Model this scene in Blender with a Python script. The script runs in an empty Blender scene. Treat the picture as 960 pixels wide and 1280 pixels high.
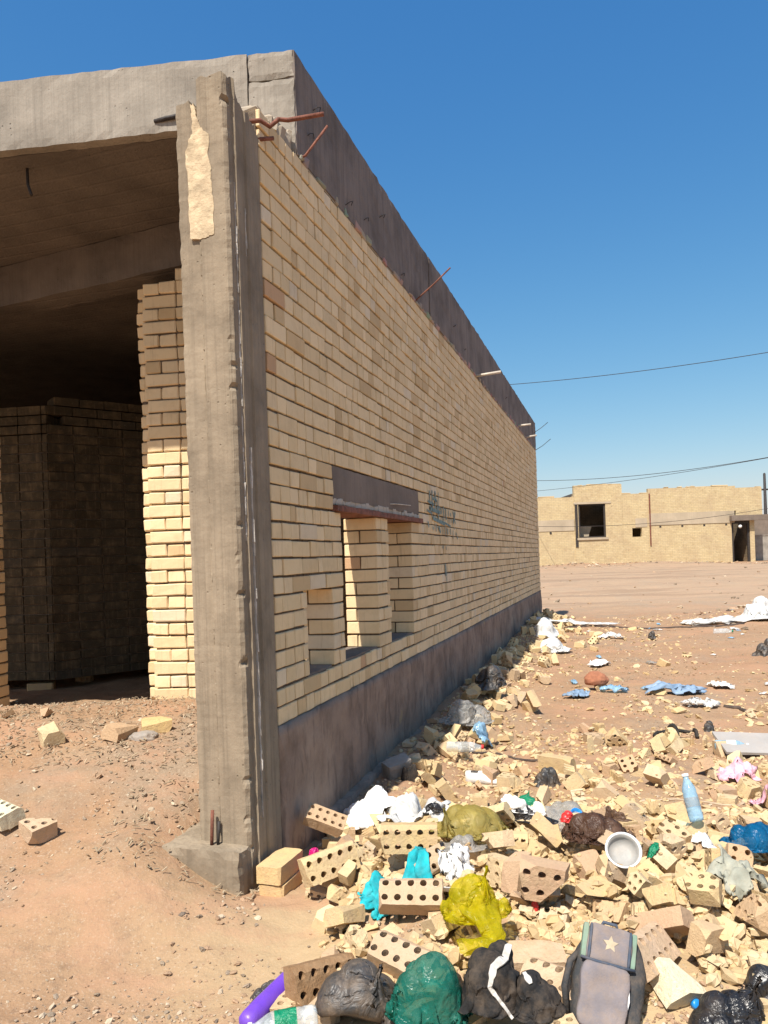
import bpy, bmesh, math, random
from mathutils import Vector, Matrix, Quaternion, Euler, noise
from mathutils.bvhtree import BVHTree
R = math.radians
EYE = 1.5
TH = math.atan(0.303)                       # the side wall runs this far right of the view axis
WS = Vector((math.sin(TH), math.cos(TH), 0))    # along the wall
WN = Vector((math.cos(TH), -math.sin(TH), 0))   # out of the wall
W0 = Vector((-0.534, 3.70, 0))                  # foot of the wall at the corner column

def to_local(x, y):
    d = Vector((x, y, 0)) - W0
    return d.dot(WN), d.dot(WS)
def to_world(lx, ly, z=0.0):
    p = W0 + WN * lx + WS * ly
    return Vector((p.x, p.y, z))
def sm(a, b, x):
    t = min(1.0, max(0.0, (x - a) / (b - a)))
    return t * t * (3 - 2 * t)
def nz(x, y, s, k=0.0):
    return noise.noise(Vector((x * s, y * s, k)))

def ground_z(x, y, fine=True):
    lx, ly = to_local(x, y)
    base = 0.02 + 0.13 * sm(4.0, 16.0, y) + 0.50 * sm(17.0, 40.0, y) - 0.10 * sm(14.5, 18, y) * (1 - sm(20, 27, y))
    # floor inside the building and the dirt ramp before it
    ramp = 0.06 + 0.52 * sm(2.2, 4.9, y) - 0.22 * sm(5.2, 6.2, y)
    wl = 1 - sm(-0.62, 0.02, lx) if ly < 0.1 else 1 - sm(-0.30, -0.20, lx)
    if ly < 0.1:
        wl *= 1.0
    if ly > 13.2:
        wl *= 1 - sm(13.2, 14.5, ly)
    z = base * (1 - wl) + ramp * wl
    # rubble mound right of the column
    z += 0.10 * math.exp(-(((x - 0.75) / 0.95) ** 2 + ((y - 3.0) / 0.75) ** 2))
    fx_, fy_ = lx + .22, ly + .64
    z += 0.115 * math.exp(-((fx_ / .34) ** 2 + (fy_ / .30) ** 2))
    # dirt thrown up against the plinth
    if lx > -0.1 and ly > 0:
        z += 0.16 * math.exp(-((lx - 0.15) / 0.40) ** 2) * (0.75 + 0.5 * nz(x, y, 0.9, 3)) * sm(0.1, 2.0, ly) * (1 - sm(13.0, 14.0, ly))
    # bank at the right edge of the lane and spoil at the foot of the far house
    z += 0.42 * math.exp(-(((x - 8.3) / 1.5) ** 2 + ((y - 14.6) / 1.1) ** 2))
    z += 0.30 * sm(35.5, 37.5, y) * (1 - sm(40.6, 41.9, y)) * (0.55 + 0.45 * nz(x, y, 0.35, 9)) * (1 - sm(15, 18, x))
    z += 0.035 * nz(x, y, 0.7, 1) + 0.018 * nz(x, y, 2.1, 2)
    if fine and y < 30:
        hm = math.exp(-(((x - 0.85) / 1.15) ** 4 + ((y - 2.95) / 1.0) ** 4)) * sm(-.42, -.1, x)
        z += hm * (.065 + .05 * nz(x, y, 3.2, 12))
        if x > 0.9 and 3.7 < y < 6.2: z += .02 * sm(.9, 1.3, x) * sm(3.7, 4.2, y) * (1 - sm(5.5, 6.2, y))
        if y > 15: z += .055 * math.sin(y * 2.3 + 1.5 * nz(x, y, .25, 15)) * (.5 + nz(x, y, .4, 16)) * (1 - sm(33, 36, y)) * sm(15, 18, y)
        z += 0.011 * nz(x, y, 6.5, 4) + 0.0065 * nz(x, y, 15.0, 5)
        if y < 9:
            z += 0.004 * nz(x, y, 36.0, 6)
    return z

def ray(px, py):
    dx, dy = px - 480.0, py - 698.0
    c, s = math.cos(0.034), math.sin(0.034)
    return Vector(((dx * c - dy * s) / 960.0, 1.0, (-dx * s - dy * c) / 960.0))

# ---------------------------------------------------------------- loose bricks
def brick_bm(rng, holes=True, L=.24, W=.115, H=.075):
    bm = bmesh.new()
    N = 16
    if holes:
        nx, ny, r = 5, 2, .0128
        cw, ch = L / nx, W / ny
        for i in range(nx):
            for j in range(ny):
                cx, cy = -L / 2 + cw * (i + .5), -W / 2 + ch * (j + .5)
                ring, box = [], []
                for k in range(N):
                    a = 2 * math.pi * k / N
                    ring.append(bm.verts.new((cx + r * math.cos(a), cy + r * math.sin(a), H / 2)))
                    t = k / N * 8
                    q = [(1, 0), (1, 1), (0, 1), (-1, 1), (-1, 0), (-1, -1), (0, -1), (1, -1)]
                    a0, a1 = q[int(t) % 8], q[(int(t) + 1) % 8]
                    f = t - int(t)
                    ux, uy = a0[0] * (1 - f) + a1[0] * f, a0[1] * (1 - f) + a1[1] * f
                    box.append(bm.verts.new((cx + ux * cw / 2, cy + uy * ch / 2, H / 2)))
                for k in range(N):
                    k2 = (k + 1) % N
                    bm.faces.new((ring[k], box[k], box[k2], ring[k2]))
    else:
        nx, ny = 6, 3
        g = [[bm.verts.new((-L / 2 + L * i / nx, -W / 2 + W * j / ny, H / 2)) for j in range(ny + 1)] for i in range(nx + 1)]
        for i in range(nx):
            for j in range(ny):
                bm.faces.new((g[i][j], g[i + 1][j], g[i + 1][j + 1], g[i][j + 1]))
    bmesh.ops.remove_doubles(bm, verts=bm.verts, dist=1e-5)
    ret = bmesh.ops.extrude_face_region(bm, geom=list(bm.faces), use_keep_orig=True)
    vs = [e for e in ret['geom'] if isinstance(e, bmesh.types.BMVert)]
    bmesh.ops.translate(bm, verts=vs, vec=(0, 0, -H))
    bmesh.ops.recalc_face_normals(bm, faces=bm.faces)
    return bm
def cut(bm, co, no):
    r = bmesh.ops.bisect_plane(bm, geom=list(bm.verts) + list(bm.edges) + list(bm.faces), dist=1e-5,
                               plane_co=co, plane_no=no, clear_outer=True)
    ed = [e for e in r['geom_cut'] if isinstance(e, bmesh.types.BMEdge)]
    if ed:
        bmesh.ops.triangle_fill(bm, use_beauty=True, use_dissolve=False, edges=ed)
def chip(bm, rng, n, L, W, H, lo=.006, hi=.02):
    for _ in range(n):
        c = Vector((rng.choice((-1, 1)) * L / 2, rng.choice((-1, 1)) * W / 2, rng.choice((-1, 1)) * H / 2))
        no = Vector((c.x / L, c.y / W, c.z / H)) + Vector((rng.uniform(-.5, .5), rng.uniform(-.5, .5), rng.uniform(-.5, .5)))
        no.normalize()
        cut(bm, c - no * rng.uniform(lo, hi), no)
def brick_variant(kind, seed):
    rng = random.Random(seed * 77 + 5)
    L, W, H = .24, .115, .075
    bm = brick_bm(rng, holes=(kind != 'plain' and seed not in (4, 6, 8, 9, 11, 13, 16, 18, 20)))
    if kind in ('full', 'plain'):
        chip(bm, rng, 6, L, W, H, .004, .024)
    elif kind == 'half':
        a = rng.uniform(-.03, .06)
        cut(bm, Vector((a, 0, 0)), Vector((1, rng.uniform(-.5, .5), rng.uniform(-.5, .5))).normalized())
        cut(bm, Vector((a - .01, 0, 0)), Vector((1, rng.uniform(-1, 1), rng.uniform(-1, 1))).normalized())
        chip(bm, rng, 6, L, W, H, .004, .026)
    elif kind == 'shard':
        for _ in range(rng.choice((2, 3, 3, 4))):
            n = Vector((rng.gauss(0, 1), rng.gauss(0, .9), rng.gauss(0, .7))).normalized()
            cut(bm, n * rng.uniform(.008, .035), n)
    elif kind == 'slice':                     # thin slab split along the holes
        y = rng.uniform(-.035, .0)
        cut(bm, Vector((0, y, 0)), Vector((rng.uniform(-.15, .15), 1, rng.uniform(-.3, .3))).normalized())
        a = rng.uniform(.0, .07)
        cut(bm, Vector((a, 0, 0)), Vector((1, rng.uniform(-.6, .6), rng.uniform(-.4, .4))).normalized())
        chip(bm, rng, 5, L, W, H, .004, .024)
    bmesh.ops.triangulate(bm, faces=[f for f in bm.faces if len(f.verts) > 4])
    bmesh.ops.recalc_face_normals(bm, faces=bm.faces)
    # roughen and centre on the bounding box
    for v in bm.verts:
        v.co += Vector((noise.noise(v.co * 60 + Vector((seed, 0, 0))), noise.noise(v.co * 60 + Vector((0, seed, 7))),
                        noise.noise(v.co * 60 + Vector((3, 0, seed))))) * .0018
    lo = Vector([min(v.co[i] for v in bm.verts) for i in range(3)])
    hi = Vector([max(v.co[i] for v in bm.verts) for i in range(3)])
    bmesh.ops.translate(bm, verts=bm.verts, vec=-(lo + hi) / 2)
    me = bpy.data.meshes.new('brick_' + kind)
    bm.to_mesh(me); bm.free()
    me['dims'] = list(hi - lo)
    return me
VARIANTS = [('full', 1), ('plain', 2), ('half', 3), ('half', 4), ('half', 5), ('half', 6), ('shard', 7), ('shard', 8), ('shard', 9),
            ('shard', 10), ('shard', 11), ('shard', 12), ('shard', 13), ('slice', 14), ('slice', 15), ('slice', 16), ('half', 17), ('shard', 18),
            ('shard', 19), ('shard', 20)]
BAKED = """18 69 688 3318 119 -804 245 -293
1 100 1128 3814 81 -31 -2 -854
3 100 801 2067 88 -348 -936 -29
12 71 1689 3213 67 -43 -22 -989
3 100 1368 2721 125 106 533 -702
19 91 1740 3009 81 -880 341 -325
0 100 2071 2908 68 -27 10 -705
2 100 768 3599 115 -11 38 231
19 42 529 2941 123 -649 -754 83
2 100 987 1985 84 11 14 -992
3 100 444 2184 91 -570 819 7
16 100 -115 3369 132 683 -128 -81
14 83 124 3408 106 519 436 450
0 100 649 2269 107 24 44 -987
12 78 -106 3115 132 -52 945 -313
4 100 162 2132 72 24 -23 56
14 90 674 2830 121 -458 510 -566
0 100 393 2711 138 50 29 -860
13 96 1739 3702 32 118 -714 -674
15 97 1797 2972 58 -231 603 -740
12 100 1253 2169 92 26 17 -166
16 100 1084 3012 161 421 745 -199
13 90 743 2578 138 24 -25 143
3 100 305 3599 141 590 -359 -300
12 54 1856 2638 73 -9 29 -50
5 100 521 3439 136 -31 -8 -758
8 58 268 2428 69 -512 223 748
19 68 333 3948 61 -24 -39 -721
5 100 1438 3368 116 -82 -732 -675
0 100 110 2309 103 490 491 546
2 100 70 3122 132 21 -36 -500
13 90 249 2774 105 -467 -645 468
11 95 -160 2997 84 -181 144 -778
12 54 1995 3078 47 823 565 -43
19 99 133 4048 67 -21 3 -658
1 100 1802 2867 120 956 258 73
18 69 891 3635 84 -502 -630 396
10 82 628 4021 60 451 759 -194
9 95 960 2329 111 -726 -682 -43
2 100 1064 2663 163 128 855 302
0 100 593 3283 143 -32 -1 -419
4 100 1641 2968 98 -416 823 -131
1 100 1879 3246 66 -29 -9 -993
9 71 1400 2559 99 350 475 -5
16 100 -499 3488 118 423 -34 901
10 76 87 2473 99 808 -216 -344
17 53 20 3339 112 102 -726 -675
6 67 -115 2174 58 23 14 14
1 100 1072 4060 108 -777 273 -176
19 90 1171 2871 129 149 -945 243
1 100 667 2469 186 715 -332 -448
9 67 350 3028 130 -201 -501 760
14 88 -10 3034 105 708 -175 -133
11 71 1145 2975 138 -466 219 765
16 100 1316 3909 97 -219 -570 730
7 84 1519 3579 59 103 -152 970
11 55 446 3496 111 521 26 -852
6 100 1230 3334 125 -567 -819 73
14 85 -327 3320 79 132 -720 -676
9 98 1958 3282 124 180 544 239
14 81 -304 3268 100 0 -768 623
0 100 821 3441 146 645 -96 -116
0 100 1099 3496 120 -113 -3 641
14 86 659 3467 162 479 568 -644
1 100 1531 2101 86 17 -6 900
9 49 -6 2063 38 -124 522 -836
15 91 1035 2910 129 -579 279 -346
15 92 -228 3985 49 -635 -107 77
14 84 997 3457 113 642 610 250
11 48 242 2937 110 -141 -295 627
6 70 910 3496 106 -53 104 990
15 84 1618 3423 44 -523 -355 461
14 98 158 3176 163 -742 67 255
13 86 997 3149 132 157 -708 -664
4 100 1502 3460 83 51 30 991
10 95 -100 3577 80 -126 -529 167
6 96 233 2660 138 -662 -173 97
6 53 600 2929 133 -823 -566 5
14 98 942 2490 120 92 -652 -746
0 100 1244 3850 145 -379 -859 7
14 93 1211 2323 82 -80 -714 671
5 100 1452 2881 144 179 -638 149
18 66 1532 3704 45 -564 -570 360
15 88 856 3608 120 -559 -532 356
3 100 571 2437 116 -499 61 539
12 87 206 2290 97 -202 688 -648
13 92 62 2515 92 -71 494 -854
10 89 1488 2771 88 -32 -462 261
19 70 407 3270 129 189 968 -81
9 58 467 3254 143 326 337 427
15 94 761 2879 127 482 -528 -530
9 79 266 3992 56 -464 -355 344
4 100 1612 2265 90 145 936 -253
15 88 1715 2671 74 362 -585 -606
2 100 789 3196 173 9 -472 -875
13 87 249 3028 122 -568 -608 393
6 83 1373 2058 106 204 723 157
4 100 3 3440 115 8 -29 -822
4 100 537 3584 168 396 -24 901
5 100 1004 3626 90 -741 96 515
2 100 1254 3446 144 -87 543 586
1 100 33 2247 124 -534 -477 552
0 100 370 2900 151 22 -44 242
5 100 988 1658 76 -664 -746 -18
16 100 830 3818 99 28 43 945
9 50 908 2809 135 -975 -216 -19
18 78 1565 2652 91 -830 -10 -69
18 63 1251 2778 125 -309 -742 456
10 75 1774 3352 59 -1 21 499
16 100 1129 2453 126 -995 44 22
10 46 1628 2350 82 258 642 691
12 85 1150 2694 172 -229 -443 718
2 100 -134 3022 167 -100 832 521
5 100 186 3343 153 -861 -389 290
11 82 733 3092 124 -213 159 -817
10 95 625 3065 131 463 773 -190
14 98 372 2111 58 -626 183 -284
1 100 1018 2179 116 -455 -544 496
5 100 838 2574 170 -64 -704 -112
16 100 1779 3088 128 534 -661 200
1 100 -294 3842 79 -20 998 -32
13 85 811 2361 92 -150 789 -578
15 98 -88 3706 79 -167 470 -820
17 43 441 4060 48 -528 -543 199
19 80 155 4136 51 -964 -226 133
5 100 663 4209 65 -741 -80 586
13 90 1366 2613 114 612 152 104
19 94 -309 3137 93 -4 -45 340
18 46 696 2188 79 48 13 -159
2 100 717 3341 179 20 -922 50
11 95 12 4034 72 405 -329 643
18 61 -317 3622 66 -30 795 452
11 87 1458 3142 105 652 -753 -21
13 85 191 3636 128 -328 -675 -138
11 77 1818 2755 64 -200 221 -901
10 84 -111 3461 121 760 218 -119
15 95 1774 3646 61 506 509 646
12 77 288 3219 176 -529 433 -707
11 50 -160 3731 66 561 31 -825
1 100 440 3162 180 101 -927 -356
1 100 966 2694 201 359 790 398
18 93 1366 3505 112 9 -279 -935
0 100 159 2902 151 504 440 522
3 100 1258 4063 156 -412 -855 -8
6 96 -54 2563 90 -918 -391 -36
15 94 1955 2820 50 -336 -515 641
9 45 358 3686 82 105 531 240
5 100 851 1757 95 704 -162 -135
12 51 137 3740 83 371 -926 50
3 100 542 4064 93 -295 -15 371
10 89 -362 3420 64 -476 11 -844
12 97 186 3533 137 -971 179 -70
0 100 676 2873 183 838 542 17
14 98 1287 3088 127 -629 -222 384
17 49 357 4082 47 -420 -618 318
13 98 1751 2656 91 43 -768 613
17 79 307 3814 84 -65 -16 -163
1 100 1264 2499 127 -480 -874 -36
6 99 739 2695 144 -22 -6 964
3 100 880 2878 150 -440 242 307
19 61 1024 3862 52 -663 711 -229
19 90 1239 3615 66 -677 -678 98
14 91 538 2577 107 -508 420 -484
0 100 811 2387 181 -512 423 -572
5 100 525 3012 159 -656 -219 720
13 84 1167 2918 174 -714 529 -220
4 100 -193 3609 98 -951 -175 213
15 99 666 3686 110 44 -868 -492
2 100 548 3708 193 400 366 -390
15 88 329 3316 140 625 -310 -45
3 100 1837 3516 91 179 -542 -764
4 100 1285 2468 200 -583 -671 455
17 58 637 2365 132 310 656 -208
2 100 951 3327 157 622 270 -261
15 100 392 2349 78 690 183 254
11 90 923 2556 141 -21 -31 988
18 45 1562 3212 70 -59 -33 -996
8 93 923 2134 69 -496 -462 -389
8 60 219 4052 52 765 119 -103
16 100 1944 3130 98 -117 -134 168
14 90 -143 2906 112 -112 878 457
12 76 265 2011 77 -603 314 -326
3 100 -588 2026 62 1 -11 -23
2 100 1558 2075 165 8 17 -192
17 89 809 3984 118 -160 231 -592
0 100 1651 3178 141 200 62 -941
13 88 426 3056 186 -608 -397 170
8 91 1452 3028 92 120 610 -155
8 58 1857 3236 120 357 -593 498
11 53 421 2561 101 -205 327 -799
1 100 -225 2253 99 49 -256 -953
4 100 1852 2488 111 255 657 661
15 97 738 2556 203 -365 243 -664
1 100 -573 2931 108 -369 819 -387
1 100 804 3070 213 211 -182 782
13 97 465 3752 84 328 -663 -573
10 44 1338 2374 80 -704 527 405
0 100 1607 2761 140 681 -625 -220
4 100 263 3453 159 -259 527 -734
11 68 555 3686 87 -294 -151 206
3 100 1404 3444 162 -408 -25 795
16 100 559 2740 182 -798 -446 -347
14 93 497 2826 180 -687 -112 519
6 69 1171 3072 157 -362 320 869
12 83 686 4028 94 112 49 984
19 54 1160 2402 170 -339 938 -45
14 85 1247 3365 220 -299 699 -416
9 48 313 3372 140 -313 -688 477
1 100 987 2345 197 -239 222 694
10 52 896 2366 104 -223 908 296
15 82 1611 2576 80 684 246 200
18 74 515 3301 215 973 226 -16
12 66 -12 3224 134 676 -95 722
11 55 1110 2582 113 -89 -259 556
5 100 317 2064 128 -266 610 746
13 81 1609 3554 39 -652 448 -366
11 48 1253 2975 122 -280 163 542
3 100 1461 3929 135 -561 633 204
16 100 1065 2791 190 -531 -452 -546
1 100 1207 2871 224 -292 117 -782
14 81 922 2067 118 -487 597 359
0 100 1509 3555 162 -58 68 -316
7 86 -396 3708 63 -195 -103 26
0 100 430 3699 142 108 -103 -734
1 100 -128 3940 114 311 357 637
7 88 1284 3211 141 -92 -868 -308
0 100 2022 2441 92 777 -628 10
8 87 736 3557 177 456 -524 571
5 100 795 3722 172 675 310 -586
3 100 172 2494 120 464 496 572
1 100 954 2873 249 -296 -99 -906
18 86 383 2523 112 11 -63 742
11 49 -24 3100 110 -570 -5 -107
18 84 1332 2863 130 70 13 959
4 100 770 2767 220 -121 -113 -902
9 93 290 2598 173 393 296 396
9 80 815 3707 97 -217 -82 863
15 85 1876 2830 67 -405 -630 539
5 100 929 3197 186 -551 434 -607
17 48 1115 2225 77 -456 888 45
0 100 1744 1989 104 63 -700 -708
9 53 916 2233 75 -148 -539 734
8 47 1341 3061 103 501 -480 566
5 100 -227 2445 78 871 490 18
13 92 762 3358 215 -87 -589 -663
19 43 -183 4103 53 -939 83 -194
16 100 1120 3761 164 -30 -11 -979
5 100 1861 2705 111 -98 263 -839
5 100 923 3061 190 448 -818 -94
4 100 -55 2329 109 -414 266 -423
9 57 1227 2655 119 -128 540 -829
12 88 326 3777 177 330 -111 -926
19 64 89 2921 106 -947 166 -246
15 87 -23 3856 77 -56 585 -746
16 100 1562 2954 135 654 439 -5
19 96 106 3949 68 -826 -472 -84
17 84 -247 3290 159 -795 -466 -269
0 100 256 4160 111 416 -234 -434
4 100 684 3925 120 -35 749 129
19 79 1216 2345 119 -458 -811 124
2 100 578 1982 81 31 34 -878
0 100 1091 2736 302 250 950 164
4 100 219 1917 66 180 983 7
17 76 392 2813 219 -653 378 -587
14 85 290 2474 97 -782 351 -227
5 100 -334 3529 103 920 -350 91
10 79 615 2268 159 -384 -269 -509
1 100 294 2834 222 690 720 64
5 100 1769 2419 90 402 -914 -20
4 100 1427 3069 146 -10 242 967
17 49 455 2629 111 -567 466 -605
12 65 826 3552 177 87 313 578
6 57 -99 2857 89 482 873 45
12 67 1246 3697 135 -80 489 -349
18 55 252 3270 135 -700 -311 415
2 100 1088 2319 129 517 496 534
1 100 185 3915 147 -706 -407 139
8 44 215 3393 111 310 948 -14
10 56 -123 2152 97 -120 898 134
7 56 1339 2964 123 354 98 924
10 79 1396 3782 63 -108 -7 -991
0 100 55 3612 183 29 798 -531
12 83 450 3909 78 919 -387 37
7 49 271 3358 133 -185 -55 955
11 45 1247 3500 92 271 695 612
1 100 580 3128 229 339 112 -78
10 85 1617 3668 38 -603 690 321
12 54 632 2610 131 677 219 257
14 93 1673 2117 59 -401 -563 544
11 77 -59 2699 91 -708 -703 -49
10 84 604 1825 45 832 402 -323
6 92 448 2135 166 55 38 -994
3 100 811 2176 134 137 -229 960
8 57 265 2792 267 528 320 -596
16 100 1573 3352 149 653 -726 -208
17 98 1037 3096 190 378 -806 -91
0 100 1295 3144 214 -862 -265 296
9 43 217 2854 113 13 100 -949
1 100 127 1845 85 -695 140 -125
6 61 312 3703 218 -185 -839 -492
9 63 1657 2699 79 -469 447 -730
14 89 84 3258 167 -618 223 -735
0 100 1766 3029 235 -172 -840 252
8 73 965 3708 77 -70 -508 167
0 100 1048 3333 209 -87 345 -175
0 100 46 2540 163 -517 693 -493
5 100 609 3273 218 -20 729 -433
7 65 1466 3307 132 358 -661 369
4 100 2156 3322 51 14 9 913
8 65 1379 3638 56 -468 358 718
10 72 184 4296 41 390 -357 777
1 100 402 3487 190 199 60 -755
18 80 -111 3174 168 -197 254 876
3 100 1917 3455 82 -160 697 -689
3 100 -156 4318 129 41 -732 -679
14 98 1385 3668 135 663 -256 699
1 100 1534 2804 242 -422 683 578
12 66 1292 2801 167 -408 -28 -731
4 100 -95 1848 66 577 649 -492
12 82 -234 3168 133 166 -952 102
4 100 1004 1953 200 693 -132 698
3 100 1376 3511 223 680 623 103
0 100 470 2976 283 332 -624 -689
16 100 960 1777 99 -412 569 -567
1 100 1795 2849 205 -117 70 970
9 46 685 2064 62 -7 -732 448
0 100 1606 2401 119 -156 878 -449
16 100 536 3867 95 -802 371 458
4 100 1732 2713 165 -761 483 254
17 62 925 3980 82 573 -385 -387
12 75 1466 3227 114 577 747 -300
10 57 660 2650 129 -954 -249 -129
3 100 1025 3549 184 -408 -317 579
11 73 256 3554 205 78 -54 -976
11 79 162 3499 195 366 -652 197
8 81 -10 2938 111 25 -43 76
11 95 1558 3293 73 42 -300 507
16 100 1368 3021 193 -143 927 91
18 50 1189 2760 129 779 220 -275
8 48 -245 3496 65 -16 539 42
16 100 -295 4070 80 -994 -89 -22
3 100 684 3762 135 -147 -132 -645
3 100 174 2719 224 930 243 151
9 63 -318 2642 60 591 804 34
7 58 -215 3428 79 -159 90 -847
9 98 27 3774 85 -535 443 -718
12 60 298 2251 70 29 -31 81
2 100 -317 2345 119 755 -356 409
2 100 -153 2786 107 105 752 322
10 99 148 2044 109 -675 166 548
5 100 -264 3013 99 54 -26 -412
2 100 -344 2489 72 -598 799 -26
16 100 1519 2542 137 781 212 -267
3 100 848 2924 266 -299 -367 -551
7 91 -18 2780 197 -166 -589 -546
1 100 1273 2023 175 -881 393 -125
3 100 1607 3066 178 -369 104 272
10 58 225 3109 140 45 -233 -970
11 79 2 4558 85 -169 -113 231
8 47 933 3745 63 -253 -632 -21
3 100 325 3322 208 -507 337 288
14 91 709 2128 94 473 50 98
4 100 804 3267 223 -130 -470 -775
11 52 -682 2918 55 235 971 15
4 100 410 2565 209 39 -53 -97
1 100 -606 2513 58 -950 307 -25
15 89 1015 3900 80 452 -703 -400
2 100 1779 2202 127 578 -406 587
6 94 268 3024 199 -426 144 888
5 100 1459 2447 142 822 297 161
11 75 685 3225 207 -486 248 733
8 80 1103 3647 76 -197 788 572
6 67 914 3532 156 -37 -123 -777
9 62 218 3859 64 -76 467 -880
9 75 1334 2265 91 66 562 706
1 100 -14 2656 168 524 405 255
2 100 1245 2667 251 -375 -332 654
8 47 -33 2818 80 -642 -205 -625
9 48 545 2912 159 -147 57 -963
5 100 -366 2732 67 -481 515 58
16 100 -81 3751 128 -212 -154 5
11 67 324 2775 272 -229 -58 -282
9 63 715 4665 41 -498 159 -340
0 100 58 3374 199 94 -337 -859
1 100 395 1580 56 -10 3 540
16 100 980 3800 123 -546 789 71
9 90 888 3417 237 238 -17 -801
2 100 146 3172 251 -184 864 458
17 87 82 3682 112 -847 -460 -248
8 62 1032 1707 50 424 406 -517
12 48 646 2708 135 -563 295 655
3 100 1616 2494 170 269 279 199
16 100 211 3689 128 -214 630 -719
1 100 1967 2599 130 -529 13 197
4 100 1674 3607 200 492 452 557
19 97 -204 2561 95 -85 767 -630
14 97 1119 2370 209 -417 575 -581
12 81 2301 2925 58 -677 734 -14
15 89 2176 3764 10 -288 591 -689
3 100 519 2647 200 208 349 -896
17 77 1261 2020 79 -1 -8 596
0 100 -337 3834 218 -84 -951 -241
0 100 2074 3748 68 -969 -222 -49
15 100 946 4039 83 856 -515 -6
19 65 470 2863 219 -872 -367 300
11 67 485 2318 90 57 17 -946
0 100 1014 2485 251 719 244 128
19 50 1556 3846 42 808 69 -544
9 78 -209 3848 152 345 937 -29
19 45 311 2721 121 395 -593 -624
16 100 641 2976 255 717 437 -354
16 100 531 3375 240 88 724 679
16 100 1315 3587 107 -676 497 541
7 58 1517 3167 169 703 -449 -248
7 84 316 2355 122 395 747 532
4 100 1714 3335 116 265 -200 -245
17 83 890 3241 282 -160 53 -985
10 66 1705 2367 64 -28 911 89
5 100 674 3064 262 -743 566 275
16 100 355 3999 132 -588 -236 767
16 100 848 4052 106 625 -247 -250
6 59 1890 2219 73 14 -8 -963
16 100 -104 3271 142 -56 170 654
8 99 520 2608 145 490 326 -561
16 100 533 2849 252 292 891 -257
8 75 15 1767 43 -676 -211 -581
8 65 1163 3394 109 -72 9 17
14 97 78 3042 193 -808 -155 -279
4 100 443 1829 60 -784 344 188
19 94 244 3191 229 -47 -436 534
3 100 1694 2912 251 396 309 -818
12 84 1022 3976 126 -736 -330 405
18 78 1376 3779 109 -171 -278 495
14 83 363 2215 122 190 131 576
8 54 1627 3262 59 230 783 442
5 100 1328 2887 212 -80 606 -240
4 100 1630 2996 253 -594 -22 567
10 44 912 2410 95 880 256 -387
0 100 1355 2212 184 -870 399 -134
10 61 2007 3361 28 410 -318 808
3 100 1822 3757 61 -532 428 312
11 74 1023 3233 167 44 62 -792
17 97 -467 2697 82 365 586 624
1 100 -1 3787 188 -215 262 -705
8 50 1547 3795 37 40 272 -207
14 84 210 2550 190 -61 923 297
2 100 904 3135 300 283 372 777
5 100 1133 2030 95 600 772 -199
6 91 1766 3427 151 484 -796 197
14 88 801 3618 230 446 609 -594
10 55 1552 2611 105 -770 -145 357
1 100 33 4093 140 -124 234 947
11 61 1006 3797 55 -61 -234 774
4 100 1170 3234 253 852 43 -257
11 69 1206 2537 186 -232 0 -236
4 100 934 2645 311 -349 -104 -399
17 67 1892 2660 156 138 -741 540
19 43 1401 2278 73 50 -7 458
16 100 94 3315 279 -587 24 785
19 80 195 3082 159 -299 632 -653
8 48 51 2767 93 145 555 -423
10 47 1712 2566 68 529 744 -214
10 86 -86 3655 155 503 -851 47
1 100 898 2605 243 -89 350 859
17 74 246 2872 286 -672 -259 -186
0 100 664 3325 318 725 -554 -259
14 94 554 4174 100 -123 719 -451
5 100 572 3818 155 -424 -218 723
15 86 -5 2831 129 763 -329 -304
9 72 889 3601 183 -90 573 401
11 47 1404 2918 173 432 855 -176
2 100 1427 4095 117 940 190 -168
10 69 574 2125 86 -541 -55 -353
9 55 1045 2437 195 349 -632 -687
10 70 629 3400 121 48 -17 868
17 95 -54 3979 138 -228 409 -364
7 62 1101 1927 62 -170 112 -805
9 46 -149 3245 87 566 -123 -714
7 81 1942 3375 71 -261 -461 -627
7 58 221 3809 86 8 -296 -821
15 93 -266 3473 98 -362 -201 134
18 94 867 3662 213 -660 -720 197
18 68 1692 3548 78 -415 249 796
6 46 993 3167 168 -153 582 -471
19 62 404 3287 204 -883 275 248
10 56 1085 2842 149 548 -769 271
12 68 -51 2779 119 -357 -731 466
19 85 340 3411 204 -410 879 -197
4 100 285 2624 265 117 -166 -688
4 100 345 3874 148 823 -197 79
6 68 866 2764 321 548 675 477
19 70 663 2892 232 56 -946 293
2 100 538 4108 162 -144 261 952
5 100 1758 2568 124 -967 5 138
15 96 1747 3534 74 320 -923 -209
7 82 517 2502 164 -79 975 33
12 51 803 3360 227 894 -260 -287
0 100 -3 3472 236 108 961 -188
16 100 1610 3300 211 775 205 -597
18 69 -22 2122 54 24 5 -57
5 100 1493 2660 179 48 -979 191
13 88 952 2972 153 -257 965 -1
11 48 1008 3729 74 155 -763 39
16 100 474 2342 166 -554 679 229
9 85 379 3233 230 474 -779 385
13 83 27 3961 127 -667 653 -314
0 100 2141 2005 94 -268 -962 -7
6 97 1640 3620 97 83 33 -850
8 93 58 2834 96 -536 -421 -475
18 50 1294 3492 158 559 618 -548
13 81 116 1953 37 -111 753 -639
19 84 186 3826 147 -711 635 240
4 100 1229 3589 189 -305 -393 830
16 100 411 3059 252 -260 700 202
7 51 336 2505 109 146 -1 937
14 91 1765 3282 192 -538 -141 629
19 61 285 2250 104 414 -865 280
4 100 1802 3872 72 795 -573 -148
19 83 646 2151 116 -983 -144 -99
18 96 254 2164 111 883 83 -244
6 67 1811 3420 53 -8 -17 -990
1 100 767 1586 83 -692 -29 -14
19 96 742 2810 267 -957 -243 -3
5 100 1128 2912 257 -972 -84 183
18 86 1978 3582 48 935 -350 -15
10 67 570 2909 222 189 -751 604
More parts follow.
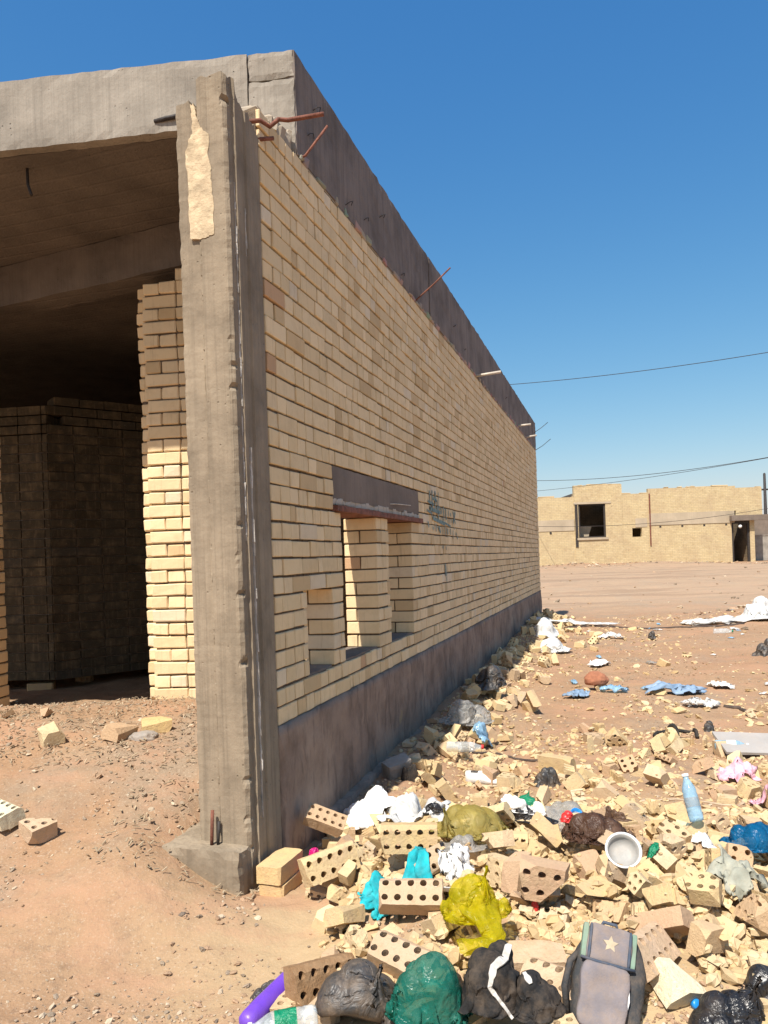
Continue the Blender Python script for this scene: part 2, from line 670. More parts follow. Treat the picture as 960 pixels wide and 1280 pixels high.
0 100 2088 2734 93 691 91 48
8 52 1470 3700 41 -337 511 538
17 77 -542 2858 65 21 2 -225
1 100 1097 3110 244 81 454 325
11 89 1308 3236 255 -678 344 648
8 43 1183 2454 173 -283 446 565
10 60 1443 2686 112 636 -625 391
11 48 -97 2631 61 -238 -28 -377
10 79 -8 2443 60 322 -410 769
17 89 -366 3418 131 -568 -632 -205
10 56 1182 3538 112 -449 -66 889
19 50 -264 3968 71 -883 -265 -129
0 100 115 2892 274 -778 -398 52
15 87 595 3921 86 -96 -22 -401
4 100 -185 3469 161 -222 299 -764
14 94 1364 3311 203 -749 -70 -171
9 60 235 2454 140 853 -310 207
12 69 829 3011 281 -702 125 -645
11 71 1155 3402 205 679 -706 -111
16 100 1550 3658 179 636 -546 -55
17 84 468 3438 256 345 -92 868
4 100 1471 3747 95 -224 784 -296
14 99 -560 3157 58 -106 657 -737
5 100 308 3425 262 364 566 -563
19 63 -494 3086 56 -934 -157 -159
5 100 1684 3782 98 235 301 -484
8 88 -136 2504 79 -364 930 10
1 100 1023 3698 225 946 49 270
2 100 609 3525 208 -231 196 -767
3 100 1374 2602 230 973 -15 225
10 49 1409 2825 113 -639 391 -303
9 45 484 2050 58 238 -705 608
9 56 633 3585 100 -236 410 -818
11 55 738 3437 209 -46 231 -700
3 100 78 3763 237 -168 509 -6
16 100 344 2296 183 922 50 183
17 46 516 2146 72 -439 525 -630
0 100 461 3621 283 -66 465 830
19 98 1348 2726 233 -8 -978 96
3 100 1063 1788 113 561 409 336
9 70 312 3736 89 -307 -100 787
5 100 1376 2332 146 -165 -285 860
4 100 687 1694 62 -997 53 -27
6 74 887 2344 164 -437 593 -412
18 74 1439 2235 109 165 482 -12
13 91 422 4024 101 755 -303 384
3 100 762 4180 70 -547 -32 730
16 100 25 2935 190 94 -180 953
7 59 2446 2679 42 -220 -6 -374
1 100 1770 4010 155 -684 62 -46
1 100 171 1428 59 926 375 -7
4 100 -216 2675 104 654 226 300
13 90 1510 2269 110 530 -508 457
13 91 1540 2895 208 -520 -398 -162
19 95 1393 2752 260 830 -520 182
13 89 -322 3925 70 35 998 -33
6 76 1114 2135 112 474 776 -220
18 63 -304 3407 106 635 -213 -731
15 93 -111 2451 95 171 -134 -84
19 43 5 2877 105 11 -238 -75
16 100 1244 2967 284 636 -185 -741
8 93 1792 2865 260 131 441 -231
0 100 804 3895 204 -170 55 -977
17 43 -138 2656 66 -394 622 -668
14 99 1388 2573 163 447 532 474
10 96 1423 2962 163 -615 734 -274
18 86 1396 3257 166 -8 -368 -481
16 100 1934 3009 104 423 773 405
12 95 970 4260 86 189 962 -108
14 96 1829 3283 154 -149 115 607
2 100 1639 4302 69 795 -65 -482
2 100 1211 3330 271 204 135 -524
10 95 -520 3362 53 -451 -233 -626
0 100 436 4243 121 135 352 699
5 100 1080 3926 146 -779 238 575
1 100 439 3241 312 -3 -203 -966
8 74 730 2932 245 160 625 -169
2 100 1276 1509 66 92 994 45
9 97 703 3750 226 -398 269 577
7 81 -189 3250 161 -52 -628 -390
8 98 1896 3155 142 555 -133 819
6 68 863 2712 243 304 -881 320
9 66 -226 3715 74 -752 655 -48
8 86 235 3318 187 289 -151 -944
3 100 458 4438 135 -193 -915 -348
12 76 721 3543 230 -88 173 975
18 55 696 2567 214 -581 197 -631
9 59 1727 3589 57 -352 -46 -772
7 95 925 3484 267 -517 43 -671
7 82 -257 3714 109 -165 -432 -134
13 93 684 2658 203 -597 -169 35
4 100 -272 2808 85 -908 -413 -52
6 67 1127 3609 187 -469 -558 608
5 100 -455 3345 98 -592 -252 753
15 94 832 3403 241 -398 -874 -274
3 100 652 3649 216 144 696 -702
6 62 -112 3598 142 695 28 -330
1 100 -204 4194 139 -833 414 -229
0 100 738 4433 83 176 92 412
2 100 -90 4225 99 -385 678 599
18 52 421 4145 47 798 -68 -399
18 90 1048 3176 283 194 340 -58
6 72 259 2491 199 -530 60 430
1 100 63 1600 69 14 38 -683
9 64 407 2431 123 738 455 -323
3 100 -196 2921 161 -255 52 464
0 100 55 3061 257 24 927 -251
1 100 1400 2845 307 -39 -196 -765
18 43 234 3379 179 -751 -11 443
13 98 1232 1875 59 -743 115 -107
7 75 1021 3245 243 -320 178 -928
4 100 1411 3155 219 -451 734 384
4 100 805 3360 302 -631 726 138
10 67 1845 3156 140 -946 250 -134
10 57 1753 4275 33 70 907 4
8 58 1119 5534 32 -371 441 543
13 87 2166 4217 30 54 -709 -700
12 75 2353 4211 61 -265 640 -663
19 76 1613 4506 43 8 13 368
9 43 1985 4226 26 -199 485 -822
8 95 2217 3891 19 490 343 -623
13 81 1300 5196 35 -71 -761 640
15 91 1349 5106 47 -342 533 -546
9 51 1572 5564 50 -140 492 -836
5 100 2290 5305 99 520 -506 -468
2 100 1674 4867 90 -412 564 -562
10 55 2045 4557 22 -892 105 436
12 60 2166 4480 52 629 -330 630
2 100 1639 3868 51 88 -995 -13
6 77 2326 4425 57 29 706 704
7 87 2090 5567 74 -132 -652 -686
9 95 2458 4195 41 255 476 115
9 100 2077 5001 59 -428 348 833
2 100 1738 5214 84 622 517 -86
15 90 2061 4699 37 678 -252 -285
0 100 1711 5465 82 19 -4 -830
5 100 1253 4558 54 464 570 -655
14 85 1113 4993 30 -227 -656 659
8 64 1573 3766 31 -693 -253 -533
17 84 2232 5414 64 109 -735 627
16 100 2359 4857 78 -15 -44 950
13 95 1242 5679 46 285 634 647
15 82 2365 5077 63 95 693 701
13 86 1547 4049 48 -253 -881 370
16 100 2128 5267 75 521 683 -228
16 100 2509 4804 81 328 798 -75
18 92 1280 4713 58 -926 374 -20
9 44 1512 4262 37 528 70 -598
13 87 1550 4624 34 -702 -265 221
5 100 1934 5270 72 -370 642 -55
1 100 2287 5574 81 18 13 -851
11 45 2080 5422 44 39 -283 917
17 63 1517 3988 46 0 33 -495
18 75 1027 4652 42 -700 455 -392
18 99 1986 5141 64 -692 -448 205
17 67 1274 4113 60 3 15 304
17 57 2503 4098 40 -450 -593 260
14 83 2194 4096 26 -652 -198 142
5 100 1150 4782 51 -587 450 162
3 100 1149 4098 72 366 367 -847
7 60 1822 5433 61 -105 -190 556
7 81 1256 4861 52 -144 -662 -696
6 90 1564 5045 73 340 97 -642
1 100 1108 5138 80 676 -256 -233
18 43 2334 3851 16 -494 660 -499
8 95 1282 5096 62 353 -619 668
16 100 1727 4019 55 -648 759 23
8 79 2173 4017 41 -859 -510 -10
15 97 2187 4324 21 -628 -204 217
17 58 1817 5045 61 -999 28 -7
3 100 1692 5078 90 577 800 -124
19 97 2057 4833 44 -127 -948 189
14 93 1469 3872 59 -287 -843 406
19 84 2057 4206 24 -872 392 -252
3 100 1386 5431 113 355 130 -737
2 100 1816 4745 72 690 -401 -598
7 51 1520 4363 36 68 -186 973
17 98 1513 4178 65 -249 -967 -3
17 70 893 4554 46 -544 -496 144
14 80 2148 5634 74 -2 13 -999
14 81 1119 4958 71 267 665 665
2 100 2097 4686 118 879 -382 168
19 90 2106 4941 62 -396 915 38
10 54 2008 5752 56 -469 -173 -614
19 99 1457 5557 91 558 420 435
16 100 1781 4469 54 -6 13 -118
6 81 2203 5728 78 -11 -21 997
8 82 922 5072 26 586 33 -798
5 100 1944 5551 111 710 630 210
18 55 1099 5378 39 -760 299 -341
7 95 1565 5440 61 -7 -231 907
19 65 1208 5004 43 -472 -767 275
13 87 1640 4096 33 -492 593 -476
6 54 1616 3967 48 -437 -541 535
12 91 1943 4531 48 115 -992 -13
6 53 1889 3896 32 8 -12 808
10 50 2456 4598 31 -319 -370 -340
10 83 1400 4422 39 878 200 -405
9 48 1095 4413 36 483 -268 -818
11 58 1364 4841 34 -205 -219 423
10 84 1368 5570 48 179 883 -33
1 100 1520 4793 86 560 433 440
17 49 1683 4393 39 -22 9 -100
17 82 2673 3903 46 -725 -162 -180
10 94 1689 4738 40 295 -438 703
13 90 2145 5137 48 -281 701 -604
6 96 2103 5335 113 -247 -409 -448
11 94 1366 4039 62 561 -324 558
17 60 1762 5335 62 -599 -434 49
11 92 1554 3977 84 -266 -8 -214
10 97 1251 4353 41 339 -358 779
9 46 1333 4299 40 -638 -356 -161
12 80 2313 4693 56 47 4 -613
4 100 1219 4223 69 314 811 -450
15 92 1762 4872 43 -502 -417 438
8 76 2669 4051 32 182 -668 356
18 65 2427 4708 50 -261 -808 440
19 75 982 4801 44 10 20 951
9 66 1672 3779 27 317 470 9
12 76 1917 4406 43 10 16 951
5 100 2260 5034 75 -749 -7 515
14 93 2021 5443 93 -380 870 -244
13 81 1105 4608 30 -670 -360 309
19 79 2139 5475 70 416 864 -82
11 67 1530 5285 40 -108 -288 727
0 100 2192 4292 96 -31 -663 -747
9 73 2249 4422 51 -241 -910 307
6 70 1173 4465 58 88 637 -540
5 100 1515 5184 60 -693 245 346
13 97 1094 4514 59 573 -402 -592
13 93 1148 4958 101 598 453 456
14 84 1420 4870 59 740 -672 6
7 72 2333 4581 45 576 -406 -24
8 95 2380 3917 32 -122 596 468
7 58 2195 4663 41 -305 -950 -50
10 56 2611 4203 29 642 637 -272
13 83 1071 4214 56 293 648 592
14 91 1861 5204 72 -723 504 -291
6 98 2287 4014 82 471 -841 135
10 78 1065 4716 66 157 -217 568
9 68 2298 3922 26 399 33 -732
8 58 1430 5062 116 -468 -534 -314
7 76 2198 4771 76 -35 -505 778
2 100 1486 4970 130 662 635 -80
2 100 1193 5582 65 5 -21 -386
2 100 2102 4546 67 -69 126 -945
6 50 1677 4658 41 25 -10 682
9 77 2496 4355 38 353 -619 678
13 92 2101 3862 22 330 627 640
18 87 1872 4864 63 -153 772 543
9 88 1969 4912 106 -87 971 -145
4 100 1937 4059 52 530 701 -471
2 100 1552 5846 75 -23 -26 776
11 78 2406 5152 61 -273 28 -500
19 93 1410 3998 74 -511 716 386
5 100 1881 5408 120 303 -779 -341
15 90 2137 4384 25 666 213 207
8 86 1769 3864 23 561 156 -763
17 52 1591 4944 48 -729 57 -396
19 79 2553 4657 41 -86 -956 194
15 92 1274 4988 66 321 468 494
2 100 1681 5704 88 769 261 -269
5 100 1636 4736 98 -88 386 354
19 60 1806 4607 25 -947 -36 -155
18 88 153 4794 98 -510 -608 344
4 100 324 5274 134 -812 -127 476
16 100 821 4708 64 -1 -2 -872
17 92 678 5318 60 577 -812 -43
15 90 92 4518 74 425 -495 -609
11 84 46 4201 72 -369 -927 3
5 100 577 5360 76 -600 410 353
2 100 506 5014 81 90 8 911
12 52 342 4380 56 -108 525 309
7 93 157 4457 68 -196 96 -525
14 87 514 4687 63 34 18 954
15 80 599 5094 46 704 205 99
15 94 465 4796 44 -120 662 -738
18 55 529 5476 82 -96 86 -916
11 62 585 5091 68 -259 155 -857
11 58 837 5249 29 -381 -8 -192
9 97 358 4829 90 192 -417 830
10 44 723 5003 23 411 -308 815
17 85 334 4604 83 80 -882 12
19 91 234 4818 127 90 414 165
17 50 425 4406 46 -527 532 -636
14 90 430 4638 57 641 -249 -309
0 100 346 5064 112 87 41 486
4 100 645 5578 83 446 -888 -86
6 87 507 4516 63 -736 -676 8
8 76 653 4569 52 440 -244 835
15 88 532 4614 99 189 550 -812
11 95 711 5097 31 -230 217 -859
19 97 526 5487 160 684 481 -443
5 100 643 4938 86 -213 -652 -210
18 91 264 4358 99 -338 -609 -321
9 59 269 5160 110 172 578 385
8 92 4 5126 123 -667 -98 -652
7 43 404 4521 44 -110 -162 444
4 100 250 4886 158 496 -837 46
18 56 665 5203 45 64 40 876
9 56 555 4841 40 -436 -223 344
15 97 611 4773 33 -593 -265 310
7 44 766 5143 25 -200 -38 -144
5 100 326 4236 59 -106 722 -331
15 97 281 4713 70 557 -372 -461
8 91 353 5567 131 -107 -612 18
19 97 -98 4413 98 55 -26 904
18 98 344 4489 78 684 377 101
5 100 475 5231 101 715 -689 -92
15 90 529 4366 44 434 -560 -557
10 85 777 5248 26 -516 110 -832
5 100 422 4929 97 129 554 -30
8 65 591 4679 52 -129 -40 -816
5 100 795 5439 56 19 -9 904
8 64 396 4458 41 24 579 74
9 86 258 5382 139 -505 134 -111
11 93 867 5154 27 -243 -84 180
10 51 5 4089 50 -874 161 456
3 100 219 4512 111 -419 94 827
15 96 507 5663 105 542 -310 -506
8 51 508 5079 68 580 -631 -508
8 76 633 4394 38 558 111 -788
12 90 428 4657 121 -257 536 452
7 71 122 5174 131 -91 -135 285
13 91 876 5342 32 556 425 443
17 78 634 5150 77 -20 -562 812
11 45 115 4683 88 -878 472 69
4 100 677 4776 85 -193 -970 -72
1 100 1027 5554 78 -372 589 -600
10 91 506 5150 107 276 -450 46
13 82 318 4693 91 -789 -110 225
12 74 426 5582 150 25 604 527
19 95 527 5373 140 -331 -930 151
9 61 829 5044 28 -206 -472 749
6 73 1956 9564 131 201 155 -723
10 96 2403 11270 156 -548 36 -704
6 88 3365 12516 165 -993 108 11
4 100 2644 11731 172 430 773 -461
16 100 1925 8337 113 84 856 49
6 51 1769 11045 213 354 -154 -920
15 98 140 5572 157 421 -553 -571
6 65 1472 9800 241 0 16 -996
13 91 2631 12889 237 232 -548 -718
12 54 3543 15244 213 94 15 891
10 84 1091 7037 96 540 -275 792
3 100 3461 14940 233 -292 -951 13
17 75 892 6570 100 829 -550 -97
9 88 559 5799 110 286 32 -870
12 86 2407 11049 164 -312 405 695
18 66 834 7948 199 758 650 17
13 87 1678 9027 143 523 -377 -501
17 79 2847 14370 347 727 136 -663
17 74 1148 7163 127 -75 -317 555
15 91 3414 15324 241 406 630 612
10 86 2912 13833 265 -586 51 -747
4 100 2900 12667 181 9 53 -527
15 93 1233 8137 147 341 -522 -651
12 98 2119 11848 322 497 -506 -504
6 85 1482 9694 243 -948 -311 -5
5 100 994 6325 73 -607 -377 686
17 63 748 6107 91 22 106 -110
7 83 2343 10862 149 582 -809 -63
10 81 3184 15034 272 781 425 -423
17 88 2190 12167 288 -41 3 126
7 68 705 7229 220 -989 -132 12
1 100 2449 11495 198 -93 107 -913
14 90 1039 7117 128 716 356 237
19 68 3092 13702 208 -855 484 -151
18 90 1447 8725 162 -378 653 654
8 82 1841 10042 177 -449 -522 -233
7 88 2286 11517 229 -269 255 -862
12 67 628 6730 189 -432 635 -490
14 90 665 6278 129 -983 146 100
10 46 1578 10110 227 -637 629 374
10 73 1613 8797 130 237 905 -23
0 100 2569 11432 178 -28 -38 -921
3 100 2570 13265 318 -256 -965 -19
10 63 2470 13348 284 -56 -553 309
5 100 3159 14910 313 76 -722 684
9 71 3344 13300 166 -352 398 -640
12 93 2965 13223 239 114 103 -960
4 100 2286 11145 189 -408 -903 -10
14 84 408 5701 152 259 562 730
13 95 1389 7343 83 -591 530 -369
10 57 2768 13556 277 770 452 -409
8 55 3517 15551 226 476 103 -860
13 99 2024 10077 118 330 670 645
16 100 992 7431 198 -685 -714 70
17 50 1639 9308 171 78 93 302
2 100 1258 8551 194 -73 28 -994
10 79 3354 13838 178 -26 -489 246
13 100 864 6300 69 -242 -689 599
6 53 2719 14203 271 -53 -68 639
11 95 1614 9921 220 -116 -169 513
6 57 3150 14034 238 153 691 -603
14 96 1437 8572 139 -639 -105 164
12 55 3805 15300 189 -662 748 20
17 43 3434 15158 226 38 104 100
15 83 1616 9586 200 278 -569 -687
16 100 1935 9473 159 254 30 -292
16 100 751 6377 122 -896 -429 79
6 84 1394 7974 122 5 79 -494
2 100 3265 13789 223 157 -61 -381
10 69 2206 12302 254 24 -507 441
19 95 1407 9607 214 -930 -121 -166
18 72 1762 9648 182 152 12 927
12 99 3207 13570 226 351 459 -472
16 100 2890 14513 322 -872 -487 -5
17 75 2740 13764 299 573 -818 12
17 69 536 6572 176 638 -320 -390
3 100 1424 9353 217 -457 -236 830
12 76 2359 12322 261 -756 -647 70
14 84 2277 12415 260 664 266 240
12 43 2614 13932 266 463 -633 -484
4 100 2612 12663 257 -522 640 -349
6 84 3466 15057 230 -989 94 106
14 81 742 7369 219 435 561 569
12 98 954 8099 212 978 203 -4
15 91 3070 13538 201 -613 80 37
11 71 600 5769 83 198 -298 927
9 46 2352 11912 233 426 -25 -826
8 61 2756 12927 204 -757 235 -606
8 73 3485 15703 245 286 581 -422
12 83 2170 10935 201 -682 149 -6
17 65 194 5108 124 -47 72 -994
8 72 2906 13155 209 462 305 -769
17 76 496 5890 135 -463 -463 233
17 51 2503 11656 176 -118 53 -989
16 100 3377 14054 209 -211 -975 7
9 79 3027 12959 177 -559 510 -651
17 90 1253 7248 111 -493 -464 164
19 51 1423 9176 183 288 -912 259
18 48 3551 15468 221 523 680 95
18 83 3057 14132 261 -802 -22 5
17 62 3199 13127 169 23 39 238
11 48 3995 15469 178 918 -391 -23
14 87 2690 13881 280 440 491 511
9 72 3141 12970 165 -489 -108 164
14 99 1576 8538 119 -610 -211 248
16 100 731 7005 209 462 775 -194
3 100 3312 14875 259 108 8 932
6 49 2484 13471 295 -723 -30 574
6 70 3288 15885 307 -6 -30 871
6 73 3233 14058 236 466 604 554
2 100 2125 9742 126 717 -335 -585
19 56 1876 10126 153 362 -883 206
3 100 737 5878 92 16 608 -628
17 47 2573 12261 200 -320 -586 370
12 95 2025 10180 159 -100 -978 117
19 92 1710 9974 217 -77 114 -711
12 88 2561 13383 345 505 -481 539
10 73 685 5768 84 -341 -361 227
18 92 1805 10372 221 -45 127 -560
16 100 3141 15465 305 -991 121 -25
13 95 2597 12064 189 675 378 290
12 61 1453 8196 124 -818 568 73
9 42 3234 14901 248 158 607 383
8 46 1264 8460 157 -37 628 186
8 95 1494 9071 180 138 -661 258
1 100 1682 10268 260 -108 114 -63
12 84 1307 9352 232 -563 -441 416
0 100 1697 8346 125 39 24 700
8 44 1583 9117 158 -414 -498 -218
19 66 3758 15441 183 -402 -853 152
5 100 3522 15786 268 -954 254 151
11 77 1477 10099 246 -983 173 -47
9 81 3569 15325 211 384 -258 -883
3 100 776 7156 213 173 565 -711
11 47 1798 8629 99 -429 259 707
19 93 3603 15130 188 -827 513 -201
4 100 1671 9486 199 -432 -764 477
19 81 825 6483 102 -49 97 -769
2 100 2975 13072 219 576 -473 -664
6 90 1468 9480 236 -139 282 809
9 67 747 5978 75 528 -568 623
7 89 1446 9898 240 -100 -199 626
16 100 883 7355 221 -989 -70 111
6 55 1787 9962 197 555 577 469
6 59 2872 12791 178 -502 -862 -9
13 82 1758 10554 216 314 -578 -643
19 74 1992 11307 233 -808 -462 -68
8 90 1922 10024 141 628 -429 539
16 100 3243 15435 323 -499 560 -466
4 100 2159 10108 117 -74 -995 -22
14 90 1284 8877 187 124 -709 692
4 100 1302 8968 214 285 850 -414
16 100 1053 8337 209 -820 150 551
19 68 2465 11839 192 -675 -602 108
15 87 1186 8378 164 -427 -415 512
9 69 1689 10168 221 -519 176 -132
13 98 1679 10399 230 346 652 611
12 92 1178 8639 207 377 -923 -51
7 71 898 6906 132 100 -191 768
9 89 3098 13097 176 -77 535 677
6 89 3218 14664 273 186 668 -654
19 58 1150 7732 142 75 76 645
18 98 1153 7885 162 615 -385 -652
9 48 974 6728 82 220 580 312
16 100 1799 10947 233 -300 808 233
17 54 3427 15832 277 -597 574 -546
6 59 788 6921 167 -99 98 -959
8 82 2816 14167 275 497 321 -597
4 100 385 5387 182 168 147 -631
19 80 899 6018 46 496 -826 254
6 67 1020 7282 175 508 590 553
4 100 2179 10470 149 -822 -131 453
14 97 652 5695 99 151 -291 943
2 100 2894 14723 317 -38 3 597
11 86 3038 13276 189 21 -231 756
7 57 2858 12189 156 -229 126 -738
1 100 1292 7050 95 -28 78 -894
18 62 553 6998 199 643 483 8
13 93 2709 12536 175 -318 748 -560
14 89 1213 7857 149 84 81 524
4 100 1404 9045 236 683 80 -668
13 83 3191 12716 149 -721 238 -185
7 99 437 5417 106 112 -190 859
14 98 3176 14503 245 247 -693 676
13 97 3250 14172 208 22 -767 626
9 95 3169 15338 288 -255 -446 675
9 60 2533 12610 228 -343 -198 431
14 85 2463 10854 116 -320 633 -660
4 100 1179 7298 159 740 177 42
3 100 1362 8400 190 428 611 587
7 100 2363 12163 256 -210 50 -94
6 64 534 6247 146 -601 -80 706
10 76 2998 14742 286 1 -473 325
4 100 2053 11018 214 -626 625 103
18 75 2033 10905 196 -777 -189 91
19 93 2359 11632 224 -379 -918 99
12 87 660 5830 146 322 -15 -892
19 50 2343 11346 182 -116 87 -977
6 87 931 7637 225 647 394 249
4 100 152 4936 118 -777 -364 465
15 96 3448 15620 248 -223 -535 668
7 49 3256 12640 155 -827 -560 3
12 85 1454 8444 165 -95 577 333
8 93 372 6367 143 324 -633 491
8 72 3001 13430 207 -421 201 852
4 100 2434 11969 241 97 -985 -42
8 81 710 6043 85 445 -561 462
14 85 3066 14444 280 628 -177 -365
13 80 1290 7802 106 -696 -175 257
18 52 923 7982 188 -793 -198 38
15 83 2432 11657 212 48 686 -716
17 99 665 5449 79 -104 -866 -72
5 100 306 5658 194 -157 -635 -175
19 43 3127 14358 243 439 -856 209
18 62 1772 8769 116 -208 752 591
17 84 991 6988 134 -39 140 -614
16 100 2240 11819 291 774 -79 -626
17 73 1252 7670 131 86 51 858
11 69 1353 9230 191 -266 -53 -86
7 80 3815 15150 183 -44 -223 743
15 84 1111 6889 72 -317 646 -639
16 100 932 7832 228 -666 -160 242
9 58 2758 12296 168 307 -646 623
14 92 1711 8529 136 -18 -525 -833
3 100 1319 6995 162 -160 552 -179
17 74 2635 12580 213 73 106 302
2 100 2825 11220 148 3 -20 940
16 100 2024 10538 188 -983 -134 93
18 76 3244 14416 227 -656 -363 271
13 85 2147 11073 185 -7 -652 -749
19 93 8675 13558 324 22 -141 989
8 60 1127 4306 40 422 359 -586
16 100 5439 8692 106 15 -15 367
19 43 7755 12642 174 43 -12 276
19 45 4349 13137 141 -27 -952 239
19 76 1306 4973 35 -585 773 -238
18 44 1975 4633 34 9 -39 993
9 91 2208 4820 53 -143 423 733
10 87 737 5517 43 811 399 -391
14 82 2926 10844 125 -535 -843 -27
3 100 3803 12334 146 -53 543 -454
6 66 588 4575 65 300 -636 -634
11 54 3184 6616 38 -182 -217 525
18 65 1047 4313 48 -829 134 -225
19 99 4180 13081 165 -9 -7 688
17 66 3807 5780 41 -302 -700 377
18 63 3077 12410 146 799 91 -336
8 95 8511 13915 434 134 592 132
11 85 915 3872 83 -888 -455 45
9 57 3720 6013 44 -660 -221 -338
19 66 2525 8424 93 3 -23 -953
7 52 6361 9800 98 691 6 368
10 54 2619 11362 130 215 898 -36
14 97 3396 6257 41 -121 687 -712
14 100 4331 6704 74 -219 -647 668
18 64 2863 4859 61 -230 754 563
2 100 1823 8204 114 -934 -353 23
18 72 2800 6989 64 619 -475 -608
19 86 2666 7617 93 23 -11 901
3 100 8436 13695 390 -423 -282 787
6 70 1704 6217 78 979 200 14
6 98 753 4882 57 966 -256 1
16 100 581 4278 88 -352 609 -621
15 91 5191 9896 117 -219 599 -737
15 80 8153 13955 434 -536 -52 -38
13 90 3902 10005 97 -645 381 -341
10 43 899 4892 25 -521 -43 -775
19 95 2043 6832 63 -935 170 -221
2 100 1909 4974 97 716 37 33
7 90 3387 12399 159 -981 -184 -4
7 56 3381 5241 46 174 -660 -471
11 77 6995 12405 129 -256 -6 -270
15 100 707 4528 35 -279 593 -693
12 76 1469 5364 74 -257 -679 641
7 61 4564 6936 84 682 -729 -10
10 86 4082 11926 114 -685 578 368
18 52 2297 6854 73 -122 -831 506
6 80 6017 11558 141 43 -16 539
12 68 1381 4751 53 898 439 6
8 92 2551 6760 72 -454 351 696
3 100 6227 9958 113 -394 376 117
19 92 3794 7541 43 434 -851 287
16 100 2264 8466 113 -991 123 15
8 44 6360 11003 89 -553 118 814
11 91 3303 6812 45 -233 129 -725
9 94 2308 4941 65 -495 -102 28
2 100 4865 8975 112 -36 -997 -45
10 69 4054 6464 60 -349 821 196
9 86 1950 4718 44 519 -157 -812
2 100 4185 8007 90 719 -330 -587
14 86 3516 6388 53 477 515 546
13 91 4967 7998 42 -750 -72 59
11 64 2619 4424 30 -81 -283 777
2 100 1596 6007 125 127 -724 118
12 89 3702 6126 85 559 406 438
17 79 3340 9296 107 18 -750 585
18 45 1768 4124 35 746 313 -176
10 60 1711 4984 47 -896 162 409
8 84 2255 6216 67 -496 310 721
9 50 4147 7816 50 520 247 -384
12 68 3098 5564 45 20 -14 930
2 100 3104 11525 156 -247 772 495
12 70 3258 13026 166 -6 34 -244
7 55 1575 6166 66 412 514 744
6 90 1459 5733 66 588 807 0
9 77 3104 6591 51 -345 399 -712
14 80 2284 5841 74 701 162 184
5 100 1418 5064 63 -9 2 918
9 97 6037 9911 106 -548 10 -102
12 44 4079 8342 81 -510 499 -470
2 100 3228 6333 71 -419 -907 0
5 100 6260 11976 158 664 -195 -213
17 86 2169 7909 99 -635 -389 36
2 100 2103 5741 106 -509 -481 468
2 100 5256 13063 208 -23 -729 682
18 70 1160 4678 47 -79 996 1
3 100 -2636 4455 588 -227 -971 -58
11 68 -2127 4764 606 -248 -94 -30
19 60 -2397 4834 595 -871 375 -259
3 100 -1911 4313 578 55 -73 901"""
sc = bpy.context.scene
COL = sc.collection
rnd = random.Random(4)

# ---------------------------------------------------------------- objects, names, labels
def link(o):
    COL.objects.link(o); return o
def tag(o, label=None, cat=None, group=None, kind=None):
    if label: o['label'] = label
    if cat: o['category'] = cat
    if group: o['group'] = group
    if kind: o['kind'] = kind
    return o
def empty(name, loc, rz=0.0, label=None, cat=None, group=None):
    o = bpy.data.objects.new(name, None); link(o)
    o.location = loc; o.rotation_euler = (0, 0, rz); o.empty_display_size = .2
    return tag(o, label, cat, group)
def mobj(name, me, mats, parent=None, loc=None, rot=None, smooth=False):
    o = bpy.data.objects.new(name, me); link(o)
    if mats is not None:
        me.materials.clear()
        for m in (mats if isinstance(mats, (list, tuple)) else [mats]): me.materials.append(m)
    if parent: o.parent = parent
    if loc is not None: o.location = loc
    if rot is not None: o.rotation_euler = rot
    if smooth:
        for p in me.polygons: p.use_smooth = True
    return o
def bmobj(name, bm, mats, parent=None, loc=None, rot=None, smooth=False):
    me = bpy.data.meshes.new(name); bm.to_mesh(me); bm.free()
    return mobj(name, me, mats, parent, loc, rot, smooth)

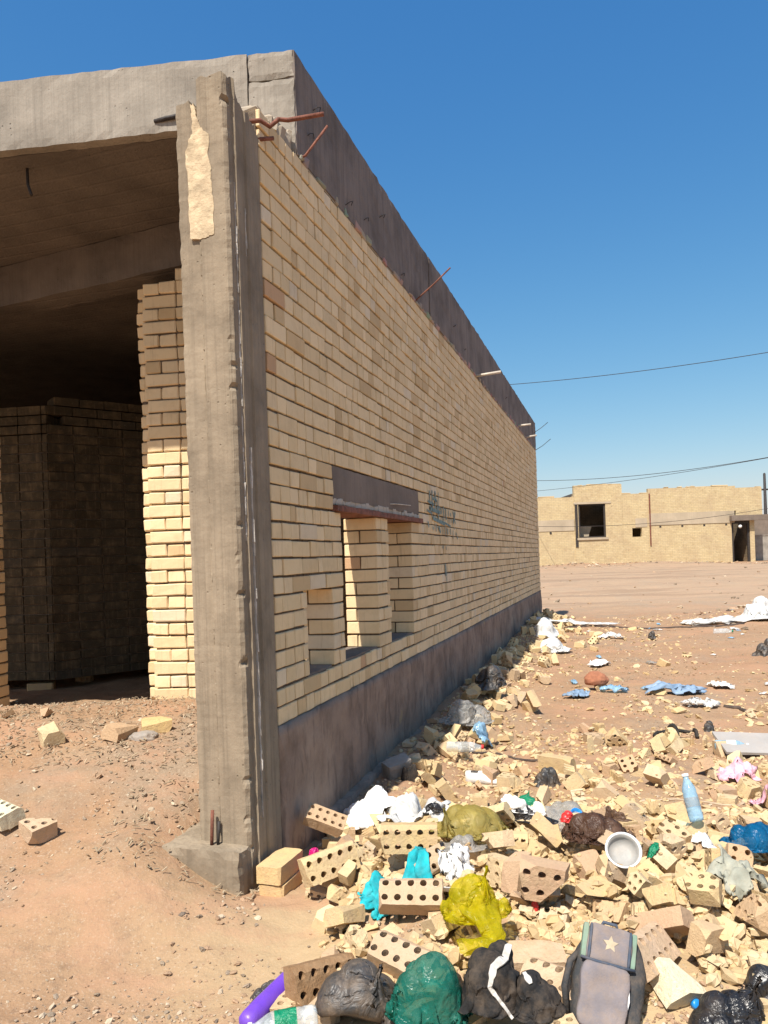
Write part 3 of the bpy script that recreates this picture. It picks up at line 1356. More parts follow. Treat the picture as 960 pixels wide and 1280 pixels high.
# ---------------------------------------------------------------- materials
def lin(h):
    h = h.lstrip('#'); v = [int(h[i:i + 2], 16) / 255 for i in (0, 2, 4)]
    return tuple((c / 12.92 if c <= .04045 else ((c + .055) / 1.055) ** 2.4) for c in v) + (1,)
class NT:
    def __init__(s, name):
        s.m = bpy.data.materials.new(name); s.m.use_nodes = True
        s.t = s.m.node_tree; s.n = s.t.nodes; s.b = s.n['Principled BSDF']
        s.b.inputs['Specular IOR Level'].default_value = .25
    def new(s, typ, **k):
        n = s.n.new(typ)
        for a, b in k.items():
            if hasattr(n, a): setattr(n, a, b)
        return n
    def l(s, a, b): s.t.links.new(a, b)
    def coord(s, kind='Object', scale=(1, 1, 1)):
        c = s.new('ShaderNodeTexCoord'); mp = s.new('ShaderNodeMapping')
        mp.inputs['Scale'].default_value = scale
        s.l(c.outputs[kind], mp.inputs[0]); return mp.outputs[0]
    def geo(s, scale=(1, 1, 1)):
        c = s.new('ShaderNodeNewGeometry'); mp = s.new('ShaderNodeMapping')
        mp.inputs['Scale'].default_value = scale
        s.l(c.outputs['Position'], mp.inputs[0]); return mp.outputs[0]
    def noise(s, vec, scale, detail=4, rough=.6, dist=0):
        n = s.new('ShaderNodeTexNoise'); n.inputs['Scale'].default_value = scale
        n.inputs['Detail'].default_value = detail; n.inputs['Roughness'].default_value = rough
        n.inputs['Distortion'].default_value = dist
        s.l(vec, n.inputs['Vector']); return n.outputs['Fac']
    def ramp(s, fac, stops):
        r = s.new('ShaderNodeValToRGB'); e = r.color_ramp.elements
        while len(e) < len(stops): e.new(.5)
        for el, (p, c) in zip(e, stops):
            el.position = p; el.color = c if len(c) == 4 else tuple(c) + (1,)
        s.l(fac, r.inputs[0]); return r.outputs[0]
    def mix(s, fac, a, b, mode='MIX'):
        n = s.new('ShaderNodeMix', data_type='RGBA', blend_type=mode)
        for sock, v in ((n.inputs[0], fac), (n.inputs[6], a), (n.inputs[7], b)):
            if isinstance(v, (float, int)): sock.default_value = v
            elif isinstance(v, tuple): sock.default_value = v
            else: s.l(v, sock)
        return n.outputs[2]
    def math(s, op, a, b=None):
        n = s.new('ShaderNodeMath', operation=op)
        for i, v in enumerate((a, b)):
            if v is None: continue
            if isinstance(v, (float, int)): n.inputs[i].default_value = v
            else: s.l(v, n.inputs[i])
        return n.outputs[0]
    def bump(s, h, strength, dist=.01, prev=None):
        n = s.new('ShaderNodeBump'); n.inputs['Strength'].default_value = strength
        n.inputs['Distance'].default_value = dist; s.l(h, n.inputs['Height'])
        if prev is not None: s.l(prev, n.inputs['Normal'])
        return n.outputs[0]
    def done(s, col=None, rough=None, nor=None):
        if col is not None:
            if isinstance(col, tuple): s.b.inputs['Base Color'].default_value = col
            else: s.l(col, s.b.inputs['Base Color'])
        if rough is not None:
            if isinstance(rough, (float, int)): s.b.inputs['Roughness'].default_value = rough
            else: s.l(rough, s.b.inputs['Roughness'])
        if nor is not None: s.l(nor, s.b.inputs['Normal'])
        return s.m
def g3(v, w=1.0): return (v, v, v, 1)
DUST = (.34, .235, .15, 1)

def m_plain(name, c, rough=.6, var=.15, scale=8, bump=.0, bscale=30, dust=0.0, spec=None):
    t = NT(name); v = t.coord('Object')
    f = t.noise(v, scale, 4)
    dk = tuple(x * (1 - var * 1.6) for x in c[:3]) + (1,); lt = tuple(min(1, x * (1 + var)) for x in c[:3]) + (1,)
    col = t.ramp(f, [(.3, dk), (.7, lt)])
    if dust:
        d = t.noise(v, scale * 1.7, 6, .7)
        col = t.mix(t.math('MULTIPLY', t.ramp(d, [(.42, g3(0)), (.68, g3(1))]), dust), col, DUST)
    nor = t.bump(t.noise(v, bscale, 5, .65), bump, .01) if bump else None
    if spec is not None: t.b.inputs['Specular IOR Level'].default_value = spec
    return t.done(col, rough, nor)

# soil: reddish dust, paler trodden crust, grey gravel patches
def m_ground():
    t = NT('dry_soil'); v = t.geo()
    big = t.noise(v, .45, 5, .6, .4); mid = t.noise(v, 2.3, 6, .65); fin = t.noise(v, 22, 6, .7); grit = t.noise(v, 95, 3, .6)
    col = t.ramp(big, [(.30, (.295, .170, .095, 1)), (.5, (.32, .192, .108, 1)), (.72, (.33, .21, .125, 1))])
    col = t.mix(t.ramp(mid, [(.38, g3(0)), (.66, g3(.55))]), col, (.385, .255, .15, 1))
    gp = t.noise(t.geo((1, .8, 1)), .8, 5, .7)
    col = t.mix(t.ramp(gp, [(.53, g3(0)), (.66, g3(.75))]), col, (.265, .205, .145, 1))
    red = t.noise(v, .33, 3, .5)
    col = t.mix(t.ramp(red, [(.55, g3(0)), (.72, g3(.28))]), col, (.37, .175, .095, 1))
    col = t.mix(t.ramp(fin, [(.30, g3(.5)), (.48, g3(0))]), col, (.20, .125, .08, 1))
    col = t.mix(t.ramp(grit, [(.56, g3(0)), (.70, g3(.65))]), col, (.46, .36, .26, 1))
    col = t.mix(t.ramp(t.noise(v, 48, 4, .7), [(.33, g3(.55)), (.43, g3(0))]), col, (.19, .125, .08, 1))
    dz = t.new('ShaderNodeVectorMath', operation='DISTANCE'); t.l(t.geo((1, 1, 0)), dz.inputs[0]); dz.inputs[1].default_value = (.85, 2.95, 0)
    hm = t.math('ADD', dz.outputs['Value'], t.math('MULTIPLY', mid, .9))
    col = t.mix(t.ramp(t.math('DIVIDE', hm, 4.0), [(.38, g3(.85)), (.60, g3(0))]), col, (.44, .325, .185, 1))
    pk = t.noise(t.geo((1, 1.6, 1)), 1.3, 6, .7)
    col = t.mix(t.ramp(pk, [(.5, g3(0)), (.62, g3(.6))]), col, (.40, .225, .135, 1))
    # trodden lane far off is paler
    sep = t.new('ShaderNodeSeparateXYZ'); t.l(t.geo(), sep.inputs[0])
    lane = t.math('MULTIPLY', t.ramp(t.math('DIVIDE', sep.outputs[1], 60.0), [(.27, g3(0)), (.36, g3(1)), (.60, g3(1)), (.67, g3(0))]), .55)
    col = t.mix(lane, col, (.40, .29, .195, 1))
    rt = t.noise(t.geo((.10, 1.1, 1)), 1.4, 5, .65, .5)
    col = t.mix(t.math('MULTIPLY', t.ramp(rt, [(.50, g3(0)), (.60, g3(1))]), lane), col, (.235, .155, .10, 1))
    n1 = t.bump(mid, .35, .05); n2 = t.bump(fin, .55, .012, n1); n3 = t.bump(grit, .5, .004, n2)
    return t.done(col, .95, n3)

def m_brickattr(name, rough=.9):
    t = NT(name); v = t.geo()
    a = t.new('ShaderNodeVertexColor', layer_name='col')
    st = t.noise(v, 9, 5, .65); fin = t.noise(v, 70, 4, .7); vert = t.noise(t.geo((14, 14, 1.2)), 3, 4, .6)
    col = t.mix(t.ramp(st, [(.32, g3(.22)), (.52, g3(0))]), a.outputs[0], (.42, .29, .15, 1))
    col = t.mix(t.ramp(vert, [(.56, g3(0)), (.74, g3(.32))]), col, (.38, .26, .15, 1))
    col = t.mix(t.ramp(fin, [(.62, g3(0)), (.8, g3(.5))]), col, (.74, .63, .45, 1))
    nor = t.bump(fin, .5, .004, t.bump(st, .25, .01))
    return t.done(col, rough, nor)
def m_mortar():
    t = NT('mortar_joint'); v = t.geo()
    f = t.noise(v, 30, 5, .7)
    return t.done(t.ramp(f, [(.3, (.09, .062, .042, 1)), (.75, (.22, .165, .115, 1))]), .95, t.bump(f, .8, .01))

def m_concrete(name, c, streak=.3, pit=.6, board=0.0, dark=.55, scale=1.0):
    t = NT(name); v = t.geo()
    cl = t.noise(v, 2.6 * scale, 6, .62); fin = t.noise(v, 38, 6, .7); st = t.noise(t.geo((9, 9, .55)), 2.2, 5, .65)
    dk = tuple(x * dark for x in c[:3]) + (1,); lt = tuple(min(1, x * 1.25) for x in c[:3]) + (1,)
    col = t.ramp(cl, [(.28, dk), (.52, c), (.75, lt)])
    col = t.mix(t.ramp(st, [(.5, g3(0)), (.75, g3(streak))]), col, dk)
    vo = t.new('ShaderNodeTexVoronoi', feature='F1'); vo.inputs['Scale'].default_value = 26
    t.l(v, vo.inputs['Vector'])
    pm = t.noise(v, 4, 4, .65)
    hole = t.math('MULTIPLY', t.ramp(vo.outputs['Distance'], [(.06, g3(1)), (.15, g3(0))]), t.ramp(pm, [(.50, g3(0)), (.60, g3(1))]))
    col = t.mix(t.math('MULTIPLY', hole, .75 * pit), col, tuple(x * .3 for x in c[:3]) + (1,))
    col = t.mix(t.ramp(fin, [(.6, g3(0)), (.8, g3(.35))]), col, lt)
    h = t.math('SUBTRACT', fin, t.math('MULTIPLY', hole, 1.5))
    nor = t.bump(h, .5, .006, t.bump(cl, .3, .03))
    ub = t.noise(t.geo((55, 55, .7)), 1.0, 3, .6)
    nor = t.bump(ub, .5, .01, nor)
    col = t.mix(t.ramp(ub, [(.50, g3(0)), (.68, g3(.38))]), col, dk)
    if board:
        w = t.new('ShaderNodeTexWave', wave_type='BANDS', bands_direction='Y'); w.inputs['Scale'].default_value = 2.2
        w.inputs['Distortion'].default_value = 1.2; w.inputs['Detail'].default_value = 3
        t.l(t.coord('Object'), w.inputs['Vector'])
        nor = t.bump(t.ramp(w.outputs['Fac'], [(.0, g3(0)), (.12, g3(1))]), board, .02, nor)
    return t.done(col, .93, nor)

def m_plinth():
    t = NT('plinth_render'); v = t.geo()
    cl = t.noise(v, 3.2, 6, .65); fin = t.noise(v, 45, 5, .7)
    dr = t.noise(t.geo((12, 12, 3.2)), 1.0, 4, .65, .6)          # spatter running down
    col = t.ramp(cl, [(.3, (.19, .132, .098, 1)), (.5, (.30, .212, .158, 1)), (.78, (.42, .31, .235, 1))])
    col = t.mix(t.ramp(dr, [(.52, g3(0)), (.62, g3(.5))]), col, (.13, .092, .072, 1))
    sp = t.noise(v, 5.5, 2, .5)
    col = t.mix(t.ramp(sp, [(.70, g3(0)), (.73, g3(.7))]), col, (.36, .25, .13, 1))
    nor = t.bump(dr, .7, .03, t.bump(fin, .5, .008))
    return t.done(col, .95, nor)

def m_loose(name, stops, dust=.55):
    t = NT(name); v = t.coord('Object'); oi = t.new('ShaderNodeObjectInfo'); w = t.geo()
    col = t.ramp(oi.outputs['Random'], stops)
    f = t.noise(w, 11, 6, .72); fin = t.noise(w, 90, 4, .7)
    col = t.mix(t.ramp(f, [(.36, g3(0)), (.64, g3(min(1, dust * 1.35)))]), col, (.46, .325, .20, 1))
    col = t.mix(t.ramp(fin, [(.28, g3(.45)), (.45, g3(0))]), col, (.30, .2, .11, 1))
    col = t.mix(t.ramp(t.noise(w, 34, 4, .7), [(.58, g3(0)), (.72, g3(.5))]), col, (.33, .225, .13, 1))
    nor = t.bump(fin, .7, .005, t.bump(f, .45, .02))
    return t.done(col, .93, nor)

def m_brickproc(name, c1, c2, mort, course=.0905, blen=.25, bump=.6):
    t = NT(name); g = t.new('ShaderNodeTexCoord'); sp = t.new('ShaderNodeSeparateXYZ'); t.l(g.outputs['Object'], sp.inputs[0])
    cb = t.new('ShaderNodeCombineXYZ'); t.l(t.math('ADD', sp.outputs[0], sp.outputs[1]), cb.inputs[0]); t.l(sp.outputs[2], cb.inputs[1])
    b = t.new('ShaderNodeTexBrick'); t.l(cb.outputs[0], b.inputs['Vector'])
    b.inputs['Scale'].default_value = 1; b.inputs['Brick Width'].default_value = blen; b.inputs['Row Height'].default_value = course
    b.inputs['Mortar Size'].default_value = .007; b.inputs['Mortar Smooth'].default_value = .2
    b.inputs['Color1'].default_value = c1; b.inputs['Color2'].default_value = c2; b.inputs['Mortar'].default_value = mort
    v = t.coord('Object')
    f = t.noise(v, 1.1, 6, .7); f2 = t.noise(v, 7, 5, .7)
    col = t.mix(t.ramp(f, [(.42, g3(0)), (.66, g3(.6))]), b.outputs['Color'], (.40, .29, .18, 1))
    col = t.mix(t.ramp(f2, [(.58, g3(0)), (.78, g3(.6))]), col, (.66, .56, .37, 1))
    col = t.mix(t.ramp(f2, [(.28, g3(.75)), (.45, g3(0))]), col, (.30, .21, .12, 1))
    nor = t.bump(b.outputs['Fac'], -bump, .012, t.bump(f2, .5, .03))
    return t.done(col, .93, nor)

def m_film(name, c, alpha=.8, rough=.25, transl=.0, wr=.5, wscale=9, dust=.25, spec=.5):
    """thin plastic film, crumpled, dusty"""
    t = NT(name); v = t.coord('Object')
    n = t.noise(v, wscale * 1.3, 4, .52, 1.6); d = t.noise(v, 14, 6, .75)
    dm = t.math('MULTIPLY', t.ramp(d, [(.45, g3(0)), (.75, g3(1))]), dust)
    col = t.mix(dm, t.ramp(n, [(.3, tuple(x * .8 for x in c[:3]) + (1,)), (.7, tuple(min(1, x * 1.15) for x in c[:3]) + (1,))]), DUST)
    rid = t.math('ABSOLUTE', t.math('SUBTRACT', n, .5))
    nor = t.bump(t.noise(v, wscale * 5, 4, .6, 1.5), wr * .15, .006, t.bump(rid, wr, .022))
    t.b.inputs['Specular IOR Level'].default_value = spec
    m = t.done(col, t.math('ADD', t.math('MULTIPLY', dm, .6), rough), nor)
    if transl:
        tr = t.new('ShaderNodeBsdfTranslucent'); t.l(col, tr.inputs['Color']); t.l(nor, tr.inputs['Normal'])
        mx = t.new('ShaderNodeMixShader'); mx.inputs[0].default_value = transl
        t.l(t.b.outputs[0], mx.inputs[1]); t.l(tr.outputs[0], mx.inputs[2]); last = mx.outputs[0]
    else: last = t.b.outputs[0]
    if alpha < 1:
        tp = t.new('ShaderNodeBsdfTransparent'); tp.inputs['Color'].default_value = tuple(.5 + .5 * x for x in c[:3]) + (1,)
        mx = t.new('ShaderNodeMixShader')
        t.l(t.math('MINIMUM', t.math('ADD', t.math('MULTIPLY', rid, .9), t.math('ADD', dm, alpha)), 1.0), mx.inputs[0])
        t.l(tp.outputs[0], mx.inputs[1]); t.l(last, mx.inputs[2]); last = mx.outputs[0]
    t.l(last, t.n['Material Output'].inputs['Surface'])
    return m

M = {}
M['ground'] = m_ground()
M['brick'] = m_brickattr('buff_brick')
M['mortar'] = m_mortar()
M['fascia'] = m_concrete('pale_concrete', (.315, .275, .225, 1), .3, 1.0, dark=.62)
M['beam'] = m_concrete('grey_concrete', (.21, .172, .148, 1), .65, .6, dark=.5)
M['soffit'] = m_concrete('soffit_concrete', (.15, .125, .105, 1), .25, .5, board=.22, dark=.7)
M['column'] = m_concrete('column_render', (.285, .225, .158, 1), .7, .5, dark=.62, scale=1.6)
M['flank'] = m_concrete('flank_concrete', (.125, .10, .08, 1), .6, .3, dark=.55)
M['lintel'] = m_concrete('lintel_concrete', (.21, .165, .132, 1), .2, .3, dark=.72)
M['plinth'] = m_plinth()
M['patch'] = m_plain('bare_buff_face', (.62, .485, .31, 1), .9, .22, 14, .7, 40, .5)
M['whitemortar'] = m_plain('pale_mortar', (.55, .50, .44, 1), .95, .25, 12, .8, 40)
M['rust'] = m_plain('rusty_steel', (.22, .085, .055, 1), .75, .35, 20, .5, 90)
M['palesteel'] = m_plain('dusty_steel', (.60, .52, .42, 1), .6, .2, 20, .3, 90)
M['darksteel'] = m_plain('dark_steel', (.05, .042, .038, 1), .6, .3, 20, .3, 90)
M['loose'] = m_loose('loose_brick', [(0, (.54, .38, .18, 1)), (.25, (.60, .45, .235, 1)), (.45, (.64, .51, .30, 1)), (.60, (.55, .375, .21, 1)), (.74, (.47, .30, .19, 1)), (.84, (.40, .30, .20, 1)), (.92, (.58, .42, .26, 1)), (1, (.66, .56, .40, 1)), (.80, (.52, .335, .21, 1)), (.92, (.60, .44, .27, 1)), (1, (.61, .51, .35, 1))])
M['loosepink'] = m_loose('dusty_brick', [(0, (.50, .35, .24, 1)), (1, (.58, .42, .28, 1))], .7)
M['farbrick'] = m_brickproc('far_buff_brick', (.59, .47, .27, 1), (.53, .41, .225, 1), (.38, .30, .2, 1))
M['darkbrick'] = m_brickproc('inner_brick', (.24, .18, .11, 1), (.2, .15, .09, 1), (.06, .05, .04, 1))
M['farband'] = m_concrete('far_concrete', (.45, .365, .26, 1), .3, .2, dark=.8, scale=.4)
M['block'] = m_plain('grey_blockwork', (.36, .32, .27, 1), .95, .2, 3, .6, 12)
M['graffiti'] = m_plain('faded_teal_paint', (.21, .29, .27, 1), .8, .3, 25)

# ---------------------------------------------------------------- brick piles as one mesh
class Pile:
    def __init__(s): s.v, s.f, s.c, s.m = [], [], [], []
    def cbox(s, x0, x1, y0, y1, z0, z1, col, c=.0035, jit=.0015, rg=rnd, mi=0):
        b = len(s.v); idx = {}
        X, Y, Z = (x0, x1), (y0, y1), (z0, z1)
        for i in (0, 1):
            for j in (0, 1):
                for k in (0, 1):
                    q = Vector((X[i], Y[j], Z[k])); si = Vector((1 - 2 * i, 1 - 2 * j, 1 - 2 * k))
                    jt = Vector((rg.uniform(-jit, jit), rg.uniform(-jit, jit), rg.uniform(-jit, jit)))
                    for ax in range(3):
                        p = q + jt
                        cc = c * rg.uniform(.6, 1.6)
                        for a2 in range(3):
                            if a2 != ax: p[a2] += si[a2] * cc
                        idx[(i, j, k, ax)] = len(s.v); s.v.append(p)
                        s.c.append(col)
        F = []
        for ax in range(3):
            o = [a for a in range(3) if a != ax]
            for d in (0, 1):
                q = []
                for u, w in ((0, 0), (1, 0), (1, 1), (0, 1)):
                    t = [0, 0, 0]; t[ax] = d; t[o[0]] = u; t[o[1]] = w
                    q.append(idx[(t[0], t[1], t[2], ax)])
                F.append(q)
            # edges along ax
            for u in (0, 1):
                for w in (0, 1):
                    a = [0, 0, 0]; a[o[0]] = u; a[o[1]] = w
                    e = list(a); e[ax] = 1
                    F.append([idx[(*a, o[0])], idx[(*a, o[1])], idx[(*e, o[1])], idx[(*e, o[0])]])
        for i in (0, 1):
            for j in (0, 1):
                for k in (0, 1):
                    F.append([idx[(i, j, k, 0)], idx[(i, j, k, 1)], idx[(i, j, k, 2)]])
        cen = Vector(((x0 + x1) / 2, (y0 + y1) / 2, (z0 + z1) / 2))
        for q in F:
            a, bb, cc = s.v[q[0]], s.v[q[1]], s.v[q[2]]
            n = (bb - a).cross(cc - a); m = sum((s.v[t] for t in q), Vector()) / len(q)
            if n.dot(m - cen) < 0: q.reverse()
            s.f.append(q); s.m.append(mi)
    def box(s, x0, x1, y0, y1, z0, z1, col=(.2, .2, .2, 1), mi=0):
        b = len(s.v)
        for k in (z0, z1):
            for j in (y0, y1):
                for i in (x0, x1):
                    s.v.append(Vector((i, j, k))); s.c.append(col)
        for q in ((0, 2, 3, 1), (4, 5, 7, 6), (0, 1, 5, 4), (2, 6, 7, 3), (0, 4, 6, 2), (1, 3, 7, 5)):
            s.f.append([b + t for t in q]); s.m.append(mi)
    def build(s, name, mats, parent=None, loc=None, rot=None):
        me = bpy.data.meshes.new(name)
        me.from_pydata([tuple(v) for v in s.v], [], s.f)
        a = me.color_attributes.new('col', 'FLOAT_COLOR', 'POINT')
        a.data.foreach_set('color', [x for c in s.c for x in c])
        o = mobj(name, me, mats, parent, loc, rot)
        me.polygons.foreach_set('material_index', s.m)
        return o
def brick_col(rg, warm=0.0):
    u = rg.random()
    if u < .003: c = (.58, .36, .20)
    elif u < .045: c = (.74, .60, .41)
    elif u < .12: c = (.63, .45, .245)
    else:
        a = rg.random(); c = (.73 + .08 * a, .545 + .075 * a, .31 + .065 * a)
    k = rg.uniform(.92, 1.05)
    return (c[0] * k, c[1] * k, c[2] * k, 1)
COURSE, JOINT = .0905, .0108

# ---------------------------------------------------------------- generic shapes
def rough_box(x0, x1, y0, y1, z0, z1, step=.06, amp=.006, seed=0, edge=.01, fn=None):
    """box with worn edges: every face gridded, then pushed about by noise"""
    bm = bmesh.new()
    bmesh.ops.create_cube(bm, size=1)
    for v in bm.verts:
        v.co = Vector((x0 if v.co.x < 0 else x1, y0 if v.co.y < 0 else y1, z0 if v.co.z < 0 else z1))
    for ax, (a, b) in enumerate(((x0, x1), (y0, y1), (z0, z1))):
        st = step[ax] if isinstance(step, tuple) else step
        n = int((b - a) / st)
        for i in range(1, n + 1):
            co = Vector((0, 0, 0)); co[ax] = a + (b - a) * i / (n + 1); no = Vector((0, 0, 0)); no[ax] = 1
            bmesh.ops.bisect_plane(bm, geom=bm.verts[:] + bm.edges[:] + bm.faces[:], plane_co=co, plane_no=no, dist=1e-6)
    for v in bm.verts:
        p = v.co.copy(); k = 0
        for ax, (a, b) in enumerate(((x0, x1), (y0, y1), (z0, z1))):
            if abs(p[ax] - a) < 1e-4 or abs(p[ax] - b) < 1e-4: k += 1
        q = p * 7 + Vector((seed, seed * 2, 0))
        d = Vector((noise.noise(q), noise.noise(q + Vector((31, 0, 0))), noise.noise(q + Vector((0, 57, 0)))))
        q2 = p * 23 + Vector((seed, 5, 0))
        d2 = Vector((noise.noise(q2), noise.noise(q2 + Vector((31, 0, 0))), noise.noise(q2 + Vector((0, 57, 0)))))
        v.co += d * amp + d2 * amp * .5
        if k >= 2:
            ce = Vector(((x0 + x1) / 2, (y0 + y1) / 2, (z0 + z1) / 2))
            for ax, (a, b) in enumerate(((x0, x1), (y0, y1), (z0, z1))):
                if abs(p[ax] - a) < 1e-4 or abs(p[ax] - b) < 1e-4:
                    v.co[ax] += (1 if p[ax] < ce[ax] else -1) * edge * abs(noise.noise(p * 14 + Vector((seed, 9, ax))) + .25)
        if fn: v.co = fn(v.co)
    return bm
def tube(pts, r, seg=8, r2=None, cap=True):
    bm = bmesh.new(); rings = []
    pts = [Vector(p) for p in pts]; n = len(pts)
    up = Vector((0, 0, 1)); prev = None
    for i, p in enumerate(pts):
        t = (pts[min(i + 1, n - 1)] - pts[max(i - 1, 0)]).normalized()
        a = prev if prev is not None else (up if abs(t.z) < .9 else Vector((1, 0, 0)))
        a = (a - t * a.dot(t)).normalized(); b = t.cross(a); prev = a
        rr = r if r2 is None else r + (r2 - r) * i / (n - 1)
        rings.append([bm.verts.new(p + (a * math.cos(2 * math.pi * k / seg) + b * math.sin(2 * math.pi * k / seg)) * rr) for k in range(seg)])
    for i in range(n - 1):
        for k in range(seg):
            bm.faces.new((rings[i][k], rings[i][(k + 1) % seg], rings[i + 1][(k + 1) % seg], rings[i + 1][k]))
    if cap:
        bm.faces.new(rings[0][::-1]); bm.faces.new(rings[-1])
    bmesh.ops.recalc_face_normals(bm, faces=bm.faces)
    return bm
def lathe(prof, seg=28, squash=None, cap=True):
    """prof: (radius, z) pairs"""
    bm = bmesh.new(); rings = []
    for r, z in prof:
        ring = []
        for k in range(seg):
            a = 2 * math.pi * k / seg; p = Vector((r * math.cos(a), r * math.sin(a), z))
            if squash: p = squash(p)
            ring.append(bm.verts.new(p))
        rings.append(ring)
    for i in range(len(rings) - 1):
        for k in range(seg):
            bm.faces.new((rings[i][k], rings[i][(k + 1) % seg], rings[i + 1][(k + 1) % seg], rings[i + 1][k]))
    if cap:
        bm.faces.new(rings[0][::-1]); bm.faces.new(rings[-1])
    bmesh.ops.recalc_face_normals(bm, faces=bm.faces)
    return bm

# ---------------------------------------------------------------- ground
def spread(lo, hi, dense, near):
    """coordinates dense round near, growing outward"""
    out = [near]; s = dense; p = near
    while p < hi:
        s = dense * (1 + max(0, (p - near - 1.4)) * .33); p += s; out.append(p)
    p = near; lowr = []
    while p > lo:
        s = dense * (1 + max(0, (near - p - 1.4)) * .33); p -= s; lowr.append(p)
    return lowr[::-1] + out
def build_ground():
    xs = spread(-900, 900, .021, .3)
    ys = []; p = 1.9
    while p < 2500:
        ys.append(p); p += max(.017, .0062 * p if p < 20 else .011 * p)
    q = 1.9; s = .1; pre = []
    while q > -60: q -= s; s *= 1.5; pre.append(q)
    ys = pre[::-1] + ys
    V = []
    for y in ys:
        for x in xs: V.append((x, y, ground_z(x, y)))
    nx = len(xs); F = []
    for j in range(len(ys) - 1):
        for i in range(nx - 1):
            a = j * nx + i; F.append((a, a + 1, a + nx + 1, a + nx))
    me = bpy.data.meshes.new('ground'); me.from_pydata(V, [], F)
    o = mobj('ground', me, M['ground'], smooth=True)
    tag(o, 'reddish dusty dirt ground strewn with grit', 'ground', kind='structure')
    return xs, ys, V, F
GX, GY, GV, GF = build_ground()

# ---------------------------------------------------------------- the unfinished building
RZ = -TH
bld = empty('unfinished_brick_building', W0, RZ, 'unfinished long buff brick building with grey corner column and concrete roof beam', 'building')
Z0, ROWS, LEN, T = .71, 33, 13.35, .24
OPEN = [(.41, .80, 2, 7), (.98, 1.68, 2, 12), (1.97, 2.63, 2, 12)]     # y0, y1, first row, row above the last
LINT = (.845, 2.90, 12, 15)
def blocked(y, r):
    for a, b, r0, r1 in OPEN + [LINT]:
        if r0 <= r < r1 and a - 1e-6 < y < b - 1e-6: return (a, b)
    return None
def spans(r):
    cuts = sorted([(a, b) for a, b, r0, r1 in OPEN + [LINT] if r0 <= r < r1])
    out, y = [], 0.0
    for a, b in cuts:
        if a > y + .02: out.append((y, a, (a, b)))
        y = max(y, b)
    out.append((y, LEN, None)); return out
def side_wall():
    P = Pile(); rg = random.Random(21)
    hb = COURSE - JOINT
    for r in range(ROWS):
        zb = Z0 + r * COURSE
        for (a, b, nxt) in spans(r):
            y = a; first = True
            jamb_l = a > .001; jamb_r = nxt is not None
            isl = any(abs(a - LINT[1]) < 1e-6 for _ in (0,)) and LINT[2] <= r < LINT[3]
            isr = LINT[2] <= r < LINT[3] and abs(b - LINT[0]) < 1e-6
            while y < b - .012:
                w = .24 if rg.random() < (.34 if y < 6 else .3) else .115
                if rg.random() < .07: w = rg.uniform(.06, .1)
                rest = b - y
                if rest < w + .06: w = rest
                y1 = min(y + w, b)
                g = rg.uniform(.0025, .0065)
                last = y1 >= b - .001
                wav = .004 * noise.noise(Vector((y * .6, r * .8, 2))) + .0022 * noise.noise(Vector((y * 3, r * 1.7, 5)))
                px = rg.gauss(0, .0022) + (.004 * noise.noise(Vector((y * .8, r * .3, 8))))
                deep = -.11
                ya, yb = y + (g if not (first and jamb_l) else 0), y1 - (0 if (last and jamb_r) else g)
                if r == 0: pass
                if ((first and jamb_l and not isl) or (last and jamb_r and not isr)):
                    # jamb brick: shows through the wall's thickness
                    if r % 2: P.cbox(-T, px, ya, yb, zb + wav, zb + hb + wav, brick_col(rg), rg=rg)
                    else:
                        d = -T * .66 if rg.random() < .7 else -T * .5
                        P.cbox(d, px, ya, yb, zb + wav, zb + hb + wav, brick_col(rg), rg=rg)
                        P.cbox(-T, d - .009, ya, yb, zb + wav, zb + hb + wav, brick_col(rg), rg=rg)
                else:
                    P.cbox(deep, px, ya, yb, zb + wav, zb + hb + wav + (rg.gauss(0, .0012)), brick_col(rg), rg=rg)
                y = y1; first = False
    # far end, seen edge on: close it with header ends
    for r in range(ROWS):
        zb = Z0 + r * COURSE
        P.cbox(-T, -.115, LEN - .115, LEN, zb, zb + hb, brick_col(rg), rg=rg)
    # near end (behind the column)
    # mortar core, recessed
    e = .016
    ytc = sorted(set([0.0, LEN - .02] + [a for o in OPEN for a in o[:2]] + list(LINT[:2])))
    for i in range(len(ytc) - 1):
        a, b = ytc[i], ytc[i + 1]; rr = 0
        while rr < ROWS:
            if blocked((a + b) / 2, rr): rr += 1; continue
            r2 = rr
            while r2 < ROWS and not blocked((a + b) / 2, r2): r2 += 1
            P.box(-T + e, -e, a + (e if a > 0 and blocked(a - .01, rr + 0) or (a > 0 and any(abs(a - o[1]) < 1e-6 for o in OPEN)) else 0),
                  b - (e if any(abs(b - o[0]) < 1e-6 for o in OPEN) else 0),
                  Z0 + rr * COURSE - (0 if rr == 0 else .0), Z0 + r2 * COURSE - JOINT - (.001 if r2 == ROWS else 0), mi=1)
            rr = r2
    return P.build('side_wall', [M['brick'], M['mortar']], bld)
side = side_wall()
# inner leaf sealing the joints behind the outer bricks lies inside the core; sills of the openings
for a, b, r0, r1 in OPEN:
    bmobj('window_sill', rough_box(-T + .004, -.012, a + .004, b - .004, Z0 + 2 * COURSE - JOINT - .004, Z0 + 2 * COURSE + .006, .05, .004, 3), M['lintel'], bld)
# plinth, with a grey splayed foot
bmobj('plinth', rough_box(-.30, .012, -.02, LEN + .02, -.45, Z0 - .003, (.3, .055, .05), .009, 5, .012,
      lambda p: p + Vector((.006 * noise.noise(Vector((p.y * 9, p.z * 3.5, 3))) if p.x > -.1 else 0, 0, 0))), M['plinth'], bld, smooth=True)
bmobj('plinth_footing', rough_box(-.20, .06, .35, LEN + .05, -.5, .13, (.3, .08, .06), .012, 8, .02), M['plinth'], bld, smooth=True)
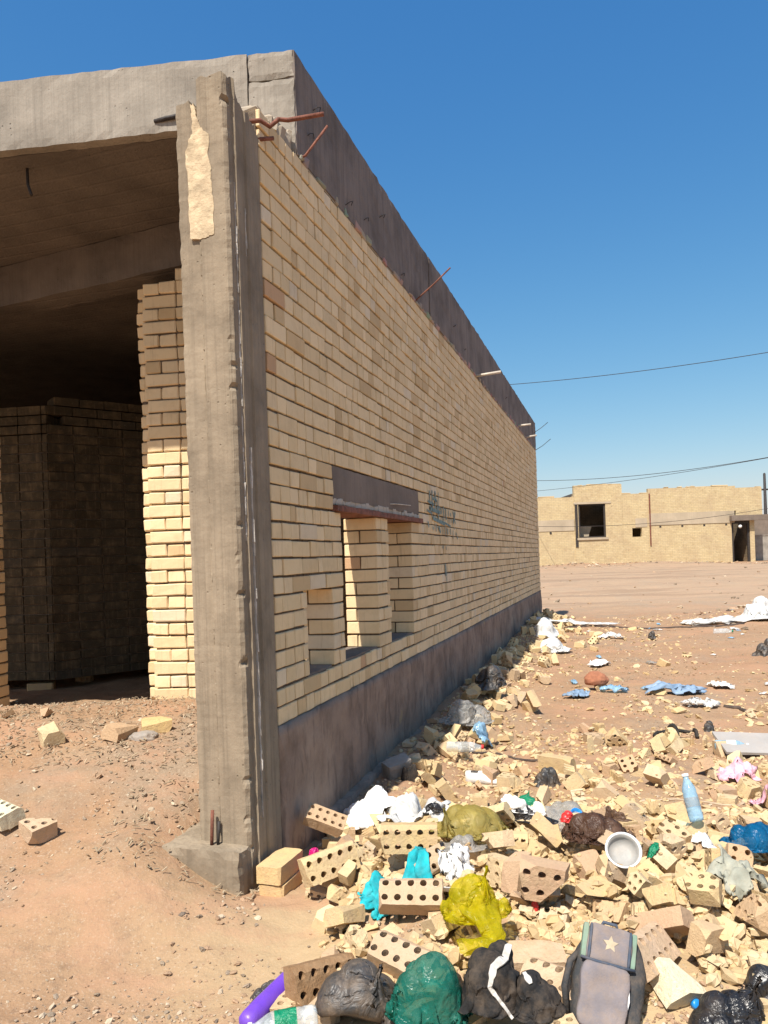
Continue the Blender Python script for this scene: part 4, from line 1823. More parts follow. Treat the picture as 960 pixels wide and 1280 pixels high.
# roof beam along the wall: three pours
ys = [(.474, 3.55), (3.56, 7.9), (7.91, 13.36)]
for i, (a, b) in enumerate(ys):
    bmobj('roof_beam', rough_box(-.26, .004 + .006 * (i % 2), a, b, Z0 + ROWS * COURSE + .004, 4.27 + .006 * i, (.2, .09, .045), .006, 11 + i, .008), M['beam'], bld, smooth=False)
# ragged mortar squeezed out under the beam
P = Pile(); rg = random.Random(8)
y = .45
while y < 13.2:
    w = rg.uniform(.03, .13)
    if rg.random() < .72:
        h = rg.uniform(.008, .05) * (1.2 if rg.random() < .3 else .8)
        P.cbox(-.05, rg.uniform(.006, .014), y, y + w, 3.688, 3.697 + h, (.40 * rg.uniform(.6, 1.1), .32 * rg.uniform(.6, 1), .22, 1), c=.006, jit=.006, rg=rg)
    y += w
P.box(-.08, -.003, .46, 13.2, 3.690, 3.700, (.35, .28, .2, 1))
P.build('mortar_bed', [M['brick']], bld)
# broken lump of concrete at the beam's front corner, over the bricks
P = Pile()
for i in range(26):
    t = rg.random(); yy = .04 + .42 * t; s = rg.uniform(.02, .05)
    P.cbox(-.12 - s, -.02 + rg.uniform(-.03, .02), yy - s, yy + s, 3.67, 3.70 + .08 * t + rg.uniform(0, .05), (.36, .30, .23, 1), c=.012, jit=.012, rg=rg)
P.build('mortar_lump', [M['brick']], bld)
# fascia: skewed to the wall
FD = Vector((-.9877, -.1565, 0)); FN = Vector((.1565, -.9877, 0)).normalized()
fa = math.atan2(FD.y, FD.x)
def fpos(u, v, z): return Vector((-.0 + FD.x * u - FN.x * v, .474 + FD.y * u - FN.y * v, z))
def fascia_bm(u0, u1, v0, v1, z0, z1, step, amp, seed, edge):
    return rough_box(u0, u1, v0, v1, z0, z1, step, amp, seed, edge, lambda p: fpos(p.x, p.y, p.z + (.016 * p.x if p.z > 4.1 else 0)))
bm = fascia_bm(.262, 9.2, -.002, .07, 3.90, 4.272, (.06, .07, .05), .0035, 31, .009)
bmesh.ops.recalc_face_normals(bm, faces=bm.faces)
bmobj('roof_fascia', bm, M['fascia'], bld)
# the beam's end shows pale at the corner, a formwork lip across it
bm = fascia_bm(.0, .258, -.012, .02, 3.70, 4.11, .03, .005, 37, .012); bmesh.ops.recalc_face_normals(bm, faces=bm.faces)
bmobj('beam_end', bm, M['fascia'], bld)
bm = fascia_bm(.0, .258, -.004, .02, 4.118, 4.268, .03, .004, 39, .012); bmesh.ops.recalc_face_normals(bm, faces=bm.faces)
bmobj('beam_end_lip', bm, M['fascia'], bld)
# roof slab: L-shaped, opening invented so sun falls into the strip beside the long wall
def prism(pts, z0, z1):
    bm = bmesh.new()
    lo = [bm.verts.new((p[0], p[1], z0)) for p in pts]; hi = [bm.verts.new((p[0], p[1], z1)) for p in pts]
    n = len(pts); bm.faces.new(lo[::-1]); bm.faces.new(hi)
    for i in range(n): bm.faces.new((lo[i], lo[(i + 1) % n], hi[(i + 1) % n], hi[i]))
    bmesh.ops.recalc_face_normals(bm, faces=bm.faces); return bm
f0 = fpos(.264, .073, 0); f1 = fpos(9.2, .073, 0)
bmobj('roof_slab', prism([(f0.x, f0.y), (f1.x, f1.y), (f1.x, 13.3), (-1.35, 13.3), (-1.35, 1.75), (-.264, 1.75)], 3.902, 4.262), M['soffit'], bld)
# porch beam over the door pillars
ba = R(-7)
def bpos(p): return Vector((p.x * math.cos(ba) - p.y * math.sin(ba) - .9, p.x * math.sin(ba) + p.y * math.cos(ba) + 1.30, p.z))
bm = rough_box(-7.5, .66, 0, .26, 3.585, 3.90, (.15, .12, .08), .006, 41, .012, bpos); bmesh.ops.recalc_face_normals(bm, faces=bm.faces)
bmobj('porch_beam', bm, M['soffit'], bld)

# door pillars of brick
def pillar(name, wx, wy, rot, w, d, z0, z1, seed, nib=0.0, top=0):
    P = Pile(); rg = random.Random(seed); r = 0; z = z0; hb = COURSE - JOINT
    while z + hb < z1:
        sx, sy = rg.gauss(0, .004), rg.gauss(0, .004); lit = 1.0
        y0, y1 = 0, d
        if r % 2: parts = [(-w / 2, -w / 2 + .24), (-w / 2 + .245, w / 2)]
        else: parts = [(-w / 2, -w / 2 + .115), (-w / 2 + .121, -w / 2 + .24), (-w / 2 + .246, w / 2)]
        for a, b in parts:
            if b - a < .02: continue
            P.cbox(a + sx, b + sx, y0 + sy + rg.gauss(0, .003), y1, z + rg.uniform(-.001, .001), z + hb + rg.uniform(-.002, .002), brick_col(rg), c=.006, jit=.003, rg=rg)
        if nib:
            P.cbox(-w / 2 - nib + sx, -w / 2 - .004 + sx, .075 + sy, d, z, z + hb, brick_col(rg), c=.008, jit=.003, rg=rg)
        z += COURSE; r += 1
    if top: P.cbox(w / 2 - .26, w / 2 - .14, .02, .2, z, z + hb, brick_col(rg), c=.008, jit=.004, rg=rg)
    P.box(-w / 2 + .014 , w / 2 - .014, .016, d - .016, z0, z - JOINT - .004, mi=1)
    if nib: P.box(-w / 2 - nib + .012, -w / 2 + .014, .075 + .014, d - .016, z0, z - JOINT - .004, mi=1)
    l = to_local(wx, wy)
    return P.build(name, [M['brick'], M['mortar']], bld, (l[0], l[1], 0), (0, 0, rot))
pillar('brick_pillar', -1.37, 5.28, R(9), .49, .36, .48, 3.50, 61, .075, 1)
pillar('brick_pillar', -3.33, 5.82, R(9), .50, .36, .42, 3.50, 62)
# inner walls, roofless strip walled off
def lbox(name, x0, x1, y0, y1, z0, z1, m): P = Pile(); P.box(x0, x1, y0, y1, z0, z1); return P.build(name, [m], bld)
lbox('light_block_wall', -1.45, -1.25, 1.76, 13.2, .3, 3.90, M['darkbrick'])  # unseen, added to keep sun from the roofless strip out of the rooms
lbox('left_wall', -9.0, -8.76, -.6, 13.3, 0, 3.90, M['farbrick'])
lbox('rear_wall', -8.75, -.25, 13.11, 13.35, 0, 3.90, M['farbrick'])
def partition(pts, h, seed):
    P = Pile(); rg = random.Random(seed); hb = COURSE - JOINT
    (ax, ay), (bx, by) = pts; L = math.hypot(bx - ax, by - ay); ang = math.atan2(by - ay, bx - ax)
    for r in range(int(h / COURSE)):
        y = 0
        if r * COURSE > h - .4 and rg.random() < .3: y = rg.uniform(0, .5)
        while y < L:
            w = .24
            P.cbox(y + .004, min(y + w, L) - .004, rg.gauss(0, .003), .24, .45 + r * COURSE, .45 + r * COURSE + hb, tuple(.09 * q for q in brick_col(rg)[:3]) + (1,), rg=rg)  # brick tone scaled far down: the room's darkness is painted in
            y += w
    P.box(.01, L - .01, .015, .225, .45, .45 + (int(h / COURSE) - 4) * COURSE, mi=1)
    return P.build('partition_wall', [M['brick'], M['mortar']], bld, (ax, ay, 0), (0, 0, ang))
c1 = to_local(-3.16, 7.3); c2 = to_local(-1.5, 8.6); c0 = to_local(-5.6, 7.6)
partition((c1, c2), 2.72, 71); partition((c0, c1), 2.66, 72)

# corner column
def column():
    w, d = .25, .335; rg = random.Random(3)
    prof = []
    def seg(a, b, n):
        for i in range(n): prof.append((a[0] + (b[0] - a[0]) * i / n, a[1] + (b[1] - a[1]) * i / n))
    # front (left to right), with a step near the middle and boards proud of each other
    seg((-w, -d + .008), (-w + .105, -d + .006), 8); seg((-w + .105, -d + .006), (-w + .112, -d - .004), 2)
    seg((-w + .112, -d - .004), (-.012, -d - .006), 9); seg((-.012, -d - .006), (.004, -d + .008), 3)
    # right flank: upright board grooves
    yy = -d + .008
    for k, wd in enumerate((.05, .035, .06, .045, .07, .05)):
        off = (.004, .016, .010, .020, .012, .006)[k]
        seg((off, yy), (off, yy + wd - .006), 4); seg((off, yy + wd - .006), ((.016, .010, .020, .012, .006, .0)[k], yy + wd), 2); yy += wd
    seg((0, yy), (-.02, .0), 2); seg((-.02, .0), (-w, .0), 4); seg((-w, 0), (-w, -d + .008), 6)
    bm = bmesh.new(); rings = []
    nz_ = 190; zb, zt = .05, 3.67; n = len(prof)
    for j in range(nz_ + 1):
        t = j / nz_; ring = []
        for (x, y) in prof:
            z = zb + (zt - zb) * t
            if t > .93:
                # the head is broken: left shoulder lower, a gap, the right shoulder standing highest
                u = (x + w) / w
                top = 3.57 if u < .28 else 3.50 if u < .42 else 3.66
                if y > -d + .06: top = 3.60 - .25 * max(0, (y + d - .06)) + .02 * noise.noise(Vector((x * 40, y * 40, 1)))
                top += .018 * noise.noise(Vector((x * 30, y * 30, 7)))
                z0 = zb + (zt - zb) * .93
                z = z0 + (top - z0) * (t - .93) / .07
            arr = 1 if (abs(x + .006) < .02 and y < -d + .03) or (abs(x + w) < .005 and y < -d + .03) else 0
            a = .0016 + .0022 * arr
            k = noise.noise(Vector((x * 25, z * 17, y * 25))) ; k2 = noise.noise(Vector((x * 9 + 4, z * 34, y * 9)))
            nx_, ny_ = (x + w / 2) / (w / 2), (y + d / 2) / (d / 2)
            pit = max(0, noise.noise(Vector((x * 12, z * 23, 77))) - .22) * .045 * (1 if abs(x + .006) < .02 and y < -d + .03 else 0)
            ring.append(bm.verts.new((x + nx_ * (a * k + .5 * a * k2 - pit) * (1 if abs(nx_) > .8 else 0), y + ny_ * (a * k2 * .8 + .6 * a * k - pit) * (1 if abs(ny_) > .8 else 0), z)))
        rings.append(ring)
    for j in range(nz_):
        for i in range(n):
            bm.faces.new((rings[j][i], rings[j][(i + 1) % n], rings[j + 1][(i + 1) % n], rings[j + 1][i]))
    c = bm.verts.new((-w / 2, -d / 2, 3.52))
    for i in range(n): bm.faces.new((rings[-1][i], rings[-1][(i + 1) % n], c))
    bmesh.ops.recalc_face_normals(bm, faces=bm.faces)
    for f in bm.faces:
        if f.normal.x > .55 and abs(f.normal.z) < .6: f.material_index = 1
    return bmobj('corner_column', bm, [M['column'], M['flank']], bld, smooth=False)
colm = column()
# slurry lines down the column's flank, ridge of pale mortar down its face
def drip(name, x, y, z0, z1, w, seed, m, par=colm, ax=0, gap=.35):
    P = Pile(); rg = random.Random(seed); z = z0
    while z < z1:
        h = rg.uniform(.02, .09); ww = w * rg.uniform(.4, 1.3); o = rg.uniform(-w, w) * .4
        if rg.random() > gap:
            if ax == 0: P.cbox(x - .015, x + .003 + .003 * rg.random(), y + o - ww, y + o + ww, z, z + h, (.6, .56, .5, 1), c=ww * .5, jit=.002, rg=rg)
            else: P.cbox(x + o - ww, x + o + ww, y - .004 - .004 * rg.random(), y + .012, z, z + h, (.5, .43, .34, 1), c=ww * .5, jit=.003, rg=rg)
        z += h * .92
    if ax == 0: P.box(x - .02, x + .0015, y - w * .35, y + w * .35, z0, z1, (.45, .42, .38, 1))
    else: P.box(x - w * .4, x + w * .4, y - .003, y + .012, z0, z1, (.4, .34, .27, 1))
    return P.build(name, [m], par)
drip('slurry_streak', .006, -.285, 1.6, 3.2, .003, 1, M['whitemortar'], gap=.3)
drip('slurry_streak', .018, -.235, .35, 2.0, .004, 2, M['whitemortar'], gap=.45)
drip('slurry_streak', .012, -.20, 2.9, 3.1, .002, 4, M['whitemortar'], gap=.2)
drip('mortar_ridge', -.142, -.330, .3, 2.95, .0045, 3, M['column'], ax=1, gap=.3)
# bare patch where the render has come off
bm = bmesh.new(); rg = random.Random(6)
out = []
for x, z in ((-.205, 2.955), (-.16, 2.945), (-.12, 2.95), (-.085, 2.96), (-.082, 3.1), (-.09, 3.19), (-.088, 3.25), (-.10, 3.31), (-.095, 3.40), (-.125, 3.43),
             (-.14, 3.46), (-.155, 3.50), (-.165, 3.55), (-.18, 3.55), (-.175, 3.47), (-.175, 3.42), (-.195, 3.39), (-.215, 3.33), (-.208, 3.24), (-.204, 3.1)):
    out.append((x + .012, z))
pv = []
for i in range(len(out)):
    (xa_, za_), (xb_, zb_) = out[i], out[(i + 1) % len(out)]
    for k in range(5): pv.append(bm.verts.new((xa_ + (xb_ - xa_) * k / 5 + rg.uniform(-.0035, .0035), -.3425, za_ + (zb_ - za_) * k / 5 + rg.uniform(-.004, .004))))
out = pv
f = bm.faces.new(out)
r = bmesh.ops.extrude_face_region(bm, geom=[f], use_keep_orig=True)
bmesh.ops.translate(bm, verts=[v for v in r['geom'] if isinstance(v, bmesh.types.BMVert)], vec=(0, .03, 0))
bmesh.ops.recalc_face_normals(bm, faces=bm.faces)
bmobj('bare_patch', bm, M['patch'], colm)
bmobj('column_footing', rough_box(-.40, -.004, -.435, .1, -.25, .262, .035, .006, 51, .016), M['column'], bld)

# rebar stubs and tie wires (points in the building's own frame)
def bar(name, pts, r=.008, m='rust', seg=7): return bmobj(name, tube(pts, r, seg), M[m], bld, smooth=True)
bar('rebar', [(-.06, -.06, 3.60), (.02, -.02, 3.615), (.05, .02, 3.60), (.085, .05, 3.645), (.12, .08, 3.65), (.30, .10, 3.655)], .011)
bar('rebar', [(-.1, -.02, 3.56), (-.01, .01, 3.545), (.05, .06, 3.565)], .010)
bar('rebar', [(-.05, .50, 3.68), (.03, .52, 3.71), (.15, .56, 3.87)], .007)
bar('rebar', [(-.05, 3.02, 3.69), (.0, 3.02, 3.70), (.16, 3.05, 3.83), (.30, 3.1, 3.97)], .007)
bar('rebar', [(-.05, 6.0, 3.70), (.30, 6.05, 3.735)], .017, 'palesteel')
bar('rebar', [(-.05, 10.2, 3.74), (.22, 10.25, 3.76)], .018, 'palesteel')
bar('rebar', [(-.05, 11.6, 3.74), (.18, 11.65, 3.77)], .018, 'palesteel')
bar('rebar', [(-.05, 13.0, 4.0), (.15, 13.1, 4.14), (.28, 13.2, 4.26)], .006, 'darksteel')
bar('rebar', [(-.05, 13.2, 3.66), (.15, 13.25, 3.78), (.32, 13.3, 3.92)], .006, 'darksteel')
for k, (yy, zz) in enumerate(((.72, 4.06), (.62, 3.86), (1.25, 3.75), (1.62, 3.80), (2.0, 3.98), (2.55, 3.74), (4.6, 3.9), (5.2, 3.8), (8.6, 3.9))):
    pr = .008 if k % 2 else .02
    bar('tie_wire', [(-.02, yy, zz), (.012 + pr, yy + .01, zz + .03), (.016 + pr, yy + .05, zz + .05), (.012, yy + .09, zz + .045)], .0028, 'darksteel', 5)
fo = fpos(.78, 0, 0)
bar('rebar', [fpos(.80, -.002, 3.965), fpos(.73, -.012, 3.97), fpos(.64, -.016, 3.975)], .012, 'darksteel')
bar('rebar', [(-1.72, .42, 3.95), (-1.70, .40, 3.80), (-1.66, .38, 3.72)], .009, 'darksteel')
bar('rebar', [(-.17, -.37, .25), (-.168, -.366, .33), (-.166, -.36, .41)], .008)
bar('rebar', [(-.145, -.36, .25), (-.142, -.356, .31), (-.140, -.352, .36)], .007, 'darksteel')

# lintel over the window openings
lz0, lz1 = Z0 + 12 * COURSE, Z0 + 15 * COURSE - JOINT
bmobj('window_lintel', rough_box(-T + .01, .002, LINT[0] + .004, LINT[1] - .004, lz0 + .062, lz1, (.1, .07, .05), .003, 81, .006), M['lintel'], bld)
P = Pile(); rg = random.Random(82); y = LINT[0]
while y < LINT[1] - .03:
    w = min(rg.uniform(.05, .12), LINT[1] - y)
    P.cbox(-T + .012, rg.uniform(-.004, .006), y, y + w, lz0 + .030, lz0 + .062 + rg.uniform(-.004, .018), (.52, .44, .35, 1), c=.006, jit=.004, rg=rg); y += w
P.build('lintel_mortar', [M['brick']], bld)
bmobj('lintel_plate', rough_box(-T + .015, .030, LINT[0] - .0, LINT[1] + .03, lz0 - .008, lz0 + .029, (.2, .1, .03), .002, 83, .004), M['rust'], bld)
bar('tie_wire', [(-.02, 2.0, lz0 + .10), (.03, 2.1, lz0 + .105), (.02, 2.55, lz0 + .12)], .004, 'palesteel')

# faded paint scrawl on the wall: two illegible rows of strokes and a dribble below
P = Pile(); rg = random.Random(12)
def stroke(y0, z0, y1, z1, w=.012):
    n = max(2, int(math.hypot(y1 - y0, z1 - z0) / .03))
    for i in range(n):
        a, b = i / n, (i + 1) / n
        ya, za, yb, zb_ = y0 + (y1 - y0) * a, z0 + (z1 - z0) * a, y0 + (y1 - y0) * b, z0 + (z1 - z0) * b
        r = int(((za + zb_) / 2 - Z0) / COURSE); off = ((za + zb_) / 2 - Z0) - r * COURSE
        if off > COURSE - JOINT - .002: continue
        base = len(P.v); dx, dz = (yb - ya), (zb_ - za); L = math.hypot(dx, dz) or 1; nx_, nz2 = -dz / L * w, dx / L * w
        for yy, zz in ((ya + nx_, za + nz2), (yb + nx_, zb_ + nz2), (yb - nx_, zb_ - nz2), (ya - nx_, za - nz2)):
            P.v.append(Vector((.0085, yy, zz))); P.c.append((.1, .2, .2, 1))
        P.f.append([base, base + 1, base + 2, base + 3]); P.m.append(0)
gy, gz = 3.28, 1.93
# upper row: I N with a hatch behind, then short uprights
for (a, b, c, d) in ((.0, .16, .02, -.04), (.10, .17, .10, -.03), (.22, .17, .22, .0), (.22, .16, .36, .0), (.36, .17, .36, .0), (.14, .10, .30, .08),
                     (-.06, .06, .40, .03), (.0, .0, .42, -.02), (.30, .04, .34, -.08), (.46, .03, .47, -.09), (.56, .05, .57, -.09), (.66, .03, .67, -.08),
                     (.78, .02, .79, -.1), (.88, .0, .89, -.1), (1.0, .02, 1.12, -.10), (1.12, .02, 1.0, -.10),
                     (-.1, -.02, .2, -.06), (.1, -.08, .6, -.12), (.5, -.10, 1.05, -.15),
                     (-.08, -.12, -.07, -.17), (.08, -.13, .12, -.19), (.22, -.13, .22, -.2), (.34, -.15, .4, -.21), (.50, -.15, .5, -.22), (.62, -.14, .62, -.23),
                     (.72, -.16, .72, -.25), (.86, -.16, .86, -.25), (.98, -.17, .98, -.26), (1.12, -.2, 1.2, -.25),
                     (.56, -.5, .57, -.62), (.62, -.52, .60, -.68), (.5, -.3, .5, -.36), (.62, -.30, .63, -.37)):
    stroke(gy + a, gz + b, gy + c, gz + d, .013 + rg.uniform(-.004, .006))
P.build('painted_scrawl', [M['graffiti']], bld)
# ---------------------------------------------------------------- loose bricks (poses from a settled pile)
VM = [brick_variant(*v) for v in VARIANTS]
for me in VM:
    me.materials.append(M['loose'])
    me.polygons.foreach_set('use_smooth', [False] * len(me.polygons))
HULL = []
for me in VM:
    bm = bmesh.new(); bm.from_mesh(me)
    r = bmesh.ops.convex_hull(bm, input=bm.verts)
    dead = set(r['geom_interior']) | set(r['geom_unused'])
    bmesh.ops.delete(bm, geom=[v for v in dead if isinstance(v, bmesh.types.BMVert)], context='VERTS')
    bmesh.ops.delete(bm, geom=[f for f in bm.faces if f not in set(r['geom'])], context='FACES')
    bm.verts.index_update(); bm.verts.ensure_lookup_table()
    HULL.append(([v.co.copy() for v in bm.verts], [[v.index for v in f.verts] for f in bm.faces])); bm.free()
class Bit: pass
BITS = []
for ln in BAKED.strip().split('\n'):
    v, s, x, y, z, qx, qy, qz = map(int, ln.split())
    b = Bit(); b.v = v; b.s = s / 100; b.p = Vector((x, y, z)) / 1000; q = Vector((qx, qy, qz)) / 999
    w = math.sqrt(max(0, 1 - q.length_squared)); b.q = Quaternion((w, q.x, q.y, q.z)).normalized(); b.label = None
    lx, ly = to_local(b.p.x, b.p.y)
    b.lx = lx
    BITS.append(b)
hr = random.Random(31)
for b in BITS:
    if b.v in (0, 1) and hr.random() < .66: b.v = hr.choice((2, 3, 4, 5, 16, 13, 15, 3, 5, 12, 17))
for b in BITS:
    if b.p.y < 4.3 and b.p.x > -.6:
        b.s *= .84; b.p.z -= .014
def pix(p):
    d = p - Vector((0, 0, EYE)); a, c = d.x / d.y * 960, d.z / d.y * 960
    C, S = math.cos(.034), math.sin(.034)
    return 480 + a * C - c * S * 1.0, 698 - c * C - a * S
def near_ground():
    V, F, used = [], [], {}
    for f in GF:
        c = GV[f[0]]
        if 1.5 < c[1] < 22 and -4 < c[0] < 12:
            F.append([used.setdefault(i, len(used)) for i in f])
    V = [None] * len(used)
    for i, k in used.items(): V[k] = Vector(GV[i])
    return V, F
NGV, NGF = near_ground()
GBVH = BVHTree.FromPolygons(NGV, NGF)
def make_bvh(bits):
    V, F = list(NGV), list(NGF)
    for b in bits:
        hv, hf = HULL[b.v]; o = len(V); m = Matrix.Translation(b.p) @ b.q.to_matrix().to_4x4() @ Matrix.Scale(b.s, 4)
        V += [m @ v for v in hv]; F += [[o + i for i in f] for f in hf]
    return BVHTree.FromPolygons(V, F)
CAM = Vector((0, 0, EYE))
def gnd(px, py):
    """where the sight line through a photo pixel meets the bare ground"""
    h = GBVH.ray_cast(CAM, ray(px, py).normalized())[0]
    return h
# ------- clearings for the things that lie among the bricks: (pixel x, y of the base, radius in m)
CLEAR = [(452, 1268, .20), (538, 1272, .17), (640, 1262, .22), (748, 1262, .20), (908, 1285, .20), (597, 1150, .15), (505, 1150, .26), (500, 1215, .14),
         (410, 1245, .13), (345, 1262, .12), (365, 1285, .12), (462, 1020, .2), (518, 1022, .17), (585, 1025, .22), (645, 1035, .2), (700, 1040, .2),
         (748, 1058, .2), (778, 1080, .12), (935, 1048, .22), (680, 1110, .13), (512, 1058, .15), (412, 1085, .14), (812, 1200, .16), (665, 1205, .16), (690, 1260, .15), (652, 1010, .12), (845, 1200, .1)]
cl = []
for px, py, r in CLEAR:
    h = gnd(px, py)
    if h: cl.append((h.x, h.y, r))
def cleared(b):
    for x, y, r in cl:
        if (b.p.x - x) ** 2 + (b.p.y - y) ** 2 < (r * .8) ** 2 and b.p.z > ground_z(b.p.x, b.p.y, False) + .055: return True
    return False
def stray(b):
    u, w = pix(b.p)
    if b.p.y > 4.2 or u < 100: return False
    edge = 392 if w < 1120 else 392 + (w - 1120) * .55 if w < 1185 else 428 - (w - 1185) * .9
    return u < edge
def thin(i, b):
    k = (i * 7919 % 100) / 100
    if b.p.y < 4.2: return b.p.z - ground_z(b.p.x, b.p.y, False) > .21
    if 1.0 < b.p.x < 2.9 and b.p.y < 6.0: return k < .38
    if b.p.y < 6.2 and b.lx > .25: return k < .50
    return b.p.y > 6 and k < .25
BITS = [b for i, b in enumerate(BITS) if not cleared(b) and not stray(b) and not thin(i, b)]
TOP = make_bvh(BITS)
def hit(px, py):
    return TOP.ray_cast(CAM, ray(px, py).normalized())[0] or gnd(px, py)
def top_z(x, y, default=None):
    h = TOP.ray_cast(Vector((x, y, 4)), Vector((0, 0, -1)))[0]
    return h.z if h else ground_z(x, y)
# ------- bricks placed one by one
def loose(kind_i, px, py, rot, label, group=None, lift=.0, s=1.0, mat=None, name=None, at=None):
    h = at if at is not None else hit(px, py)
    me = VM[kind_i]
    if mat:
        me = me.copy(); me.materials.clear(); me.materials.append(M[mat])
    o = bpy.data.objects.new(name or ('brick' if VARIANTS[kind_i][0] in ('full', 'plain') else 'broken_brick'), me); link(o)
    e = Euler([R(a) for a in rot]).to_matrix()
    lo = min((e @ v.co).z for v in VM[kind_i].vertices) * s
    o.location = (h.x, h.y, h.z - lo + lift); o.rotation_euler = [R(a) for a in rot]; o.scale = (s, s, s)
    return tag(o, label, 'brick', group)
M['burnt'] = m_loose('burnt_brick', [(0, (.22, .12, .055, 1)), (1, (.25, .14, .065, 1))], .25)
M['paleloose'] = m_loose('pale_brick', [(0, (.70, .63, .44, 1)), (1, (.74, .66, .47, 1))], .2)
M['warmloose'] = m_loose('ochre_brick', [(0, (.60, .42, .19, 1)), (1, (.66, .46, .22, 1))], .35)
b1 = to_world(.105, -.235); b1.z = ground_z(b1.x, b1.y) - .015
loose(1, 0, 0, (0, 0, 77 - 5), 'ochre brick at the foot of the corner column, lower of a stack of two', at=b1, mat='warmloose')
b2 = to_world(.098, -.24); b2.z = b1.z + .078
loose(1, 0, 0, (0, 1, 71), 'ochre brick at the foot of the corner column, resting on top of another brick', at=b2, mat='warmloose')
loose(0, 0, 1028, (16, 4, -38), 'pale cream perforated brick on bare dirt, cut by the left picture edge', lift=-.012, mat='paleloose')
loose(4, 52, 1046, (14, -6, 52), 'buff half brick with a few holes lying on bare dirt beside the pale cream brick', lift=-.012, mat='loosepink')
loose(0, 505, 1212, (26, 6, -38), 'pinkish buff brick with ten open holes tilted toward the camera below the turquoise cloth', lift=-.03, mat='loosepink')
loose(0, 515, 1152, (38, 0, -7), 'dusty pink perforated brick lying on the turquoise cloth', lift=.035, mat='loosepink')
loose(0, 402, 1238, (70, 8, 38), 'scorched brown perforated brick standing on edge behind the grey bag', lift=-.04, mat='burnt')
loose(2, 680, 1120, (90, 8, -12), 'big buff half brick showing rows of holes, standing behind the yellow bag', lift=-.01, s=1.12)
loose(0, 512, 1060, (82, 0, -4), 'long buff brick on edge showing its dark holes below the white sheet', lift=-.02)
loose(0, 412, 1095, (70, -8, 28), 'buff brick on edge with its holed face out beside the pink wrapper at the wall', lift=-.03)
loose(0, 808, 1212, (46, 8, 52), 'large perforated brick leaning with its holed face up, right of the grey backpack', lift=-.03, mat='loosepink', s=1.08)
loose(1, 660, 1212, (8, 0, -2), 'smooth pale orange brick lying flat behind the black garment', lift=-.02, mat='loosepink')
loose(0, 698, 1250, (22, -4, -48), 'pinkish brick with shallow holes wedged between black garment and backpack', lift=-.02, mat='loosepink')
loose(5, 845, 1245, (30, 20, 30), 'pale broken brick block right of the backpack near the black bag', lift=-.03, mat='paleloose')
loose(3, 196, 912, (0, 0, 20), 'buff half brick lying before the doorway pillar amid straw', lift=-.01, mat='warmloose')
loose(3, 150, 922, (10, 5, 70), 'small buff brick chunk lying in the straw left of the doorway brick', lift=-.02)
loose(1, 52, 862, (0, 0, 10), 'shadowed brick on the dark floor just inside the doorway', lift=-.01)
loose(2, 105, 852, (0, 0, -20), 'broken brick on the dark floor deeper inside the doorway', lift=-.01)

# ------- the rest of the bricks: the 300 that show largest are objects
for b in BITS:
    u, w = pix(b.p); b.uv = (u, w)
    d = VM[b.v]['dims']; sz = (d[0] * d[1] + d[1] * d[2] + d[0] * d[2]) * b.s * b.s
    b.show = sz / (b.p.y ** 2)
    # hidden under others?
    q = TOP.ray_cast(CAM, (b.p - CAM).normalized())
    depth = (b.p - CAM).length - q[3] if q[0] is not None else 0
    if depth > .12: b.show *= .1
    elif depth > .085: b.show *= .4
    if not (-10 < u < 970 and w < 1300): b.show = -1
BITS.sort(key=lambda b: -b.show)
NMADE = 282
zone_words = {'heap': ('rubble heap in the foreground', 'bricks of the front rubble heap'), 'right': ('scattered rubble right of the heap', 'bricks scattered on the right'),
              'wall': ('strip of rubble along the long wall', 'bricks along the wall'), 'lane': ('open dirt lane beyond the heap', 'bricks on the open lane'), 'ramp': ('dirt in front of the doorway', 'bricks before the doorway')}
kind_words = {'full': 'whole perforated buff brick', 'plain': 'whole smooth buff brick', 'half': 'broken half brick with holes', 'shard': 'small angular brick shard', 'slice': 'thin split slab of brick'}
rest = []
for i, b in enumerate(BITS):
    if i >= NMADE: rest.append(b); continue
    k = VARIANTS[b.v][0]
    o = bpy.data.objects.new('brick' if k in ('full', 'plain') else 'broken_brick', VM[b.v]); link(o)
    o.rotation_mode = 'QUATERNION'; o.location = b.p; o.rotation_quaternion = b.q; o.scale = (b.s,) * 3
    x, y = b.p.x, b.p.y
    z = 'ramp' if x < -.6 else 'wall' if (b.lx < 1.0 and y > 4.3) else 'heap' if y < 4.25 else 'right' if (x > .95 and y < 5.9) else 'lane'
    kw = 'broken half brick without holes' if k == 'half' and VARIANTS[b.v][1] in (4, 6) else kind_words[k]
    tag(o, '%s lying in the %s' % (kw, zone_words[z][0]), 'brick', '%s, %s' % (zone_words[z][1], kw))
